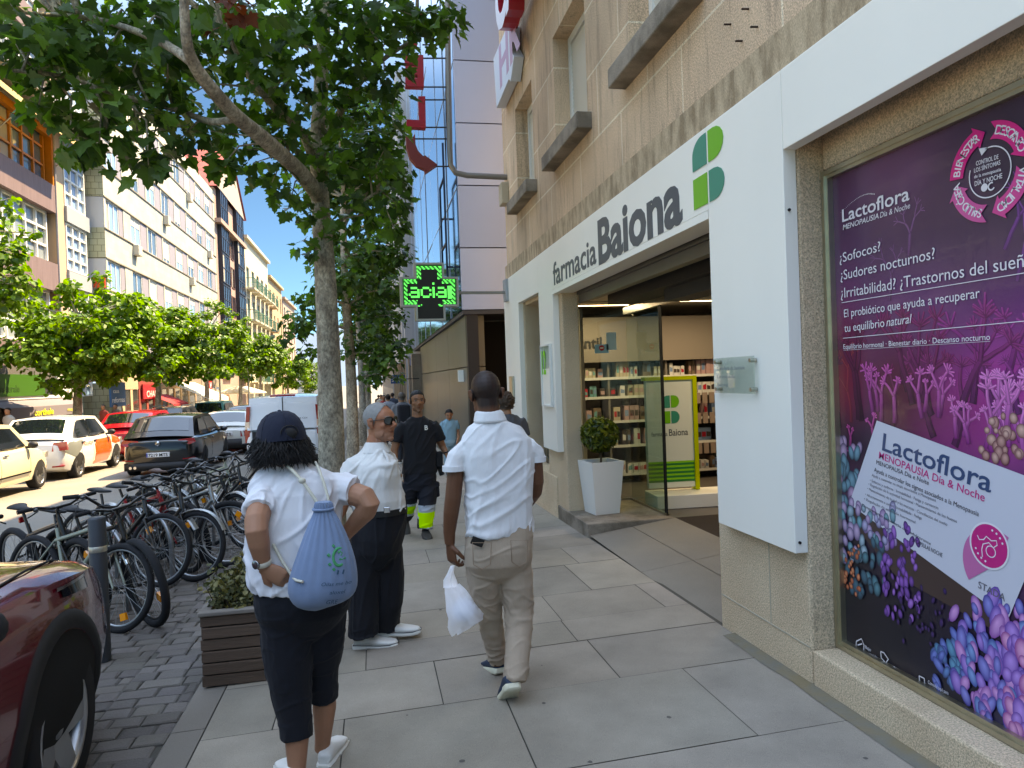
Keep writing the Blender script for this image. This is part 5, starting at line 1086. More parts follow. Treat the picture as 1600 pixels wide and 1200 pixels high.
    for sgn,j in ((-1,0),(1,nu-1)):
        P_=[g[i][j] for i in range(len(ts))]; base=[Vector((p.x,sgn*cw(p.x),cspline(belt,p.x)-.03)) for p in (P_[0],P_[-1])]
        poly=P_+[base[1],base[0]]; bd.add([tuple(p) for p in poly],[tuple(range(len(poly))) if sgn>0 else tuple(range(len(poly)))[::-1]],0,False)
    body=bd.build('body',[paint,M_well,M_plas],root); body.data.set_sharp_from_angle(angle=R(38))
    bpy.data.meshes.remove(me)
    # glass
    def patch(nm,t0,t1,u0,u1,mat=M_cglass):
        q=MB(); tt=[lerp(t0,t1,i/5) for i in range(6)]; uu=[lerp(u0,u1,i/6) for i in range(7)]
        q.add([tuple(cab(t,u,.006)) for t in tt for u in uu],[(i*7+j,(i+1)*7+j,(i+1)*7+j+1,i*7+j+1) for i in range(5) for j in range(6)],0,True); return q.build(nm,mat,root)
    patch('windscreen',.06,.93,-.92,.92)
    if P.get('rearglass',True): rg=patch('rear_window',*P.get('rg',(2.07,2.8)),-.86,.86)
    wins=P['wins']  # list of polygons in (x,z)
    for sgn in (-1,1):
        for poly in wins:
            q=MB(); pts=[]
            for x,z in poly:
                top=max(0,min(1,(z-P['cbelt'])/(H-P['cbelt']))); w=lerp(cw(lerp(A[0],D[0],.5)),wid(0)*kw,top); pts.append((x,sgn*(w+.008),z))
            q.add(pts,[tuple(range(len(pts))) if sgn>0 else tuple(range(len(pts)))[::-1]]); q.build('side_window',M_cglass,root)
        # door mirror, handles, seams
        q=MB(); mx=A[0]-P.get('mdx',.28); q.ell((mx,sgn*(hw*.94+.1),P['cbelt']+.05),(.07,.10,.075)); q.box(mx-.02,mx+.02,sgn*(hw*.86),sgn*(hw*.94+.05),P['cbelt']-.02,P['cbelt']+.03); q.build('door_mirror',P.get('mirror',paint),root)
        for sx in P['seams']:
            q=MB(); pts=[]
            for k in range(9):
                z=lerp(zl+.1,cspline(belt,sx)-.02,k/8); sc=sect(sx); h=[(p[2],p[1]) for p in sc if p[1]>0 and p[2]<=cspline(belt,sx)]; h.sort(); pts.append((sx+.05*math.sin(k/8*3.1)*P.get('sb',.4),sgn*(interp(h,z)+.001),z))
            q.tube(pts,.004,4); q.build('door_seam',M_shad,root)
        for hx in P['handles']:
            q=MB(); z=cspline(belt,hx)-.11; q.bbox(hx-.09,hx+.09,sgn*hw*.955,sgn*(hw*.955+.045),z-.014,z+.016,.01); q.build('door_handle',P.get('mirror',paint) if not P.get('chromeh') else M_chr,root)
    # wheels
    for wx in (fx,rx):
        for sgn in (-1,1):
            yc=sgn*(hw-.115); q=MB(); ax=frameM((wx,yc,wr),(1,0,0),(0,0,1),(0,sgn,0)); tw=.105
            q.lathe([(wr*.66,-tw),(wr*.92,-tw),(wr*.985,-tw*.8),(wr,-tw*.4),(wr,tw*.4),(wr*.985,tw*.8),(wr*.93,tw),(wr*.68,tw*.95)],(0,0,0),28,0,ax,True,False); w_=q.build('wheel',M_tyre,root)
            q=MB(); q.lathe([(wr*.68,-tw*.9),(wr*.70,tw*.96),(wr*.665,tw*.98),(wr*.63,tw*.7),(wr*.6,-.02)],(0,0,0),28,0,ax,True,False)
            ns=P.get('spokes',10)
            for k in range(ns):
                a=2*math.pi*k/ns; sw=P.get('spw',.03); M2=ax@Matrix.Rotation(a,4,'Z'); q.add([(wr*.1,-sw*.8,tw*.55),(wr*.66,-sw*.5-P.get('tw',0),tw*.86),(wr*.66,sw*.5-P.get('tw',0),tw*.86),(wr*.1,sw*.8,tw*.55),(wr*.1,-sw*.8,tw*.3),(wr*.66,-sw*.5-P.get('tw',0),tw*.5),(wr*.66,sw*.5-P.get('tw',0),tw*.5),(wr*.1,sw*.8,tw*.3)],[(0,1,2,3),(0,4,5,1),(3,2,6,7)],0,False,M2)
            q.lathe([(.001,tw*.75),(wr*.13,tw*.72),(wr*.18,tw*.5)],(0,0,0),14,0,ax,True,False); q.build('rim',P.get('rim',M_rim),w_)
            q=MB(); q.lathe([(.001,-.03),(wr*.62,-.03)],(0,0,0),24,0,ax,False,False); q.build('hub_back',M_well,w_)
    # lamps and plates (given as boxes hugging the ends)
    for it in P.get('lamps',[]):
        kind,pts,mat=it  # polygon in (y,z) projected on the rear / front end
        for sgn in ((-1,1) if kind[1]=='2' else (1,)):
            q=MB(); rear=kind[0]=='r'; pp=[]
            for y,z in pts:
                y*=sgn; e=abs(y)/hw
                xx=(xr-.05+P.get('rl',.0)*max(0,z-.6)+.22*max(0,e-.70)**1.3*3.2*.5) if rear else (xf+.055-.26*max(0,e-.55)**1.3*3*.5-.1*max(0,z-.5))
                pp.append((xx,y,z))
            n=len(pp); dx=.10 if rear else -.10; q.add(pp+[(x+dx,y*.98,z) for x,y,z in pp],[tuple(range(n)),tuple(range(2*n-1,n-1,-1))]+[(i,n+i,n+(i+1)%n,(i+1)%n) for i in range(n)]); q.build(kind.split('_',1)[1],mat,root)
    if P.get('plate'):
        q=MB(); z=P['plate'][1]; xx=xr-.055+P.get('rl',0)*max(0,z-.6)-P.get('pout',0); q.bbox(xx-.008,xx+.06,-.26,.26,z-.055,z+.055,.006); pl=q.build('number_plate',M_plate,root)
        q=MB(); q.text(P['plate'][0],frameM((xx-.009,.21,z-.038),(0,-1,0),(0,0,1)),h=.076,w=.43,ext=.001,bold=.02); q.build('lettering',M_shad,pl); q=MB(); q.box(xx-.0095,xx-.007,.225,.257,z-.05,z+.05); q.build('blue_band',mk('eu_blue','1c3c9a',.4),pl)
    if P.get('bump'):
        for a_,z0,z1 in P['bump']:
            q=MB(); rr_=[]
            for k in range(13):
                u=lerp(-1,1,k/12); y=u*hw*.90; rr_.append((xr-.065+.24*max(0,abs(u)-.6)**1.4*2.2,y))
            q.add([(x,y,z) for z in (z0,z1) for x,y in rr_]+[(x+.12,y,z) for z in (z0,z1) for x,y in rr_],[(k,k+1,13+k+1,13+k) for k in range(12)]+[(13+k,13+k+1,39+k+1,39+k) for k in range(12)]+[(26+k,k,k+1,26+k+1)[::-1] for k in range(12)],0,True); q.build('bumper_trim',a_,root)
    return root
def gpos(x,y): return (x,y,-.066+CG*y)
pt=lambda n,c,**k: mk(n,c,.28,coat=.9,var=k.pop('var',.02),**k)
# black hatchback in the traffic lane
P=dict(L=4.25,W=1.79,H=1.46,wb=2.63,fo=.85,wr=.315,belt=[(-2.13,.88),(-2.0,.95),(-1.7,.965),(-1.2,.955),(0,.935),(.85,.93),(1.4,.86),(1.9,.74),(2.13,.58)],cabin=[(1.05,.92),(.30,1.42),(-1.52,1.41),(-2.06,.955)],cbelt=.92,tumble=.72,wins=[[(.72,.96),(.22,1.35),(-.50,1.38),(-.50,.96)],[(-.56,.96),(-.56,1.38),(-1.15,1.35),(-1.42,1.05),(-1.38,.97)]],seams=(.88,-.53,-1.35),handles=(-.35,-1.2),spokes=10,rim=M_rimd,rl=.10,rg=(2.08,2.72),
  lamps=[('r2_tail_lamp',[(.40,.80),(.46,.90),(.80,.93),(.84,.83),(.72,.775)],M_lgt),('r2_reflector',[(.55,.42),(.82,.44),(.82,.46),(.55,.445)],M_lgt),('f2_headlamp',[(.5,.62),(.8,.66),(.82,.76),(.55,.7)],M_clr)],plate=('7219 MTS',.56),bump=[(M_plas,.19,.37)],pout=.015,zl=.2)
vw=car('black_hatchback','black hatchback in the traffic lane seen from behind','car',gpos(-5.1,20.75),P,pt('paint_black','0c0c0e'))
q=MB(); xx=-2.13-.05+.02; q.lathe([(.05,0),(.055,.01),(.001,.012)],(0,0,0),20,0,frameM((xx-.03,0,.83),(0,-1,0),(0,0,1),(-1,0,0))); q.build('badge',M_chr,vw)
q=MB(); q.text('W',frameM((xx-.044,.033,.795),(0,-1,0),(0,0,1)),h=.03,w=.06,ext=.002,bold=.01); q.text('V',frameM((xx-.044,.022,.832),(0,-1,0),(0,0,1)),h=.026,w=.042,ext=.002,bold=.01); q.build('emblem',M_shad,vw)
for y in (.52,.62): q=MB(); q.tube([(-2.2,y,.27),(-2.0,y,.27)],.035,10); q.build('exhaust',M_chr,vw)
# white and orange hatchback
P2=dict(L=4.06,W=1.73,H=1.53,wb=2.6,fo=.82,wr=.30,belt=[(-2.03,.92),(-1.9,.985),(-1.2,.99),(0,.97),(.8,.96),(1.3,.90),(1.8,.78),(2.03,.6)],cabin=[(.98,.95),(.28,1.48),(-1.3,1.49),(-1.92,1.0)],cbelt=.96,tumble=.74,wins=[[(.65,1.0),(.2,1.41),(-.45,1.44),(-.45,1.0)],[(-.52,1.0),(-.52,1.44),(-1.05,1.42),(-1.3,1.12),(-1.28,1.02)]],seams=(.8,-.48,-1.25),handles=(-.3,-1.1),spokes=9,spw=.05,rim=M_rim,rl=.05,rg=(2.08,2.72),chromeh=False,mirror=M_plas,
  lamps=[('r2_tail_lamp',[(.50,.74),(.54,.95),(.80,.96),(.83,.76)],M_lgt),('r2_reflector',[(.5,.36),(.75,.37),(.75,.40),(.5,.39)],M_lgt),('f2_headlamp',[(.45,.62),(.75,.66),(.78,.8),(.5,.72)],M_clr)],bump=[],zl=.2,plate=('4403 LKD',.62))
M_wp=pt('paint_white','d6d6d2'); wo=car('delivery_hatchback','white hatchback with orange front doors and grey swoosh, at the far kerb','car',gpos(-8.03,20.95),P2,M_wp)
def decal(car_,P,y_sgn,poly,mat,nm,off=.005):
    # thin vinyl wrapped on the flank between x,z points
    q=MB(); hw=P['W']/2; zl=P.get('zl',.2)
    def ysurf(x,z):
        xr,xf=-P['L']/2,P['L']/2; e=max(0,min((x-xr)/.55,(xf-x)/.75,1)); w=hw*(.80+.20*math.sin(e*math.pi/2)**.8); z1=cspline(P['belt'],x); h=z1-zl
        tab=[(zl,.80),(zl+.03,.93),(zl+.12*h/.6,.975),(zl+.42*h,1),(zl+.62*h,.992),(zl+.8*h,.975),(zl+.93*h,.945),(z1-.012,.88)]; return w*interp(tab,z)
    xs=[p[0] for p in poly]; x0,x1=min(xs),max(xs); nx,nz=12,8
    def zr(x):
        c=[]
        for i in range(len(poly)):
            (xa,za),(xb,zb)=poly[i],poly[(i+1)%len(poly)]
            if (xa-x)*(xb-x)<=0 and xa!=xb: c.append(lerp(za,zb,(x-xa)/(xb-xa)))
        return min(c),max(c)
    V=[]
    for i in range(nx+1):
        x=lerp(x0,x1,i/nx*.998+.001); a,c=zr(x)
        for j in range(nz+1): z=lerp(a,c,j/nz); V.append((x,y_sgn*(ysurf(x,z)+off),z))
    q.add(V,[(i*(nz+1)+j,(i+1)*(nz+1)+j,(i+1)*(nz+1)+j+1,i*(nz+1)+j+1) for i in range(nx) for j in range(nz)],0,True); return q.build(nm,mat,car_)
M_or=pt('paint_orange','e0561a'); 
for poly in ([(-.46,.27),(.62,.27),(.80,.5),(.80,.92),(-.3,.955),(-.42,.6)],): decal(wo,P2,-1,poly,M_or,'orange_decal')
decal(wo,P2,-1,[(.86,.72),(1.15,.66),(1.55,.68),(1.85,.66),(1.75,.76),(1.3,.875),(.9,.93)],M_or,'orange_decal')
decal(wo,P2,-1,[(-1.95,.7),(-1.62,.55),(-1.25,.72),(-1.0,.95),(-1.3,.965),(-1.8,.93)],mk('decal_grey','6c706c',.4),'grey_decal')
q=MB(); q.text('nosotras',frameM((-1.15,-.872,.80),(1,0,0),(0,0,1)),h=.10,w=.62,ext=.001,bold=.01); q.build('lettering',M_or,wo)
# cream city car
P3=dict(L=3.55,W=1.63,H=1.49,wb=2.3,fo=.68,wr=.285,belt=[(-1.77,.72),(-1.6,.9),(-1.0,.95),(0,.93),(.7,.93),(1.1,.88),(1.5,.76),(1.77,.55)],cabin=[(.92,.92),(.25,1.42),(-.95,1.44),(-1.65,.96)],cbelt=.92,tumble=.74,wins=[[(.62,.96),(.18,1.35),(-.55,1.39),(-.55,.96)],[(-.62,.97),(-.62,1.38),(-1.0,1.33),(-1.2,1.05)]],seams=(.62,-.6),handles=(-.38,),spokes=14,spw=.03,rim=M_rim,chromeh=True,mirror=M_plas,lamps=[('f2_headlamp',[(.5,.6),(.7,.62),(.72,.75),(.52,.75)],M_clr),('r2_tail_lamp',[(.55,.6),(.7,.6),(.7,.85),(.55,.85)],M_lgt)],rl=.2,sb=.2)
cr=car('cream_city_car','small cream city car at the far kerb, cut by the left edge','car',gpos(-7.93,16.2),P3,pt('paint_cream','cfc4a6'))
q=MB(); q.box(-.9,.6,-.828,-.812,.40,.43); q.build('side_moulding',M_chr,cr)
# red car ahead
P4=dict(P2,L=4.2,W=1.8,H=1.55,belt=[(-2.1,.9),(-1.9,1.03),(-1.2,1.02),(0,.98),(.8,.97),(1.3,.9),(1.8,.78),(2.1,.6)],cabin=[(1.0,.96),(.3,1.5),(-1.35,1.49),(-1.98,1.04)],lamps=[('r2_tail_lamp',[(.5,.9),(.45,1.0),(.84,1.06),(.86,.95)],M_lgt)],rim=M_rimd,plate=('2210 KHN',.62))
car('red_hatchback','bright red hatchback ahead of the white and orange one','car',gpos(-7.7,26.5),P4,pt('paint_red','a80a1e'))
# estate with roof rails
P5=dict(P,L=4.6,W=1.83,H=1.6,belt=[(-2.3,.9),(-2.1,1.02),(-1.2,1.02),(0,1.0),(.9,.98),(1.5,.9),(2.0,.78),(2.3,.6)],cabin=[(1.1,.97),(.35,1.56),(-1.85,1.55),(-2.25,1.02)],wins=[[(.8,1.04),(.3,1.47),(-.5,1.5),(-.5,1.04)],[(-.57,1.04),(-.57,1.5),(-1.3,1.48),(-1.3,1.04)],[(-1.36,1.04),(-1.36,1.47),(-1.85,1.42),(-1.95,1.08)]],cbelt=1.0,plate=('5520 JGT',.66))
sv=car('dark_suv','dark sport utility car with roof rails farther up the far kerb','car',gpos(-8.75,35),P5,pt('paint_navy','12151c'))
for s_ in (-.6,.6): q=MB(); q.tube([(.4,s_,1.58),(.25,s_,1.66),(-1.5,s_,1.66),(-1.7,s_,1.58)],.022,6); q.build('roof_rail',M_chr,sv)
P6=dict(P5,H=1.78,cabin=[(1.2,1.0),(.5,1.74),(-2.0,1.74),(-2.26,1.05)],wins=[[(.9,1.06),(.4,1.63),(-.5,1.67),(-.5,1.06)],[(-.57,1.06),(-.57,1.67),(-1.7,1.64),(-1.8,1.06)]],plate=('8051 FRW',.7))
mv=car('teal_van','teal family van far up the street behind the dark roof railed car','car',gpos(-8.4,42),P6,pt('paint_teal','1d5560'))
# old white hatchback and car ahead of it
P7=dict(P2,L=3.9,W=1.66,H=1.42,belt=[(-1.95,.84),(-1.8,.95),(-1.2,.94),(0,.9),(.8,.9),(1.3,.85),(1.8,.75),(1.95,.62)],cabin=[(1.0,.9),(.35,1.36),(-1.25,1.38),(-1.85,.94)],cbelt=.9,wins=[[(.65,.95),(.25,1.29),(-.45,1.32),(-.45,.95)],[(-.52,.95),(-.52,1.32),(-1.0,1.3),(-1.25,1.0)]],lamps=[('r2_tail_lamp',[(.50,.62),(.50,.80),(.79,.80),(.79,.62)],M_lgt)],bump=[(M_plas,.26,.56)],plate=('PO 4410 BJ',.73),pout=.02,rim=M_rim)
car('old_white_hatchback','boxy old white hatchback with black bumper in front of the black one','car',gpos(-4.72,26.4),P7,pt('paint_oldwhite','c4c2b8'))
car('green_hatchback','dark green car half hidden ahead of the old white hatchback','car',gpos(-5.2,33),dict(P4,plate=None),pt('paint_green','1c2c28'))
# white panel van
P8=dict(L=4.9,W=1.9,H=1.86,wb=3.1,fo=.9,wr=.33,belt=[(-2.45,1.0),(-2.2,1.08),(-1.2,1.08),(0,1.06),(1.3,1.05),(1.7,1.0),(2.1,.9),(2.45,.66)],cabin=[(1.85,1.02),(1.05,1.82),(-2.36,1.82),(-2.47,1.04)],cbelt=1.05,tumble=.84,wend=.93,wins=[[(1.55,1.1),(1.0,1.66),(.35,1.68),(.35,1.1)]],rearglass=False,seams=(.3,1.5),handles=(.5,),rim=M_rimd,lamps=[('r2_tail_lamp',[(.80,.72),(.80,1.06),(.92,1.06),(.92,.72)],M_lgt),('r2_tail_lamp',[(.80,1.25),(.78,1.62),(.86,1.62),(.90,1.25)],M_lgt),('r2_clear_lamp',[(.80,1.065),(.80,1.245),(.91,1.245),(.91,1.065)],M_clr)],bump=[(mk('bumper_grey','4c4d50',.6),.28,.5)],zl=.26)
M_vw=pt('paint_vanwhite','e4e6e8'); vn=car('white_panel_van','white panel van with blank rear doors parked behind the bicycles','van',gpos(-2.2,21.1),P8,M_vw)
q=MB(); q.box(-2.512,-2.507,-.012,.012,.55,1.84); q.build('door_gap',M_shad,vn)
for pts in ([(-.08,1.7),(-.74,1.68),(-.77,.62),(-.08,.62)],[(.08,1.7),(.74,1.68),(.77,.62),(.08,.62)]): q=MB(); q.tube([(-2.508-.02,y,z) for y,z in pts],.008,5,closed=True); q.build('door_pressing',M_vw,vn)
q=MB(); q.bbox(-2.535,-2.46,.3,.74,.78,1.0,.01); q.build('plate_recess',M_plas,vn); q=MB(); q.tube([(-2.4,-.3,1.87),(-2.4,.3,1.87)],.03,6); q.build('third_lamp',M_lgt,vn); q=MB(); q.text('120 CDI',frameM((-2.53,-.34,1.28),(0,-1,0),(0,0,1)),h=.04,w=.24,ext=.001); q.build('lettering',M_plas,vn)
# near dark red crossover at the left
P9=dict(L=4.45,W=1.86,H=1.62,wb=2.68,fo=.86,wr=.355,belt=[(-2.22,.95),(-2.0,1.08),(-1.0,1.07),(.2,1.04),(.85,1.06),(1.3,1.05),(1.75,1.0),(2.08,.93),(2.22,.80)],cabin=[(1.05,1.0),(.3,1.58),(-1.6,1.57),(-2.1,1.05)],cbelt=1.0,wins=[[(.72,1.06),(.25,1.5),(-.5,1.53),(-.5,1.06)],[(-.57,1.06),(-.57,1.53),(-1.3,1.5),(-1.6,1.1)]],seams=(.72,-.55),handles=(-.4,-1.3),spokes=5,spw=.11,tw=.0,mirror=M_plas,mdx=.5,rim=mk('two_tone_rim','a5a7a9',.3,.8),zl=.22,clad=.34,wend=.86)
cx9=-1.37-.93; cy9=3.50-(2.225-.86)
M_red9=mk('paint_dark_red','6a0b1c',.22,coat=1,metal=.15,var=.02)
rc=car('dark_red_crossover','dark red crossover with black wheel arch and alloy wheel at the lower left','car',(cx9,cy9,gz(-1.6,3.4)-.02),P9,M_red9)
fx9=2.225-.86
for wx in (fx9,fx9-2.68):
    for sgn in (-1,1):
        q=MB(); n=22; r0,r1=.355*1.165,.355*1.42; V=[]
        for k in range(n+1):
            a=lerp(-.25,math.pi+.25,k/n)
            for r,o in ((r0,.0),(r0+.012,.018),(r1-.015,.014),(r1,-.004)): 
                x=wx+r*math.cos(a); z=.355+r*math.sin(a); e=max(0,min((x+2.22)/.55,(2.22-x)/.75,1)); w=.93*(.86+.14*math.sin(e*math.pi/2)**.8); z1=cspline(P9['belt'],x); h=z1-.22; tab=[(.22,.86),(.25,.93),(.22+.2*h,.975),(.22+.42*h,1),(.22+.62*h,.992),(.22+.8*h,.975),(.22+.93*h,.945)]
                V.append((x,sgn*(w*interp(tab,z)+o),z))
        q.add(V,[(k*4+j,k*4+j+1,(k+1)*4+j+1,(k+1)*4+j) for k in range(n) for j in range(3)],0,True); q.build('arch_cladding',M_plas,rc)
for sgn in (-1,1):
    decal(rc,P9,sgn,[(1.42,.91),(1.9,.85),(2.18,.77),(2.2,.83),(1.95,.905),(1.42,.945)],mk('headlamp_dark','1b2024',.06,coat=1,metal=.5),'headlamp',.008)
    decal(rc,P9,sgn,[(1.38,.948),(1.95,.91),(2.2,.845),(2.2,.855),(1.95,.922),(1.38,.963)],M_chr,'chrome_strip',.010)
    q=MB(); q.tube([(.9,sgn*.81,1.062),(1.4,sgn*.765,1.048),(1.8,sgn*.70,1.0),(2.1,sgn*.62,.935)],.006,5); q.build('bonnet_gap',M_shad,rc)
q=MB(); q.tube([(1.12,-.84,1.0),(1.1,-.5,1.035),(1.1,.5,1.035),(1.12,.84,1.0)],.03,6); q.build('scuttle',M_plas,rc)
# ---------------------------------------------------------------- kerb side: bicycles, racks, bollard, wooden planter
M_bk=mk('bike_black','141416',.35,coat=.4); M_sp=mk('spoke_steel','a2a4a6',.35,.9); M_sad=mk('saddle_black','1a1b1f',.6); M_brn2=mk('saddle_brown','4a2c20',.55); M_silv=mk('bike_silver','9c9f9f',.35,.7); M_grn=mk('bike_greygreen','8d9485',.4,.3,coat=.4); M_redb=mk('bike_red','a8141e',.3,coat=.5)
def bike(label,front,ang,lean,steer,fcol,wr=.345,guard=False,tyre=.026,bar='flat',saddle=None,refl=True,hs=0,susp=False,lock=False,light=None):
    # front: ground point under the front wheel; ang: heading; lean: sideways tilt
    f=Vector((front[0],front[1],0)); d=Vector((math.cos(ang),math.sin(ang),0)); base=f-d*.53; z=gz(base.x,base.y)-.018 if base.x<-1.56 else gz(base.x,base.y)
    rt_=empty('bicycle',(base.x,base.y,z),0,label,'bicycle','bicycles parked at the kerb'); rt_.rotation_euler=(Matrix.Rotation(ang,3,'Z')@Matrix.Rotation(lean,3,'X')).to_euler()
    F=Vector((.53,0,wr)); Rr=Vector((-.53,0,wr)); BBk=Vector((-.1,0,.28)); ST=Vector((-.27,0,.76+hs)); HT=Vector((.27,0,.86)); HB=Vector((.325,0,.70)); 
    b=MB(); ft=.019 if fcol is not M_silv else .017
    b.tube([HT,HB],.022,8); b.tube([HB-Vector((0,0,-.02)),BBk],ft*1.15,8); b.tube([HT-Vector((-.01,0,.05)),ST-Vector((0,0,.1))],ft,8); b.tube([ST,BBk],ft*.9,8)
    for s in (-1,1): b.tube([ST-Vector((0,-s*.012,.1)),Rr+Vector((0,s*.06,0))],.009,6); b.tube([BBk+Vector((0,s*.03,0)),Rr+Vector((0,s*.06,0))],.010,6)
    b.build('frame',fcol,rt_)
    S_=Matrix.Translation(HB)@Matrix.Rotation(steer,4,(HT-HB).normalized())@Matrix.Translation(-HB)
    b=MB(); q=lambda v: S_@Vector(v); crown=HB+Vector((.03,0,-.06)); b.tube([q(HT+Vector((-.01,0,.06))),q(crown)],.014,8); b.tube([q(crown+Vector((0,-.06,0))),q(crown+Vector((0,.06,0)))],.016,8)
    for s in (-1,1):
        b.tube([q(crown+Vector((0,s*.058,.01))),q(lerp(crown,F,.5)+Vector((.0,s*.058,0))),q(F+Vector((0,s*.058,0)))],[.018,.017,.012] if susp else [.012,.011,.008],8)
    b.build('fork',M_bk if susp else fcol,rt_)
    if susp:
        b=MB()
        for s in (-1,1): b.tube([q(lerp(crown,F,.08)+Vector((0,s*.058,0))),q(lerp(crown,F,.42)+Vector((0,s*.058,0)))],.0195,8)
        b.build('fork_stanchion',M_chr,rt_)
    for c,M0,nm in ((F,S_,'f'),(Rr,Matrix.Identity(4),'r')):
        ax=M0@frameM(c,(1,0,0),(0,0,1)); n=36
        b=MB(); V=[(c.x+(wr-tyre)*math.cos(2*math.pi*k/n),0,c.z+(wr-tyre)*math.sin(2*math.pi*k/n)) for k in range(n)]; b.tube([M0@Vector(v) for v in V],tyre,8,closed=True); w=b.build('wheel',M_tyre,rt_)
        b=MB(); V=[(c.x+(wr-tyre*2.1)*math.cos(2*math.pi*k/n),0,c.z+(wr-tyre*2.1)*math.sin(2*math.pi*k/n)) for k in range(n)]; b.tube([M0@Vector(v) for v in V],[(.008,.011)]*n,6,closed=True); b.build('rim',M_sp if not susp else M_bk,w)
        b=MB(); b.tube([M0@(c+Vector((0,-.05,0))),M0@(c+Vector((0,.05,0)))],.018,8); b.build('hub',M_bk,w)
        b=MB()
        for k in range(24): a=2*math.pi*k/24+(.13 if k%2 else -.13); a2=2*math.pi*k/24; s=.028 if k%2 else -.028; b.tube([M0@(c+Vector((.016*math.cos(a+1.2),s,.016*math.sin(a+1.2)))),M0@(c+Vector(((wr-tyre*2.3)*math.cos(a2),0,(wr-tyre*2.3)*math.sin(a2))))],.0014,3,caps=False)
        b.build('spokes',M_sp,w)
        if refl and nm=='f':
            b=MB(); a=random.uniform(0,6); p=lambda r,o,s: M0@(c+Vector((r*math.cos(a+o),s,r*math.sin(a+o)))); b.add([p(wr*.58,-.14,-.012),p(wr*.74,-.11,-.012),p(wr*.74,.11,-.012),p(wr*.58,.14,-.012),p(wr*.58,-.14,.012),p(wr*.74,-.11,.012),p(wr*.74,.11,.012),p(wr*.58,.14,.012)],[(0,1,2,3),(7,6,5,4),(0,4,5,1),(1,5,6,2),(2,6,7,3),(3,7,4,0)]); b.build('reflector',mk('amber_reflector','f08a10',.25,coat=.6),w)
        if guard:
            b=MB(); a0,a1=(-.1,2.6) if nm=='r' else (.5,2.9); V=[]; m=16
            for k in range(m+1):
                a=lerp(a0,a1,k/m); r=wr+.022
                for s,dr in ((-.032,-.012),(-.02,0),(.02,0),(.032,-.012)): V.append(tuple(M0@(c+Vector(((r+dr)*math.cos(a),s,(r+dr)*math.sin(a))))))
            b.add(V,[(k*4+j,k*4+j+1,(k+1)*4+j+1,(k+1)*4+j) for k in range(m) for j in range(3)],0,True); b.build('mudguard',M_silv,rt_)
    # saddle
    b=MB(); top=ST+Vector((-.045,0,.11)); b.tube([ST-Vector((0,0,.02)),top],.0135,8); b.build('seat_post',M_bk if fcol is not M_silv else M_silv,rt_)
    b=MB(); ring=[]
    for x,w_,h in ((-.13,.05,.02),(-.115,.075,.035),(-.06,.07,.04),(0,.042,.034),(.07,.022,.028),(.13,.016,.02),(.14,.008,.012)):
        ring.append([(top.x+x,w_*math.cos(a),top.z+.03+(.012 if x<-.05 else 0)+h*.6*math.sin(a)) for a in [2*math.pi*k/12 for k in range(12)]])
    b.loft(ring); b.build('saddle',saddle or M_sad,rt_)
    # bar, stem, grips
    st=HT+Vector((.0,0,.08)); b=MB(); b.tube([q(HT),q(st),q(st+Vector((.075,0,.02)))],.015,8); hb=st+Vector((.075,0,.02))
    if bar=='flat': pts=[(hb.x-.05,-.31,hb.z+.03),(hb.x-.03,-.17,hb.z+.03),(hb.x,-.07,hb.z),(hb.x,.07,hb.z),(hb.x-.03,.17,hb.z+.03),(hb.x-.05,.31,hb.z+.03)]
    elif bar=='rise': pts=[(hb.x-.16,-.29,hb.z+.07),(hb.x-.05,-.2,hb.z+.09),(hb.x,-.06,hb.z),(hb.x,.06,hb.z),(hb.x-.05,.2,hb.z+.09),(hb.x-.16,.29,hb.z+.07)]
    else: pts=[(hb.x,-.3,hb.z),(hb.x,-.1,hb.z),(hb.x,.1,hb.z),(hb.x,.3,hb.z)]
    b.tube([q(p) for p in pts],.0125,8); hbar=b.build('handlebar',M_bk,rt_)
    for i,(p0,p1) in enumerate(((pts[0],pts[1]),(pts[-1],pts[-2]))):
        p0,p1=Vector(p0),Vector(p1); g=MB(); g.tube([q(p0),q(lerp(p0,p1,.75))],.0175,8); g.build('grip',M_tyre,hbar)
        g=MB(); a=lerp(p0,p1,.85); g.tube([q(a),q(a+Vector((.05,0,-.02))),q(lerp(p0,p1,.25)+Vector((.07,0,-.05)))],.006,5); g.ell(q(a+Vector((.02,0,-.012))),(.025,.02,.016),0,8,5); g.build('brake_lever',M_bk,hbar)
    g=MB()
    for s in (-1,1): g.tube([q((hb.x,s*.12,hb.z+.01)),q((hb.x+.1,s*.1,hb.z+.03)),q((hb.x+.09,s*.02,hb.z-.12)),q((.34,s*.02,.66))],.003,4)
    g.build('cables',M_bk,hbar)
    # drive
    b=MB(); n=24; c=BBk+Vector((0,-.05,0)); b.lathe([(.05,-.003),(.095,-.003),(.095,.003),(.05,.003),(.05,-.003)],(0,0,0),n,0,frameM(c,(1,0,0),(0,0,1)),False,False); a=random.uniform(0,6); 
    for s in (-1,1): e=BBk+Vector((.17*math.cos(a)*s,s*.07,.17*math.sin(a)*s)); b.tube([BBk+Vector((0,s*.065,0)),e],.010,6); b.box(e.x-.045,e.x+.045,e.y,e.y+s*.09,e.z-.01,e.z+.01)
    b.tube([BBk+Vector((0,-.05,.09)),Rr+Vector((0,-.05,.045))],.005,4); b.tube([BBk+Vector((0,-.05,-.09)),Rr+Vector((0,-.05,-.045))],.005,4); b.build('crankset',M_bk,rt_)
    if lock: b=MB(); c=ST+Vector((-.02,.03,-.22)); b.tube([c+Vector((.09*math.cos(t),.03*math.sin(3*t),.12*math.sin(t))) for t in [k*.39 for k in range(16)]],.009,6,closed=True); b.build('cable_lock',M_bk,rt_)
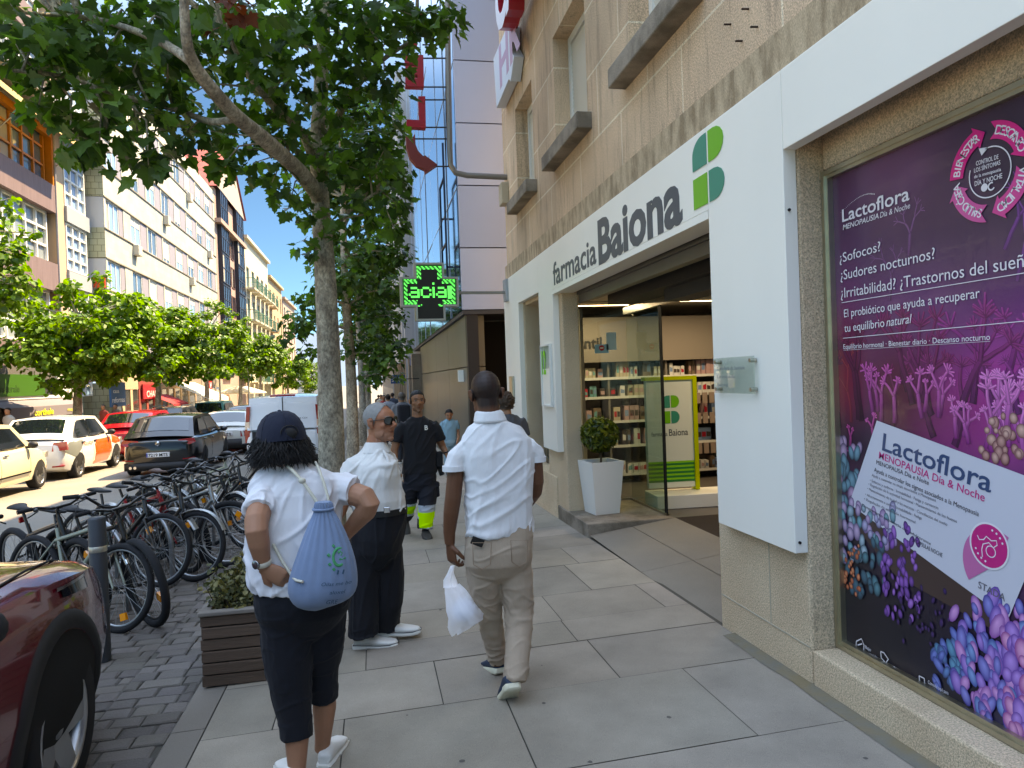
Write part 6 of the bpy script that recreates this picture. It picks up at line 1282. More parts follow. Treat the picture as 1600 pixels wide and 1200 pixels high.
    if light: b=MB(); c=ST+Vector((-.06,0,.03)); b.bbox(c.x-.03,c.x,-.03,.03,c.z-.02,c.z+.03,.008); b.build('rear_lamp',M_lgt,rt_)
    return rt_
g0=lambda px,py: (lambda p:(p.x,p.y))(onRd(px,py))
A37=R(-38)
bike('grey green mountain bicycle nearest the dark bollard',g0(180,985),R(-36),R(-7),R(6),M_grn,bar='rise',susp=False,lock=True)
bike('black mountain bicycle with suspension fork behind the bollard',g0(238,974),R(-39),R(5),R(-12),M_bk,wr=.365,tyre=.032,susp=True)
bike('black bicycle at the left edge, saddle above the red bonnet',(-2.75,5.65),R(-30),R(-4),R(10),M_grn,light=True,bar='flat')
bike('dark bicycle with wide black saddle and red saddle lamp',(-2.35,6.5),R(-42),R(6),R(0),M_bk,wr=.355,tyre=.03,light=True,lock=True)
bike('black bicycle with silver mudguards beside the red frame',g0(300,905),R(-40),R(-6),R(15),M_bk,guard=True)
bike('red framed bicycle in the middle of the row',(-1.95,8.0),R(-36),R(8),R(-10),M_redb,guard=True)
bike('silver framed bicycle with fat front tyre before the wooden planter',g0(352,884),R(-35),R(-5),R(20),M_silv,wr=.355,tyre=.032,bar='flat')
bike('bicycle with brown saddle and silver mudguards',(-2.0,9.4),R(-38),R(4),R(-8),M_silv,guard=True,saddle=M_brn2)
bike('black town bicycle leaning behind the woman',(-1.65,9.9),R(-34),R(-8),R(12),M_bk,bar='rise',guard=True)
bike('grey bicycle farther along the row beside the white van',(-1.9,11.0),R(-38),R(5),R(0),M_grn)
bike('black bicycle wedged behind the silver framed one',(-1.95,8.55),R(-41),R(7),R(-14),M_bk,bar='rise',tyre=.03)
bike('dark bicycle with grey green frame behind the red one',(-2.1,7.45),R(-33),R(-7),R(8),M_bk,wr=.355,lock=True)
bike('black bicycle with mudguards close to the woman',(-1.55,9.0),R(-37),R(6),R(-6),M_bk,guard=True,bar='rise')
bike('last black bicycle of the row by the van bumper',(-1.7,12.0),R(-36),R(-5),R(10),M_bk,bar='rise')
# a bottle of red on one frame reads as the red pump
for i,(x,y) in enumerate(((-2.45,6.95),(-2.3,7.75),(-2.35,8.7),(-2.3,9.6),(-2.3,10.6))):
    d=Vector((math.cos(A37),math.sin(A37),0)); z=gz(x,y)-.02; b=MB(); P=[]
    for k in range(17): a=math.pi*k/16; P.append(Vector((x,y,z+.36))+d*(.42*math.cos(a))+Vector((0,0,.40*math.sin(a))))
    P=[P[0]+Vector((0,0,-.36))]+P+[P[-1]+Vector((0,0,-.36))]; b.tube(P,.024,10)
    tag(b.build('bike_rack',mk('rack_steel','8b8d90',.35,.9,var=.1),None,(x,y,z)),['stainless steel bike rack hoop nearest the bollard','second steel bike rack hoop, behind the nearest hoop','middle steel bike rack hoop of the row','steel bike rack hoop behind the woman in the cap','last steel bike rack hoop toward the white van'][i],'bike rack','bike racks')
# bollard
bp=onRd(160,1028); bo=(bp.x,bp.y,gz(-2,bp.y)-.02); BO=empty('bollard',bo,0,'dark grey round bollard with reflective band beside the red car','bollard')
b=MB(); b.lathe([(.056,0),(.056,.985),(.05,.998),(.001,1.0)],(0,0,0),24); b.build('post',mk('bollard_grey','3c4146',.5,.3,var=.06,vs=8),BO); b=MB(); b.lathe([(.0565,.76),(.058,.762),(.058,.798),(.0565,.80)],(0,0,0),24,0,None,True,False); b.build('reflective_band',mk('band','b9b4a4',.35,.6,var=.3,vs=20),BO)
# wooden planter box at the kerb with a shrub
c0=onG(317,1078); x0,y0=c0.x,c0.y; x1,y1=x0+.54,y0+.9; zg=gz(x0,y0); h=.43
PL=empty('wooden_planter',((x0+x1)/2,(y0+y1)/2,zg),0,'weathered dark wooden slatted planter box standing at the kerb','planter'); plo=PL.location[:]
M_wd=mk('weathered_wood','5a473b',.85,var=.35,vs=7,stretch=(.25,.25,3),bump=.5,bs=60); b=None
for k in range(6):
    z0=zg+.012+k*h/6; z1=z0+h/6-.008; j=random.uniform(-.006,.006)
    for q in ((x0-j,x1,y0+j,y0+.03),(x0-j,x1,y1-.03,y1),(x0+j,x0+.03,y0+.031,y1-.031),(x1-.03,x1-j,y0+.031,y1-.031)): b=MB(); b.bbox(*q,z0,z1,.004); b.build('slat',M_wd,PL,plo)
for q in ((x0-.012,x1+.012,y0-.012,y0+.05),(x0-.012,x1+.012,y1-.05,y1+.012),(x0-.012,x0+.05,y0+.051,y1-.051),(x1-.05,x1+.012,y0+.051,y1-.051)): b=MB(); b.bbox(*q,zg+h+.004,zg+h+.03,.006); b.build('rim_board',mk('grey_wood','7d746c',.85,var=.3,vs=9,stretch=(.3,.3,3)),PL,plo)
b=MB(); b.box(x0+.035,x1-.035,y0+.035,y1-.035,zg+.05,zg+h-.04); b.build('soil',MATS['soil'],PL,plo)
SB=empty('planter_shrub',((x0+x1)/2,(y0+y1)/2,zg+h-.04),0,'low dull green shrub growing in the wooden planter','shrub'); sb=SB.location[:]
b=MB(); tw=MB()
for i in range(120):
    p=Vector((random.uniform(x0+.05,x1-.05),random.uniform(y0+.05,y1-.02),zg+h-.05)); d=Vector((random.uniform(-.5,.3),random.uniform(-.3,.5),1)).normalized(); l=random.uniform(.1,.27); e=p+d*l; tw.tube([p,lerp(p,e,.5)+Vector((0,.01,0)),e],[.004,.003,.0015],4)
    for k in range(26): fill(b,p+d*(l*random.uniform(.25,1.05)),.035,1,.034,leaf_simple)
tw.build('stems',mk('twig','3b3027',.9),SB,sb); b.build('foliage',mk('shrub_leaf','46502e',.6,island=.5,col2='6a6038',translu=.2),SB,sb)
# slim lamp mast and sign poles across the street
for (px,py,X,hh,lab) in ((345,640,-9.6,6.5,'slim pale lamp mast among the trees across the street'),(390,640,-9.6,4.5,'thin pale sign pole farther along the far kerb')):
    p=onX(px,py,X); z=CG*p.y; t=empty('lamp_mast' if hh>5 else 'sign_pole',(X,p.y,z),0,lab,'pole'); b=MB(); b.tube([(0,0,0),(0,0,hh)],[.09,.05],10); b.build('pole',mk('pale_pole','a9aaa6',.5,.3),t)
    b=MB(); (b.tube([(0,0,hh-.02),(.5,0,hh+.25),(1.1,0,hh+.2)],[.045,.04,.07],8) if hh>5 else b.bbox(-.03,.03,-.3,.3,hh-.6,hh,.01)); b.build('lamp_head' if hh>5 else 'sign_plate',M_wf,t)
# cafe parasols far off
for i,(px,Y) in enumerate(((402,62),(372,66))):
    p=onY(px,620,Y); z=CG*Y+.05; t=empty('parasol',(-10.8,Y,z),0,['cream cafe parasol under the far street trees','second cream parasol beyond the first under the trees'][i],'parasol','cafe parasols'); b=MB(); b.tube([(0,0,0),(0,0,2.7)],.03,6); b.build('pole',M_wf,t); b=MB(); b.lathe([(1.7,2.2),(1.68,2.3),(.05,2.85)],(0,0,0),8,0,None,False,False); b.build('canopy',mk('parasol_cream','d9d2c2',.8,translu=.3),t)
# ---------------------------------------------------------------- people
def fuse(b,voxel,name,mat,parent,org,smooth=3,disp=None,colf=None,post=None):
    # unite overlapping volumes into one continuous skin
    o=b.build('tmp_fuse',mat if not isinstance(mat,(list,tuple)) else mat[0])
    m=o.modifiers.new('r','REMESH'); m.mode='VOXEL'; m.voxel_size=voxel; m.use_smooth_shade=True
    if smooth: q=o.modifiers.new('s','SMOOTH'); q.factor=.5; q.iterations=smooth
    bpy.context.view_layer.update(); me=bpy.data.meshes.new_from_object(o.evaluated_get(bpy.context.evaluated_depsgraph_get())); d=o.data; bpy.data.objects.remove(o); bpy.data.meshes.remove(d)
    n=len(me.vertices); V=np.empty(n*3,np.float32); me.vertices.foreach_get('co',V); V=V.reshape(-1,3)
    if disp is not None or post is not None:
        N=np.empty(n*3,np.float32); me.vertices.foreach_get('normal',N); N=N.reshape(-1,3)
        if disp is not None: V=V+N*disp(V)[:,None]
        if post is not None: V=post(V,N)
    if colf is not None:
        ca=me.color_attributes.new('Col','FLOAT_COLOR','POINT'); c=np.ones((n,4),np.float32); c[:,:3]=colf(V); ca.data.foreach_set('color',c.ravel())
    W=V-np.array(org,np.float32); me.vertices.foreach_set('co',W.astype(np.float32).ravel())
    me.materials.clear(); me.materials.append(mat); me.polygons.foreach_set('use_smooth',[True]*len(me.polygons)); me.update(); me.name=name
    o=bpy.data.objects.new(name,me); COL.objects.link(o); o.parent=parent; KIDS.setdefault(parent.name,[]).append(o); return o
def ering(c,a,bb,yaw=0,n=28,e=2.3,tilt=0):
    out=[]; ca,sa=math.cos(yaw),math.sin(yaw)
    for k in range(n):
        t=2*math.pi*k/n; cx,sx=math.cos(t),math.sin(t); x=a*math.copysign(abs(cx)**(2/e),cx); y=bb*math.copysign(abs(sx)**(2/e),sx)
        out.append((c[0]+x*ca-y*sa,c[1]+x*sa+y*ca,c[2]+tilt*x))
    return out
def vnoise(V,sc,off=0):
    return np.array([mnoise.noise((v[0]*sc[0]+off,v[1]*sc[1],v[2]*sc[2])) for v in V])
def folds(V,amp,dirn,freq,off=0,stretch=.22,mask=None):
    # soft cloth creases running along dirn
    d=Vector(dirn).normalized(); u=d.orthogonal().normalized(); w=d.cross(u); A=np.array([u[:],w[:],d[:]])
    P=V@A.T; P[:,2]*=stretch; P*=freq
    wv=np.array([mnoise.noise((p[0]+off,p[1],p[2])) for p in P]); r=np.exp(-(wv/.13)**2)-.35
    o=amp*1.25*r
    return o*mask(V) if mask else o
M_skinA=mk('skin','b07a5c',.5,attr='Col',spec=.35,var=.05,vs=40,bump=.08,bs=500,bd=.002,sss=.05)
def head(b,o,yaw=0,pitch=0,s=1.0,roll=0,ears=True,neck=None,chin=1.0):
    M=Matrix.Translation(o)@Matrix.Rotation(yaw,4,'Z')@Matrix.Rotation(pitch,4,'X')@Matrix.Rotation(roll,4,'Y')@Matrix.Scale(s,4)
    E=lambda c,r,n=18,k=12: b.ell(c,r,0,n,k,M)
    E((0,-.014,.034),(.074,.094,.084)); E((0,.018,-.02),(.066,.074,.088)); E((0,.036,-.07),(.050,.048,.044)); E((0,.066,-.098*chin),(.024,.020,.018)); E((0,.03,.03),(.068,.062,.06))
    b.tube([(0,.078,.022),(0,.094,-.005),(0,.110,-.026)],[.009,.012,.0155],10,0,True,M); E((.012,.094,-.030),(.009,.010,.008)); E((-.012,.094,-.030),(.009,.010,.008))
    b.tube([(-.050,.064,.030),(-.022,.083,.034),(0,.084,.028),(.022,.083,.034),(.050,.064,.030)],[.008,.011,.010,.011,.008],8,0,True,M)
    for x in (-1,1):
        E((x*.042,.058,-.018),(.022,.020,.018)); E((x*.031,.071,.010),(.0135,.013,.012)); E((x*.050,.02,-.062),(.012,.04,.028))
        if ears: b.tube([(x*.071,-.002,-.030),(x*.082,-.014,-.005),(x*.084,-.018,.018),(x*.072,-.006,.024)],[(.008,.008),(.011,.014),(.011,.014),(.007,.008)],8,0,True,M); E((x*.078,-.012,-.002),(.008,.02,.03))
    E((0,.082,-.053),(.023,.0095,.005)); E((0,.079,-.063),(.020,.0105,.006))
    if neck: b.tube([M@Vector((0,-.022,-.02)),M@Vector((0,-.022,-.075)),*neck],[.058*s,.056*s]+[.058*s]*(len(neck)-1)+[.060*s],16)
    return M
def facecol(V,M,base,lip=(.75,.55,.55),brow=(.12,.1,.09),stub=None,eye=True):
    I=M.inverted(); A=np.array(I); P=V@A[:3,:3].T+A[:3,3]; c=np.tile(np.array(base[:3]),(len(V),1)); x,y,z=P.T
    def mixm(m,k): 
        nonlocal c
        m=np.clip(m,0,1)[:,None]; c=c*(1-m)+np.array(k)*m
    near_=(np.abs(x)<.1)&(np.abs(y)<.14)&(np.abs(z)<.14); B=np.array(base[:3])
    mixm(near_*np.exp(-((np.abs(x)-.04)/.022)**2-((z+.03)/.022)**2)*(y>.03)*.35,B*np.array([1.12,.85,.8]))
    mixm(near_*np.exp(-((x)/.014)**2-((z+.03)/.02)**2)*(y>.08)*.35,B*np.array([1.1,.85,.8]))
    if stub is not None: mixm(near_*(y>.0)*np.clip((-z-.02)/.05,0,1)*.4,stub)
    mixm(near_*(y>.07)*np.exp(-((x/.023)**4)-((z+.0575)/.0085)**4),B*np.array(lip)); mixm(near_*(y>.08)*np.exp(-((x/.021)**4)-((z+.0575)/.0018)**2),B*.25)
    ax=np.abs(x)
    mixm(near_*(y>.04)*np.exp(-((ax-.032)/.019)**4-((z-.032-.06*(.03-ax)*0)/.0052)**4)*.9,brow)
    if eye: mixm(near_*(y>.05)*np.exp(-((ax-.031)/.0125)**4-((z-.011)/.0052)**4),(.25,.22,.2)); mixm(near_*(y>.05)*np.exp(-((ax-.031)/.0055)**4-((z-.011)/.0056)**4),(.02,.015,.01)); mixm(near_*(y>.05)*np.exp(-((ax-.031)/.0145)**4-((z-.0175)/.0016)**2),(.04,.03,.03))
    return c
def hair_shell(body,M,cond,thick,mat,parent,name='hair',jit=.3,freq=220,colf=None):
    me=body.data; n=len(me.vertices); V=np.empty(n*3,np.float32); me.vertices.foreach_get('co',V); V=V.reshape(-1,3); N=np.empty(n*3,np.float32); me.vertices.foreach_get('normal',N); N=N.reshape(-1,3)
    W=V+np.array(parent.location); A=np.array(M.inverted()); P=W@A[:3,:3].T+A[:3,3]
    k=cond(P); f=[p.vertices[:] for p in me.polygons if all(k[i]>0 for i in p.vertices)]; used=sorted({i for q in f for i in q}); mp={i:j for j,i in enumerate(used)}
    b=MB(); b.v=[tuple(V[i]+N[i]*(-.002+min(1,k[i])*thick*(1+jit*mnoise.noise(tuple(W[i]*freq))))) for i in used]; b.f=[tuple(mp[i] for i in q) for q in f]; b.m=[0]*len(f); b.s=[True]*len(f)
    return b.build(name,mat,parent)
def hand(b,w,d,palm,side,curl=.5,s=1.0,spread=.12,thumb=.6):
    # w wrist, d towards fingers, palm = direction the palm faces, side: +1/-1 where the thumb sits (across)
    d=Vector(d).normalized(); palm=Vector(palm); palm=(palm-d*palm.dot(d)).normalized(); ac=d.cross(palm)*side   # towards the thumb
    pc=w+d*(.045*s); 
    b.loft([[tuple(w+d*(t*s)+ac*(math.cos(a)*wa*s)+palm*(math.sin(a)*th*s)) for a in [2*math.pi*k/14 for k in range(14)]] for t,wa,th in ((-.01,.026,.019),(.015,.031,.019),(.05,.040,.017),(.085,.041,.014),(.094,.036,.010))])
    for i,(ofs,l) in enumerate(((.030,.072),(.010,.080),(-.010,.075),(-.029,.060))):
        p=w+d*(.088*s)+ac*(ofs*s); a=curl*(.8+.1*i); pts=[p-d*.02*s,p]; dd=d+ac*(spread*(ofs/.03)*.5); dd.normalize(); q=p
        for seg,(fr,k) in enumerate(((.45,.75),(.32,1.1),(.23,.8))):
            dd=(dd*math.cos(a*k)+palm*math.sin(a*k)).normalized() if seg==0 else (dd*math.cos(a*k)+(palm-dd*palm.dot(dd)*1.0 if False else (palm*dd.dot(d)-d*dd.dot(palm)))*math.sin(a*k)).normalized()
            q=q+dd*(l*fr*s); pts.append(q)
        b.tube(pts,[.0095*s,.0095*s,.009*s,.0082*s,.006*s],8)
    t0=w+d*(.018*s)+ac*(.024*s); t1=t0+(d*.6+ac*.75+palm*.25*thumb).normalized()*.038*s; t2=t1+(d*.85+ac*.25+palm*.6*thumb).normalized()*.034*s; t3=t2+(d*.8-ac*.15+palm*.8*thumb).normalized()*.026*s
    b.tube([t0-ac*.01*s,t0,t1,t2,t3],[.014*s,.0145*s,.0125*s,.0105*s,.007*s],8)
def shoe(parent,org,heel,yaw,pitch=0,L_=.285,W_=.1,up='shoe_white',sole='sole_white',stripe=None,vox=.006,top=.085,roll=0):
    M=Matrix.Translation(heel)@Matrix.Rotation(yaw,4,'Z')@Matrix.Rotation(pitch,4,'X')   # +Y is the toe direction, heel at origin
    def sec(y,w,z0,z1,cx=0): return [tuple(M@Vector((cx+w*math.copysign(abs(math.cos(t))**.75,math.cos(t)),y,lerp(z0,z1,.5)+(z1-z0)/2*math.copysign(abs(math.sin(t))**.8,math.sin(t))))) for t in [2*math.pi*k/18 for k in range(18)]]
    w=W_/2; b=MB(); b.loft([sec(.0,w*.55,.02,.07),sec(.012,w*.72,.02,top),sec(.05,w*.80,.02,top+.012),sec(.09,w*.82,.02,top+.008),sec(.13,w*.88,.02,.078),sec(.18,w*1.0,.02,.062),sec(.23,w*.97,.02,.052),sec(L_-.015,w*.7,.02,.045),sec(L_,w*.35,.024,.036)])
    u=fuse(b,vox,'shoe',mk(up,up_col.get(up,'d8d6d0'),.7,var=.06,vs=20,bump=.15,bs=300,bd=.002),parent,org,2)
    b=MB()
    def ssec(y,w_,z0,z1): return [tuple(M@Vector((sx*w_,y,z))) for sx,z in ((-1,z0+.006),(-.92,z0),(.92,z0),(1,z0+.006),(1,z1),(-1,z1))]
    b.loft([ssec(-.008,w*.5,.008,.03),ssec(.0,w*.75,0.0,.032),ssec(.05,w*.9,0,.032),ssec(.1,w*.88,.004,.028),ssec(.18,w*1.07,0,.026),ssec(.24,w*1.02,0,.026),ssec(L_-.008,w*.72,.004,.028),ssec(L_+.006,w*.35,.012,.028)],0,True); b.build('sole',mk(sole,up_col.get(sole,'dcdad2'),.6),u,org)
    if stripe:
        b=MB(); P=[M@Vector(p) for p in ((-w*.74,.0,.034),(-w*.93,.05,.034),(-w*.91,.1,.030),(-w*1.09,.18,.028),(-w*1.04,.24,.028),(-w*.4,L_+.006,.03),(w*.4,L_+.006,.03),(w*1.04,.24,.028),(w*1.09,.18,.028),(w*.91,.1,.030),(w*.93,.05,.034),(w*.74,.0,.034))]; b.tube(P,.003,4,closed=True); b.build('sole_stripe',mk(stripe,'3a3a3e',.6),u,org)
    return u
up_col={'shoe_white':'dddbd5','sole_white':'e0ded6','shoe_navy':'25364a','sole_cream':'d6cfb6','shoe_grey':'3c3b39','sole_black':'1c1c1c'}
def cloth(name,col,var=.03,rough=.85,fb=.25): return mk(name,col,rough,var=var,vs=12,bump=fb*1.6,bs=19,bd=.014,sheen=.04,stretch=(1,1,.45))
def rgs(J_,tab,yaw=0,e=2.4):
    return [ering(J_(px,py,dy),hw_,bb,yaw,28,e) for px,py,hw_,bb,dy in tab]
# ======== man in white polo walking away with a plastic bag
Y0=3.93; k=(3.93*.981+.6*.19)/FPX
J=lambda px,py,dy=0: onY(px,py,Y0+dy)
om=(J(785,1080).x,Y0,gz(J(785,1080).x,Y0)); MAN=empty('person',om,0,'man in white polo shirt and beige trousers walking away with a plastic bag','person')
b=MB(); nk=[J(763,650,.012),J(766,668,.025)]
MH=head(b,J(759,616,.02),R(4),R(-6),1.10,R(-3),True,nk)
b.loft(rgs(J,[(768,668,.12,.07,0),(775,690,.16,.09,0),(779,740,.15,.10,0),(780,830,.15,.10,0),(780,870,.13,.09,0)]))
b.tube([J(733,704),J(713,727,-.01),J(708,778,-.01),J(705,800,.0),J(702,832,.02),J(703,850,.02)],[.043,.047,.045,.043,.034,.028],14)
hand(b,J(703,850,.02),J(707,880,.02)-J(703,850,.02),(.85,.45,0),1,.95,1.05,.05,.9)
b.tube([J(822,704,.02),J(836,720,.02),J(838,752,.03),J(836,768,.10),J(826,785,.24),J(820,790,.30)],[.040,.044,.043,.041,.032,.027],14)
hand(b,J(820,790,.30),(-.2,.9,-.1),(-1,0,0),1,.9,1.05)
for pts,r in (([J(757,880,.02),J(764,960,.12),J(778,1035,.24)],[.08,.055,.04]),([J(806,880,0),J(809,962,-.02),J(806,1062,-.19)],[.08,.055,.04])): b.tube(pts,r,12)
SK1=L('6b432f'); dark=np.array(L('241812')[:3])
def colman(V):
    c=facecol(V,MH,SK1,brow=(.02,.015,.01)); A=np.array(MH.inverted()); P=V@A[:3,:3].T+A[:3,3]; m=np.clip((P[:,2]+.062-np.clip(P[:,1]+.03,-.02,.11)*1.35)/.03,0,1)*(np.abs(P[:,0])<.0775)*(P[:,2]<.15)*(P[:,1]<.1)*.9; return c*(1-m[:,None])+np.array(L('241a18')[:3])*m[:,None]
bod=fuse(b,.0042,'body',M_skinA,MAN,om,3,None,colman)
def polo_folds(V):
    d=folds(V,.0042,(.75,.1,.55),11,1.3,.2)+folds(V,.003,(.2,.1,1),9,7.7,.25)+folds(V,.007,(.9,.1,.35),9,4.1,.2,lambda q:np.clip((J(780,760).z-q[:,2])/.12,0,1)); return d
b=MB(); b.loft(rgs(J,[(765,650,.072,.066,.0),(768,659,.095,.075,0),(771,666,.145,.085,0),(773,675,.168,.096,0),(775,688,.197,.108,0),(777,708,.206,.121,0),(779,730,.202,.128,0),(780,765,.192,.130,0),(780,800,.190,.132,0),(780,824,.192,.134,0),(780,833,.191,.133,0)],R(3)))
b.tube([J(750,702),J(728,703),J(714,716,-.005),J(709.5,733,-.01)],[.06,.06,.061,.061],16); b.tube([J(806,698),J(827,701,.01),J(836,710,.02),J(837,719,.02)],[.06,.056,.055,.055],16)
M_polo=cloth('white_pique','dbdada',.02); fuse(b,.005,'polo_shirt',M_polo,MAN,om,6,polo_folds)
b=MB(); b.loft([ering(J(764,641,.0),.066,.062,0,26),ering(J(764,644,-.005),.078,.072,0,26),ering(J(766,657,-.01),.092,.08,0,26),ering(J(766,660,-.01),.086,.074,0,26)]); fuse(b,.004,'collar',M_polo,MAN,om,2)
for (c,r) in ((J(709.5,732,-.01),.0625),(J(837,718,.02),.057)): b=MB(); b.tube([c+Vector((0,0,.016)),c-Vector((0,0,.012))],[r+.002,r+.002],20); b.build('sleeve_band',M_polo,MAN,om)
def trouser_folds(V):
    return folds(V,.0035,(1,.2,.25),12,2.2,.25)+folds(V,.006,(1,.1,.1),16,9.1,.3,lambda q:np.clip((J(780,1010).z-q[:,2])/.12,0,1))+folds(V,.0045,(1,.3,-.4),14,5.5,.3,lambda q:np.exp(-((q[:,2]-J(780,945).z)/.1)**2))
b=MB(); b.loft(rgs(J,[(780,818,.180,.125,0),(780,835,.188,.130,0),(779,858,.190,.138,-.01),(778,878,.186,.135,-.01),(779,896,.15,.105,0),(780,908,.09,.06,0)],0,2.4))
b.tube([J(754,880,.0),J(757,905,.02),J(762,940,.07),J(766,968,.12),J(773,1005,.2),J(780,1030,.25)],[.098,.098,.082,.072,.064,.062],18); b.tube([J(803,880,0),J(806,910,.0),J(810,950,0),J(811,985,-.05),J(808,1030,-.14),J(806,1058,-.19),J(806,1066,-.2)],[.098,.098,.085,.075,.068,.066,.062],18)
M_chino=cloth('beige_chino','ab9581',.05); fuse(b,.0055,'trousers',M_chino,MAN,om,9,trouser_folds)
b=MB()
for x0,x1,yy in ((738,768,848),(798,825,844)): P=[J(x0,yy,-.150),J(x1,yy,-.150),J(x1-2,yy+34,-.150),J((x0+x1)/2,yy+42,-.152),J(x0+2,yy+34,-.150)]; b.tube(P,.0022,4,closed=True)
b.build('pocket_seam',mk('chino_dark','957b65',.9),MAN,om)
b=MB(); p=J(747,844,-.140); b.bbox(-.034,.034,-.004,.004,-.03,.012,.002,0,Matrix.Translation(p)@Matrix.Rotation(R(24),4,'Y')); tag(b.build('phone',mk('phone_black','151515',.2)),'black phone sticking out of the back pocket of the beige trousers','phone')
shoe(MAN,om,J(783,1043,.20)+Vector((0,.0,-.035)),R(10),R(-14),.285,.105,'shoe_navy','sole_cream'); shoe(MAN,om,J(803,1077,-.26),R(2),R(-38),.285,.105,'shoe_navy','sole_cream')
# carrier bag
bo_=J(706,886,.02); BG=empty('plastic_bag',bo_,0,'white translucent plastic carrier bag hanging from the hand of the man','bag')
M_pb=mk('thin_plastic','e4e5e8',.25,translu=.45,alpha=.42,bump=.5,bs=60,bd=.01)
b=MB(); n=26; R_=[]
for (px,py,hw_,d) in ((706,914,.042,.026),(711,925,.058,.04),(716,938,.072,.055),(722,952,.088,.062),(727,963,.098,.06),(727,971,.095,.05),(718,980,.064,.035),(709,991,.022,.015)):
    c=J(px,py,.02); R_.append([(c.x+hw_*math.cos(t)*(1+.05*math.sin(5*t+py)),c.y+d*math.sin(t)*(1+.22*math.sin(7*t+px)),c.z+.008*math.sin(3*t+py)) for t in [2*math.pi*q/n for q in range(n)]])
b.loft(R_,0,True,False); b.add([R_[-1][i] for i in range(n)],[tuple(range(n))]); b.build('sack',M_pb,BG,bo_)
for s in (-1,1): b=MB(); b.loft([[tuple(J(px,py,.02+s*dy)+Vector((hw_*math.cos(t),.004*math.sin(t),0))) for t in [2*math.pi*q/8 for q in range(8)]] for px,py,hw_,dy in ((707,884,.011,.002),(704+s*1.5,895,.012,.012),(703+s*5,906,.018,.02),(705+s*5,918,.026,.028))]); b.build('handle',M_pb,BG,bo_)
b=MB(); c=J(723,952,.02); b.lathe([(.001,-.03),(.057,-.03),(.06,.03),(.001,.034)],(0,0,0),24,0,frameM(c,(1,0,0),(0,.2,1))); tag(b.build('food_tub',mk('tub_white','d9dbe0',.4)),'round white tub showing through the plastic carrier bag','tub')
# ======== woman in cap with blue drawstring bag
Y0=3.3
J=lambda px,py,dy=0: onY(px,py,Y0+dy)
ow=(J(475,1200).x,Y0,gz(J(475,1200).x,Y0)); WOM=empty('person',ow,0,'woman in white tee, navy cap and cropped leggings with hands on hips','person')
b=MB(); MW=head(b,J(438,690,.0),R(24),R(-4),1.0,R(2),True,[J(445,726,.0),J(452,752,.0)])
b.loft(rgs(J,[(455,745,.11,.06,0),(458,770,.15,.10,0),(462,830,.15,.11,0),(470,900,.16,.12,0),(474,950,.15,.12,0)]))
b.tube([J(418,775,-.06),J(405,798,-.14),J(401,814,-.195),J(401,830,-.22),J(405,850,-.21),J(410,876,-.19),J(412,886,-.185)],[.046,.052,.049,.047,.044,.033,.028],14)
hand(b,J(412,887,-.185),Vector((.8,.0,-.55)),(.1,1,.1),-1,1.0,1.0,.05,.9)
b.tube([J(533,770,.0),J(557,773,-.04),J(571,778,-.07),J(577.5,786,-.085),J(572,798,-.06),J(556,816,.0),J(538,838,.05)],[.044,.052,.051,.046,.046,.038,.028],14)
hand(b,J(537,838,.05),Vector((-.7,.1,-.4)),(-.4,.5,-.5),1,.6,.95)
for pts,r in (([J(450,960,0),J(455,1075,-.02),J(463,1110,-.03),J(464,1150,-.04),J(464,1195,-.05),J(464,1215,-.05)],[.085,.06,.055,.053,.040,.036]),([J(505,960,.05),J(504,1050,.10),J(507,1085,.12),J(507,1105,.13),J(505,1150,.14),J(503,1172,.15)],[.085,.06,.053,.054,.038,.034])): b.tube(pts,r,14)
SK2=L('a8745a')
bodw=fuse(b,.0045,'body',M_skinA,WOM,ow,3,None,lambda V:facecol(V,MW,SK2))
def tee_folds(V): return folds(V,.006,(.15,.1,1),12,3.3,.18)+folds(V,.006,(.7,.1,.6),11,8.2,.22)+folds(V,.008,(-.5,.1,.8),10,1.2,.25,lambda q:np.clip((J(460,830).z-q[:,2])/.1,0,1))
b=MB(); b.loft(rgs(J,[(446,719,.068,.058,.0),(449,727,.095,.07,0),(454,737,.155,.09,0),(460,749,.195,.115,0),(462,768,.200,.14,0),(461,800,.197,.155,0),(459,840,.203,.165,0),(460,870,.205,.168,0),(464,893,.207,.172,0),(466,906,.206,.174,0),(467,915,.200,.170,0)],R(-4)))
b.tube([J(434,766,-.01),J(416,770,-.05),J(409,785,-.10),J(405,799,-.15)],[.070,.068,.067,.066],16); b.tube([J(508,764),J(535,763,-.01),J(553,767,-.035)],[.072,.069,.068],16)
M_tee=cloth('white_cotton','dad8da',.02); fuse(b,.005,'tee_shirt',M_tee,WOM,ow,6,tee_folds)
b=MB(); b.loft(rgs(J,[(470,890,.190,.150,0),(473,912,.203,.162,0),(475,934,.210,.168,0),(474,955,.200,.16,0.01),(473,980,.15,.12,.02),(473,1000,.08,.06,.02)],0,2.3))
b.tube([J(449,935,0),J(448,955,0),J(449,1000,0),J(452,1045,-.01),J(456,1085,-.02),J(461,1120,-.03),J(463,1152,-.04)],[.112,.116,.112,.102,.086,.073,.070],18); b.tube([J(505,935,.03),J(507,955,.04),J(507,1000,.06),J(504,1045,.10),J(505,1075,.11),J(506,1092,.12)],[.10,.098,.092,.074,.068,.064],18)
fuse(b,.0055,'leggings',cloth('navy_jersey','070a14',.06,.9),WOM,ow,10,lambda V:folds(V,.003,(1,.1,.3),14,2,.3))
shoe(WOM,ow,J(505,1178,.09)+Vector((.0,0,-.08)),R(-16),R(0),.235,.09,'shoe_white','sole_white'); shoe(WOM,ow,J(462,1222,-.12)+Vector((0,0,-.05)),R(18),R(0),.25,.095,'shoe_white','sole_white')
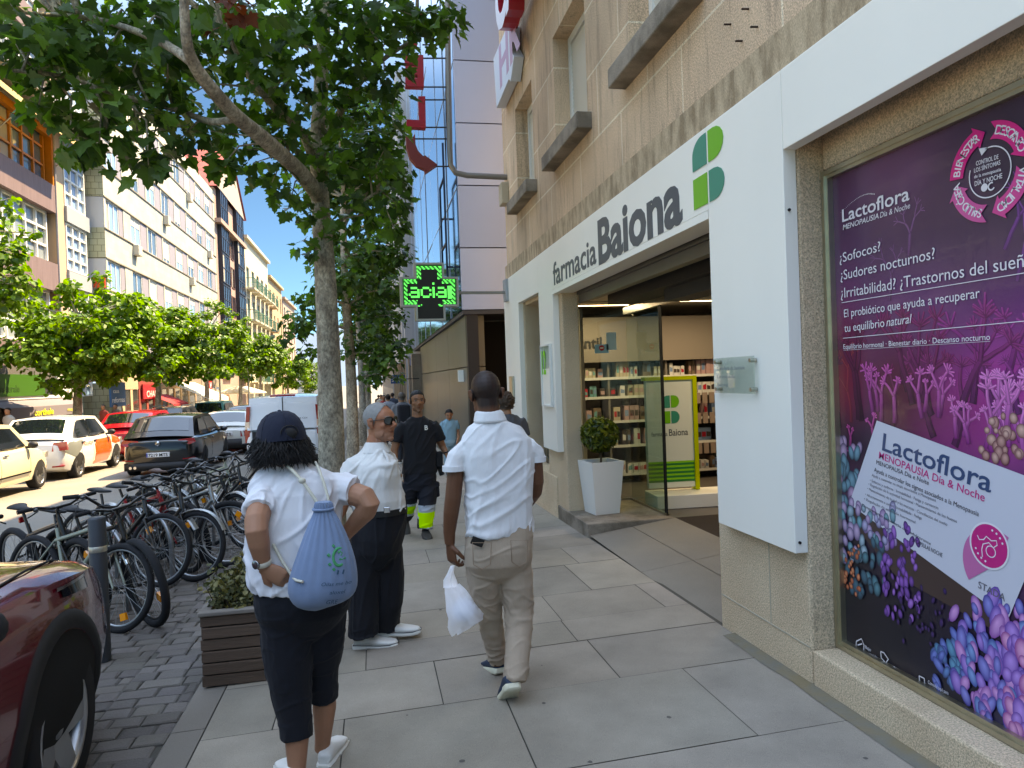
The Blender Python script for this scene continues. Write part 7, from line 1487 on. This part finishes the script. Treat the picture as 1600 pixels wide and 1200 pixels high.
# hair below the cap: many thin locks
b=MB(); hc=J(440,694,.0); rr=random.Random(9)
for i in range(2300):
    a=rr.uniform(-2.75,2.3)-math.pi/2; 
    rad=.082+.012*rr.random(); p0=hc+Vector((rad*math.cos(a)*1.05,rad*math.sin(a)*1.1,rr.uniform(-.02,.045))); out=Vector((math.cos(a),math.sin(a),0)); l=rr.uniform(.045,.092)
    p1=p0+out*rr.uniform(.004,.026)+Vector((rr.uniform(-.01,.01),0,-l*.5)); p2=p1+out*rr.uniform(-.014,.03)+Vector((rr.uniform(-.02,.02),rr.uniform(-.01,.01),-l*.5))
    b.tube([p0,lerp(p0,p1,.5)+out*.006,p1,lerp(p1,p2,.5)+Vector((rr.uniform(-.006,.006),rr.uniform(-.006,.006),0)),p2],[.003,.0032,.003,.0022,.0006],3,caps=False)
b.ell(hc+Vector((0,-.01,-.02)),(.088,.1,.07),0,16,10); b.build('hair',mk('dark_hair','1a1412',.5,var=.25,vs=60),WOM,ow)
CP=empty('cap',hc+Vector((0,0,.05)),0,'navy baseball cap worn by the woman','cap'); co=CP.location[:]
Mc=Matrix.Translation(hc+Vector((0,-.004,.028)))@Matrix.Rotation(R(24),4,'Z')@Matrix.Rotation(R(-6),4,'X')
b=MB(); n=36; R_=[]
for t in (0,8,20,35,50,65,78,88): 
    q=R(t); rx=.107*math.cos(q)**.75+.0005; ry=.122*math.cos(q)**.75+.0005; R_.append([tuple(Mc@Vector((rx*math.cos(u),ry*math.sin(u),-.018+.135*math.sin(q)))) for u in [2*math.pi*i/n for i in range(n)]])
b.loft(R_,0,True,True); M_cap=cloth('navy_twill','0d1528',.05,.9); b.build('crown',M_cap,CP,co)
b=MB(); R_=[]
for i in range(13): u=lerp(-.95,.95,i/12); R_.append([tuple(Mc@Vector((.105*math.sin(u),.11*math.cos(u)*1.05,-.012))),tuple(Mc@Vector((.1*math.sin(u)*1.02,.12*math.cos(u)+.085*math.cos(u),-.03-.01*abs(u)))),tuple(Mc@Vector((.1*math.sin(u)*1.02,.12*math.cos(u)+.085*math.cos(u),-.036-.01*abs(u)))),tuple(Mc@Vector((.105*math.sin(u),.11*math.cos(u)*1.05,-.02)))])
b.loft(R_,0,True,True); b.build('peak',M_cap,CP,co); b=MB(); b.ell(Mc@Vector((0,0,.118)),(.009,.009,.006),0,10,6); b.build('button',M_cap,CP,co)
b=MB(); b.tube([Mc@Vector((.038*math.cos(a),-.118-.0*a,.012+.034*math.sin(a))) for a in [math.pi*i/10 for i in range(11)]],.003,5); b.ell(Mc@Vector((0,-.1125,.012)),(.034,.012,.026),0,14,8); b.build('strap_opening',mk('hair_dark2','14100f',.7),CP,co)
for i in range(6): 
    a=i*math.pi/3+.4; b=MB(); b.tube([Mc@Vector((.1085*math.cos(R(t))**.75*math.cos(a),.1235*math.cos(R(t))**.75*math.sin(a),-.018+.136*math.sin(R(t)))) for t in (2,15,30,45,60,75,86)],.0013,4); b.build('seam',M_cap,CP,co)
# wrist watch and bracelet
wc=J(410.5,879,-.188); WT=empty('wristwatch',wc,0,'pale strap wristwatch on the left wrist of the woman','watch'); ax=(J(412,886,-.185)-J(405,850,-.21)).normalized(); u=ax.orthogonal().normalized(); v=ax.cross(u)
b=MB(); b.loft([[tuple(wc+ax*s+(u*math.cos(t)+v*math.sin(t))*r) for t in [2*math.pi*i/20 for i in range(20)]] for s,r in ((-.011,.0325),(-.009,.035),(.009,.0345),(.011,.032))],0,True,False); b.build('strap',mk('strap_cream','cfc6b4',.6),WT,wc)
b=MB(); cc_=wc+Vector((-.022,-.027,0)); nn=Vector((-.6,-.75,0)).normalized(); b.lathe([(.001,-.004),(.019,-.004),(.019,.005),(.016,.007),(.001,.007)],(0,0,0),18,0,frameM(cc_,nn.orthogonal(),nn.cross(nn.orthogonal()),nn)); b.build('case',mk('watch_steel','9a9a98',.25,.9),WT,wc)
bc=J(540,834,.045); b=MB(); b.tube([bc+Vector((.036*math.cos(t),.036*math.sin(t),.016*math.cos(t))) for t in [2*math.pi*i/18 for i in range(18)]],.0035,6,closed=True); tag(b.build('bracelet',M_chr,None,bc),'thin silver bracelet on the right wrist of the woman','bracelet')
# drawstring bag on her back
bgo=J(505,868,-.22); DB_=empty('drawstring_bag',bgo,0,'blue cotton drawstring bag with green sun print on the back of the woman','bag'); n=64; R_=[]
prof=[(505,784,.030,.030,.22),(506,790,.040,.034,.24),(506,797,.034,.030,.2),(507,808,.052,.040,.16),(508,830,.080,.058,.10),(508,855,.106,.078,.065),(507,880,.126,.092,.04),(505,903,.138,.098,.025),(504,922,.139,.096,.015),(505,936,.124,.08,.01),(506,945,.09,.05,.0),(506,949,.04,.02,0)]
def bagpt(i,t,off=0):
    px,py,hw_,d,pl=prof[i]; c=J(px,py,-.235); w=1+pl*math.sin(19*t+.6*math.sin(3*t))*.55+.02*math.sin(4*t+i); return Vector((c.x+(hw_+off)*math.cos(t)*w,c.y+(d+off)*math.sin(t)*w,c.z+.01*math.cos(t)*(i>8)))
for i in range(len(prof)): R_.append([tuple(bagpt(i,2*math.pi*k/n)) for k in range(n)])
b=MB(); b.loft(R_,0,True,True); M_bag=mk('blue_cotton','6c839f',.9,var=.08,vs=14,bump=.3,bs=400,bd=.002,sheen=.2); bagm=b.build('sack',M_bag,DB_,bgo)
ms=bagm.modifiers.new('s','SUBSURF'); ms.levels=1; ms.render_levels=1
b=MB(); b.tube([J(505,795,-.235)+Vector((.04*math.cos(t),.036*math.sin(t),0)) for t in [2*math.pi*i/24 for i in range(24)]],.006,6,closed=True); b.build('drawcord_ring',M_bag,DB_,bgo)
M_cord=mk('cream_cord','c9c2b0',.85,bump=.5,bs=300,bd=.003)
b=MB(); b.tube([J(434,722,-.03),J(446,725,-.09),J(457,735,-.13),J(473,752,-.165),J(488,774,-.185),J(500,792,-.20)],.0075,6); b.build('cord',M_cord,DB_,bgo); b=MB(); b.ell(J(472,751,-.168),(.016,.012,.013),0,10,6); b.build('knot',M_cord,DB_,bgo)
b=MB(); b.tube([J(493,722,-.03),J(499,735,-.12),J(506,755,-.165),J(512,775,-.18),J(514,790,-.20)],.006,6); b.build('cord',M_cord,DB_,bgo)
b=MB(); b.tube([J(455,898,-.2),J(441,877,-.185),J(428,852,-.16),J(424,838,-.12)],.0065,6); b.build('cord',M_cord,DB_,bgo); b=MB(); b.tube([J(455,900,-.25),J(463,907,-.305),J(473,909,-.325)],.006,5); b.build('cord_end',M_cord,DB_,bgo)
# print on the bag: project drawing onto the front surface
def bagfront(px,py):
    for i in range(len(prof)-1):
        if prof[i][1]<=py<=prof[i+1][1]: f=(py-prof[i][1])/(prof[i+1][1]-prof[i][1]); break
    c,hw_,d=lerp(prof[i][0],prof[i+1][0],f),lerp(prof[i][2],prof[i+1][2],f),lerp(prof[i][3],prof[i+1][3],f)
    p=J(px,py,-.235); q=(p.x-J(c,py,-.235).x)/hw_; q=max(-.97,min(.97,q)); return Vector((p.x,p.y-d*math.sqrt(1-q*q)*1.02-.0035,p.z))
def ink_path(P,w,nm,m):
    b=MB(); Q=[bagfront(*p)+Vector((0,w*.78+.002,0)) for p in P]; b.tube(Q,w*.95,8); return b.build(nm,m,DB_,bgo)
M_ink=mk('green_ink','1f8f5c',.8); M_ink2=mk('dark_ink','1f4a60',.8)
P=[(531+9.5*math.cos(R(a)),863.5+13*math.sin(R(a))) for a in range(-60,301-120,15)]
ink_path([(531+9*math.cos(R(a)),864+12.5*math.sin(R(a))) for a in range(60,300,12)],.0075,'sun_print',M_ink)
for a in (150,190,235,120): x,y=531+16*math.cos(R(a)),864+20*math.sin(R(a)); ink_path([(x-1.6,y-1.5),(x,y),(x+1.6,y+1.5)],.0065,'sun_print',M_ink)
ink_path([(529,858),(532,856),(535,859),(533,862)],.0055,'sun_print',M_ink); ink_path([(531,867),(535,868),(540,866)],.0055,'sun_print',M_ink)
for x in (529,537): ink_path([(x+1,883),(x-.5,889)],.004,'sun_print',M_ink2)
def script(t,x0,x1,y,hh):
    b=MB(); b.text(t,Matrix.Identity(4),h=hh,w=1.0,ext=0,shear=.3); V=[]
    for (x,z,_) in b.v: p=bagfront(lerp(x0,x1,x),y-z/k_); V.append((p.x,p.y-.001,p.z))
    b.v=V; b.build('lettering',M_ink2,DB_,bgo)
k_=.0028; script('Oilas me bo',505,550,905,.016); script('aloxel',517,541,918,.016); script('GRE',512,530,934,.02)
# ======== older man in white polo and dark trousers
Y0=4.92
J=lambda px,py,dy=0: onY(px,py,Y0+dy)
oo_=(J(592,1000).x,Y0,gz(J(592,1000).x,Y0)); OLD=empty('person',oo_,0,'older man with grey hair and sunglasses in white polo and dark trousers','person')
b=MB(); yw=R(-128); MO=head(b,J(594,660,.0),yw,R(2),1.12,0,True,[J(588,690,.01),J(584,712,.01)])
b.loft(rgs(J,[(583,712,.12,.08,0),(580,740,.16,.1,0),(585,790,.14,.1,0)],R(-45)))
b.tube([J(560,742,-.03),J(541,764,-.045),J(538,782,-.02),J(533,800,-.02),J(527,812,-.03)],[.04,.045,.042,.034,.027],14); hand(b,J(527,812,-.03),(-.2,-.3,-.9),(.7,.5,0),1,.6,1.05)
b.tube([J(606,722,.10),J(612,755,.14),J(612,782,.12),J(600,800,.04)],[.05,.046,.04,.03],12); hand(b,J(600,800,.04),(-.5,-.6,-.4),(-.3,0,-1),-1,.6,1.05)
for pts,r in (([J(572,840,.03),J(570,920,.0),J(566,990,-.02)],[.08,.055,.04]),([J(604,840,.05),J(607,910,.05),J(603,972,.1)],[.08,.055,.04])): b.tube(pts,r,12)
SK3=L('a86a4e')
bodo=fuse(b,.0042,'body',M_skinA,OLD,oo_,3,None,lambda V:facecol(V,MO,SK3,stub=L('a8806c')[:3],brow=(.25,.2,.17)))
hair_shell(bodo,MO,lambda P:np.where((P[:,1]<.048-.55*np.clip(.07-P[:,2],0,.2)+.0)&(P[:,2]>-.035)&(np.abs(P[:,0])<.081)&~((np.abs(P[:,0])>.074)&(P[:,2]<.028)&(P[:,1]>-.03)),1,0).astype(float),.006,mk('grey_hair','8d8a86',.8,bump=.6,bs=500,bd=.003,var=.15,vs=30),OLD,jit=.5,freq=260)
SGL=empty('sunglasses',MO@Vector((0,.1,.012)),0,'dark sunglasses worn by the older man','glasses'); so_=SGL.location[:]
for s in (-1,1):
    pts=[(s*(.033+.030*math.copysign(abs(math.cos(t))**.7,math.cos(t))),.099-.010*(abs(.033+.030*math.cos(t))/.063)**2*2,.008+.0225*math.copysign(abs(math.sin(t))**.8,math.sin(t))) for t in [2*math.pi*i/20 for i in range(20)]]
    b=MB(); b.add([tuple(MO@Vector(p)) for p in pts],[tuple(range(20))]); b.build('lens',mk('sun_lens','0a0a0c',.05,spec=1),SGL,so_); b=MB(); b.tube([MO@Vector(p) for p in pts],.003*1.1,6,closed=True); b.build('rim',mk('tortoise','2a1a12',.3),SGL,so_)
    b=MB(); b.tube([MO@Vector((s*.064,.088,.018)),MO@Vector((s*.082,.05,.017)),MO@Vector((s*.086,-.01,.014))],.003,6); b.build('temple',MATS['tortoise'],SGL,so_)
b=MB(); b.tube([MO@Vector((-.005,.104,.016)),MO@Vector((.005,.104,.016))],.004,6); b.build('bridge',MATS['tortoise'],SGL,so_)
def old_folds(V): return folds(V,.007,(.8,.4,.6),11,6.3,.22)+folds(V,.005,(.1,.1,1),10,2.3,.25)
b=MB(); b.loft(rgs(J,[(586,699,.072,.07,0),(585,706,.10,.085,0),(582,714,.16,.10,0),(578,723,.215,.12,0),(577,742,.222,.145,0),(581,762,.205,.165,0),(588,780,.19,.172,-.01),(592,790,.178,.165,-.01),(594,797,.172,.158,-.01)],R(-45)))
b.tube([J(570,726,-.02),J(554,729,-.03),J(545,750,-.045),J(541,774,-.035)],[.07,.074,.073,.071],16); b.tube([J(598,718,.06),J(606,726,.11),J(611,745,.14)],[.08,.074,.068],16)
M_polo2=cloth('offwhite_knit','d8d5d0',.03); fuse(b,.0055,'polo_shirt',M_polo2,OLD,oo_,6,old_folds)
b=MB(); c1=[MO@Vector((0,-.03,-.09)),]
b.loft([ering(J(587,690,.01),.062,.064,0,24),ering(J(587,693,.01),.074,.074,0,24),ering(J(588,706,-.005),.098,.092,0,24),ering(J(588,710,-.005),.09,.085,0,24)]); fuse(b,.0045,'collar',M_polo2,OLD,oo_,2)
b=MB(); P=[(602,703),(605,712),(607,724)]; b.tube([J(600,704,-.10),J(606,716,-.145),J(610,730,-.165)],[(.012,.004)]*3,8); b.build('placket',M_polo2,OLD,oo_)
b=MB(); b.loft(rgs(J,[(594,792,.176,.162,-.01),(594,801,.178,.164,-.01)],R(-45)),0,True,True); b.build('belt',mk('belt_black','141414',.5),OLD,oo_)
b=MB(); p=J(604,797,-.185); b.bbox(p.x-.018,p.x+.022,p.y-.006,p.y+.006,p.z-.018,p.z+.02,.003); b.build('buckle',M_chr,OLD,oo_)
b=MB(); b.loft(rgs(J,[(594,798,.172,.158,-.01),(592,815,.18,.165,0),(589,838,.178,.162,0),(588,860,.165,.145,0),(588,880,.11,.1,0),(588,892,.06,.05,0)],R(-45)))
b.tube([J(574,840,0),J(571,862,0),J(569,900,0),J(568,940,-.01),J(567,975,-.02),J(568,992,-.02)],[.11,.115,.109,.10,.098,.10],18); b.tube([J(602,840,.03),J(605,862,.03),J(607,900,.04),J(607,940,.05),J(603,968,.08),J(602,978,.1)],[.106,.11,.104,.097,.09,.09],18)
fuse(b,.006,'trousers',cloth('dark_navy_wool','080a12',.08,.9),OLD,oo_,10,lambda V:folds(V,.006,(.1,.1,1),13,3,.12)+folds(V,.008,(1,.2,.2),12,6,.3,lambda q:np.clip((J(590,965).z-q[:,2])/.08,0,1)))
shoe(OLD,oo_,J(553,1003,.02)+Vector((0,0,-.045)),R(-97),0,.29,.11,'shoe_white','sole_white','stripe_grey'); shoe(OLD,oo_,J(590,985,.1)+Vector((.0,0,-.035)),R(-97),0,.29,.11,'shoe_white','sole_white','stripe_grey')
# ======== worker walking towards the camera
Y0=8.55
J=lambda px,py,dy=0: onY(px,py,Y0+dy)
ok=(J(650,838).x,Y0,gz(J(650,838).x,Y0)); WK=empty('person',ok,0,'worker in black tee and high visibility trousers walking toward the camera','person')
b=MB(); MK_=head(b,J(652,627,0),R(188),R(-2),1.10,0,True,[J(652,648,0),J(653,664,0)])
b.loft(rgs(J,[(653,662,.12,.07,0),(654,680,.15,.1,0),(655,730,.14,.1,0)]))
b.tube([J(626,668,0),J(620,688,-.02),J(616,704,-.03),J(617,716,-.06),J(619,726,-.10)],[.055,.05,.044,.036,.028],12); hand(b,J(619,726,-.10),(.1,-.3,-.95),(.9,.2,0),-1,.55,1.05)
b.tube([J(680,668,0),J(686,686,.02),J(691,697,.05),J(695,704,.02),J(697,709,-.02)],[.055,.05,.044,.036,.028],12); hand(b,J(697,709,-.02),(.25,-.3,-.9),(-.9,.2,0),1,.6,1.05)
for pts,r in (([J(640,750,0),J(637,785,.05),J(633,810,.2)],[.08,.06,.04]),([J(667,750,0),J(667,790,-.1),J(665,826,-.14)],[.08,.06,.04])): b.tube(pts,r,12)
bodk=fuse(b,.005,'body',M_skinA,WK,ok,3,None,lambda V:facecol(V,MK_,L('9a684c'),stub=L('5a4236')[:3],brow=(.03,.025,.02)))
hair_shell(bodk,MK_,lambda P:np.clip(np.maximum((P[:,2]-.030-.62*np.clip(P[:,1],-.05,.09))/.022,np.where((P[:,1]<.022)&(np.abs(P[:,0])<.079),(P[:,2]+.035+.5*np.clip(P[:,1],-.06,.03))/.03,-1)),0,1)*(np.abs(P[:,0])<.083)*(P[:,2]<.15),.007,mk('black_hair','14110f',.6,bump=.5,bs=400,bd=.003),WK,jit=.5,freq=200)
b=MB(); b.loft(rgs(J,[(652,651,.078,.068,0),(652.5,655,.12,.08,0),(653,661,.19,.10,0),(654,669,.215,.115,0),(655,685,.205,.13,0),(656,705,.195,.138,0),(656,725,.198,.14,0),(656,739,.205,.14,0)]))
b.tube([J(634,666,0),J(626,672,0),J(621,682,-.01),J(619,691,-.02)],[.085,.078,.075,.073],14); b.tube([J(674,666,0),J(681,671,0),J(685,680,.01),J(687,688,.02)],[.085,.078,.075,.073],14)
fuse(b,.008,'tee_shirt',cloth('black_cotton','17171b',.08,.9),WK,ok,4,lambda V:folds(V,.008,(.5,.1,.8),10,3,.25))
b=MB(); p=J(666,667.5,-.128); b.text('B',frameM((p.x-.02,p.y-.012,p.z-.03),(1,0,0),(0,0,1)),h=.055,ext=.001,bold=.02); b.build('chest_emblem',M_white,WK,ok)
b=MB(); b.loft(rgs(J,[(656,733,.188,.135,0),(656,745,.195,.14,0),(655,757,.19,.135,0),(655,765,.16,.12,0)]))
b.tube([J(642,755,0),J(640,770,.0),J(637,786,.03),J(635,800,.12),J(633.5,808,.18)],[.115,.112,.098,.092,.085],16); b.tube([J(668,755,0),J(668,772,-.05),J(667,790,-.1),J(665,810,-.12),J(664,826,-.14)],[.115,.112,.10,.096,.09],16)
b.bbox(J(630,758,0).x-.03,J(630,758,0).x+.03,Y0-.07,Y0+.07,J(650,777).z,J(650,754).z,.015); b.bbox(J(683,758,0).x-.045,J(683,758,0).x+.02,Y0-.07,Y0+.07,J(650,777).z,J(650,754).z,.015)
def hiviz(V):
    c=np.tile(np.array(L('10131d')[:3]),(len(V),1)); py=lambda y:J(652,y).z; left=V[:,0]<J(652,780).x; z=V[:,2]
    lime=np.array(L('b4f000')[:3]); sil=np.array(L('a9b4bd')[:3])
    def band(m,a,d,col): 
        q=m&(z<py(a))&(z>py(d)); c[q]=col
    band(left,786,790,sil); band(left,790,803,lime); band(left,803,807,sil); band(~left,787,797,sil); band(~left,797,820,lime); band(~left,820,825,sil); return c
fuse(b,.008,'trousers',mk('work_cloth','808080',.8,attr='Col',bump=.2,bs=500,bd=.002),WK,ok,7,lambda V:folds(V,.008,(1,.1,.2),10,5,.3),hiviz)
shoe(WK,ok,J(632,806,.22)+Vector((0,.06,-.02)),R(182),R(-55),.29,.11,'shoe_grey','sole_black'); shoe(WK,ok,J(664,830,-.06)+Vector((0,.02,-.05)),R(184),R(-4),.29,.11,'shoe_grey','sole_black')
b=MB(); p=J(686,716,-.02); b.bbox(p.x-.035,p.x+.04,p.y-.06,p.y+.06,p.z-.1,p.z+.08,.015); b.tube([p+Vector((0,0,-.1)),p+Vector((.03,0,-.2))],.03,8); tag(b.build('tool_pouch',mk('pouch_black','131315',.8),None,p),'black tool pouch on the belt of the worker','pouch')
b=MB(); c=J(696,706.5,-.01); b.tube([c+Vector((.033*math.cos(t),.036*math.sin(t),.01*math.cos(t))) for t in [2*math.pi*i/14 for i in range(14)]],.008,6,closed=True); tag(b.build('wristwatch',mk('watch_black','18181a',.4),None,c),'dark wristwatch on the arm of the worker','watch')
# ======== people farther off
def passer(label,x,y,hgt,yaw,top,low,skin='a9785c',hair='241a14',vox=.014,hairbig=1.0,sleeve=.5,shorts=False,lookdown=0,group=None,curly=False,arms=.12,pack=None):
    z=gz(x,y) if x>-4 else .055+CG*y; o=(x,y,z); t=empty('person',o,0,label,'person',group); M=Matrix.Translation(o)@Matrix.Rotation(yaw,4,'Z')@Matrix.Scale(hgt/1.72,4); P=lambda *q: M@Vector(q); s=hgt/1.72
    rg=lambda h_,a,bb,dy=0:[tuple(M@Vector(q)) for q in ering((0,dy,h_),a,bb)]
    b=MB(); hs=1.0 if hgt>1.45 else 1.15; MHp=head(b,P(0,.03+lookdown*.03,1.585),yaw,-lookdown*.5,s*hs,0,True,[P(0,0,1.47),P(0,0,1.40)])
    b.loft([rg(1.4,.12,.07),rg(1.2,.14,.09),rg(.95,.13,.09)])
    for e in (-1,1):
        b.tube([P(e*.18,0,1.36),P(e*.22,-.01,1.12),P(e*.22,.05+arms*.4,.98),P(e*.18,.10+arms,.88)],[.045*s,.042*s,.034*s,.026*s],10); hand(b,P(e*.18,.10+arms,.88),M.to_3x3()@Vector((-e*.2,.3,-.9)),M.to_3x3()@Vector((-e,0,0)),e,.6,s)
        b.tube([P(e*.09,0,.8),P(e*.09,.02*e,.45),P(e*.09,-.02,.08),P(e*.09,.12,.035)],[.075*s,.055*s,.04*s,.038*s],10)
    bo=fuse(b,vox*.6,'body',M_skinA,t,o,2,None,lambda V:facecol(V,MHp,L(skin)))
    hair_shell(bo,MHp,lambda Q:np.where((Q[:,2]>.02+.7*np.clip(Q[:,1],-.06,.09))|((Q[:,1]<-.02)&(Q[:,2]>-.07)&(np.abs(Q[:,0])<.08)),1,0).astype(float)*(np.abs(Q[:,2])<.2),.010*hairbig,mk('hair_'+hair,hair,.7,bump=.6,bs=150,bd=.01),t,jit=1.2 if curly else .5,freq=70 if curly else 200)
    b=MB(); b.loft([rg(1.47,.07,.065),rg(1.44,.13,.08),rg(1.38,.2,.105),rg(1.25,.2,.125),rg(1.05,.18,.125),rg(.9,.185,.13)])
    for e in (-1,1): b.tube([P(e*.15,0,1.39),P(e*.2,0,1.3),P(e*.22,-.01,lerp(1.2,.98,sleeve-.5 if sleeve>.5 else 0))],[.075*s,.068*s,.062*s],12)
    fuse(b,vox,'top',cloth('top_'+top,top,.06),t,o,3,lambda V:folds(V,.006,(.4,.1,.8),9,x,.3))
    b=MB(); b.loft([rg(.95,.17,.125),rg(.85,.185,.135),rg(.75,.15,.11)]); lo=.5 if shorts else .09
    for e in (-1,1): b.tube([P(e*.09,0,.8),P(e*.095,.02*e,.5 if not shorts else .6),P(e*.095,-.02,lo)],[.1*s,.078*s,.068*s],12)
    fuse(b,vox,'trousers',cloth('low_'+low,low,.06),t,o,3)
    for e in (-1,1): shoe(t,o,P(e*.09,-.07,.0),yaw,0,.26*s,.1*s,'shoe_grey','sole_white',None,.012)
    if pack: b=MB(); c=P(0,-.2,1.2); b.bbox(-.15,.15,-.3,-.12,.95,1.42,.05,0,M); tag(b.build('backpack',cloth('pack_'+pack,pack),None,o),'dark backpack carried by the distant walker in grey','backpack')
    return t
p=onY(703,690,14.2); passer('boy in pale blue tee and shorts walking by the olive metal wall',p.x,14.2,1.30,R(176),'6fa0b4','7ea8b8',hair='15100e',vox=.012,lookdown=.7,shorts=False,arms=.08)
p=onY(793,690,7.6); passer('curly haired passer by hidden behind the man in the white polo',p.x,7.6,1.62,R(10),'4a4c50','2c2c30',hair='4a3628',curly=True,hairbig=2.2)
p=onY(629,660,17.5); passer('distant walker in grey top seen from behind beside the worker',p.x,17.5,1.72,R(8),'7d8288','3a3c44',hair='6a625c',sleeve=.9,pack='2a2c34')
for i,(px,Y,h,top,low,lab) in enumerate(((607,24,1.7,'8a8f96','2c2f3a','far pedestrian in grey on the right sidewalk'),(600,30,1.68,'b0443c','3a3430','far pedestrian in red on the right sidewalk'),(614,34,1.75,'3a4250','22242c','far pedestrian in dark blue on the right sidewalk'),(596,40,1.7,'c9c4ba','4a4a50','far pedestrian in pale clothes on the right sidewalk'),(592,52,1.7,'5a4a40','2a2a2e','farthest pedestrian in brown on the right sidewalk'))):
    p=onY(px,640,Y); passer(lab,p.x,Y,h,R(180 if i%2 else 0),top,low,vox=.03)
for i,(px,Y,top,lab) in enumerate(((14,29,'b9b4ac','pedestrian with dark hair before the cornered shop window at far left'),(163,34,'8a3a34','pedestrian with dark hair behind the white and orange car'),(182,36,'6a5a50','pedestrian with brown hair walking behind the red hatchback'))):
    p=onX(px,660,-11.6); passer(lab,p.x,p.y,1.7,R(150),top,'2c2c34',vox=.03)
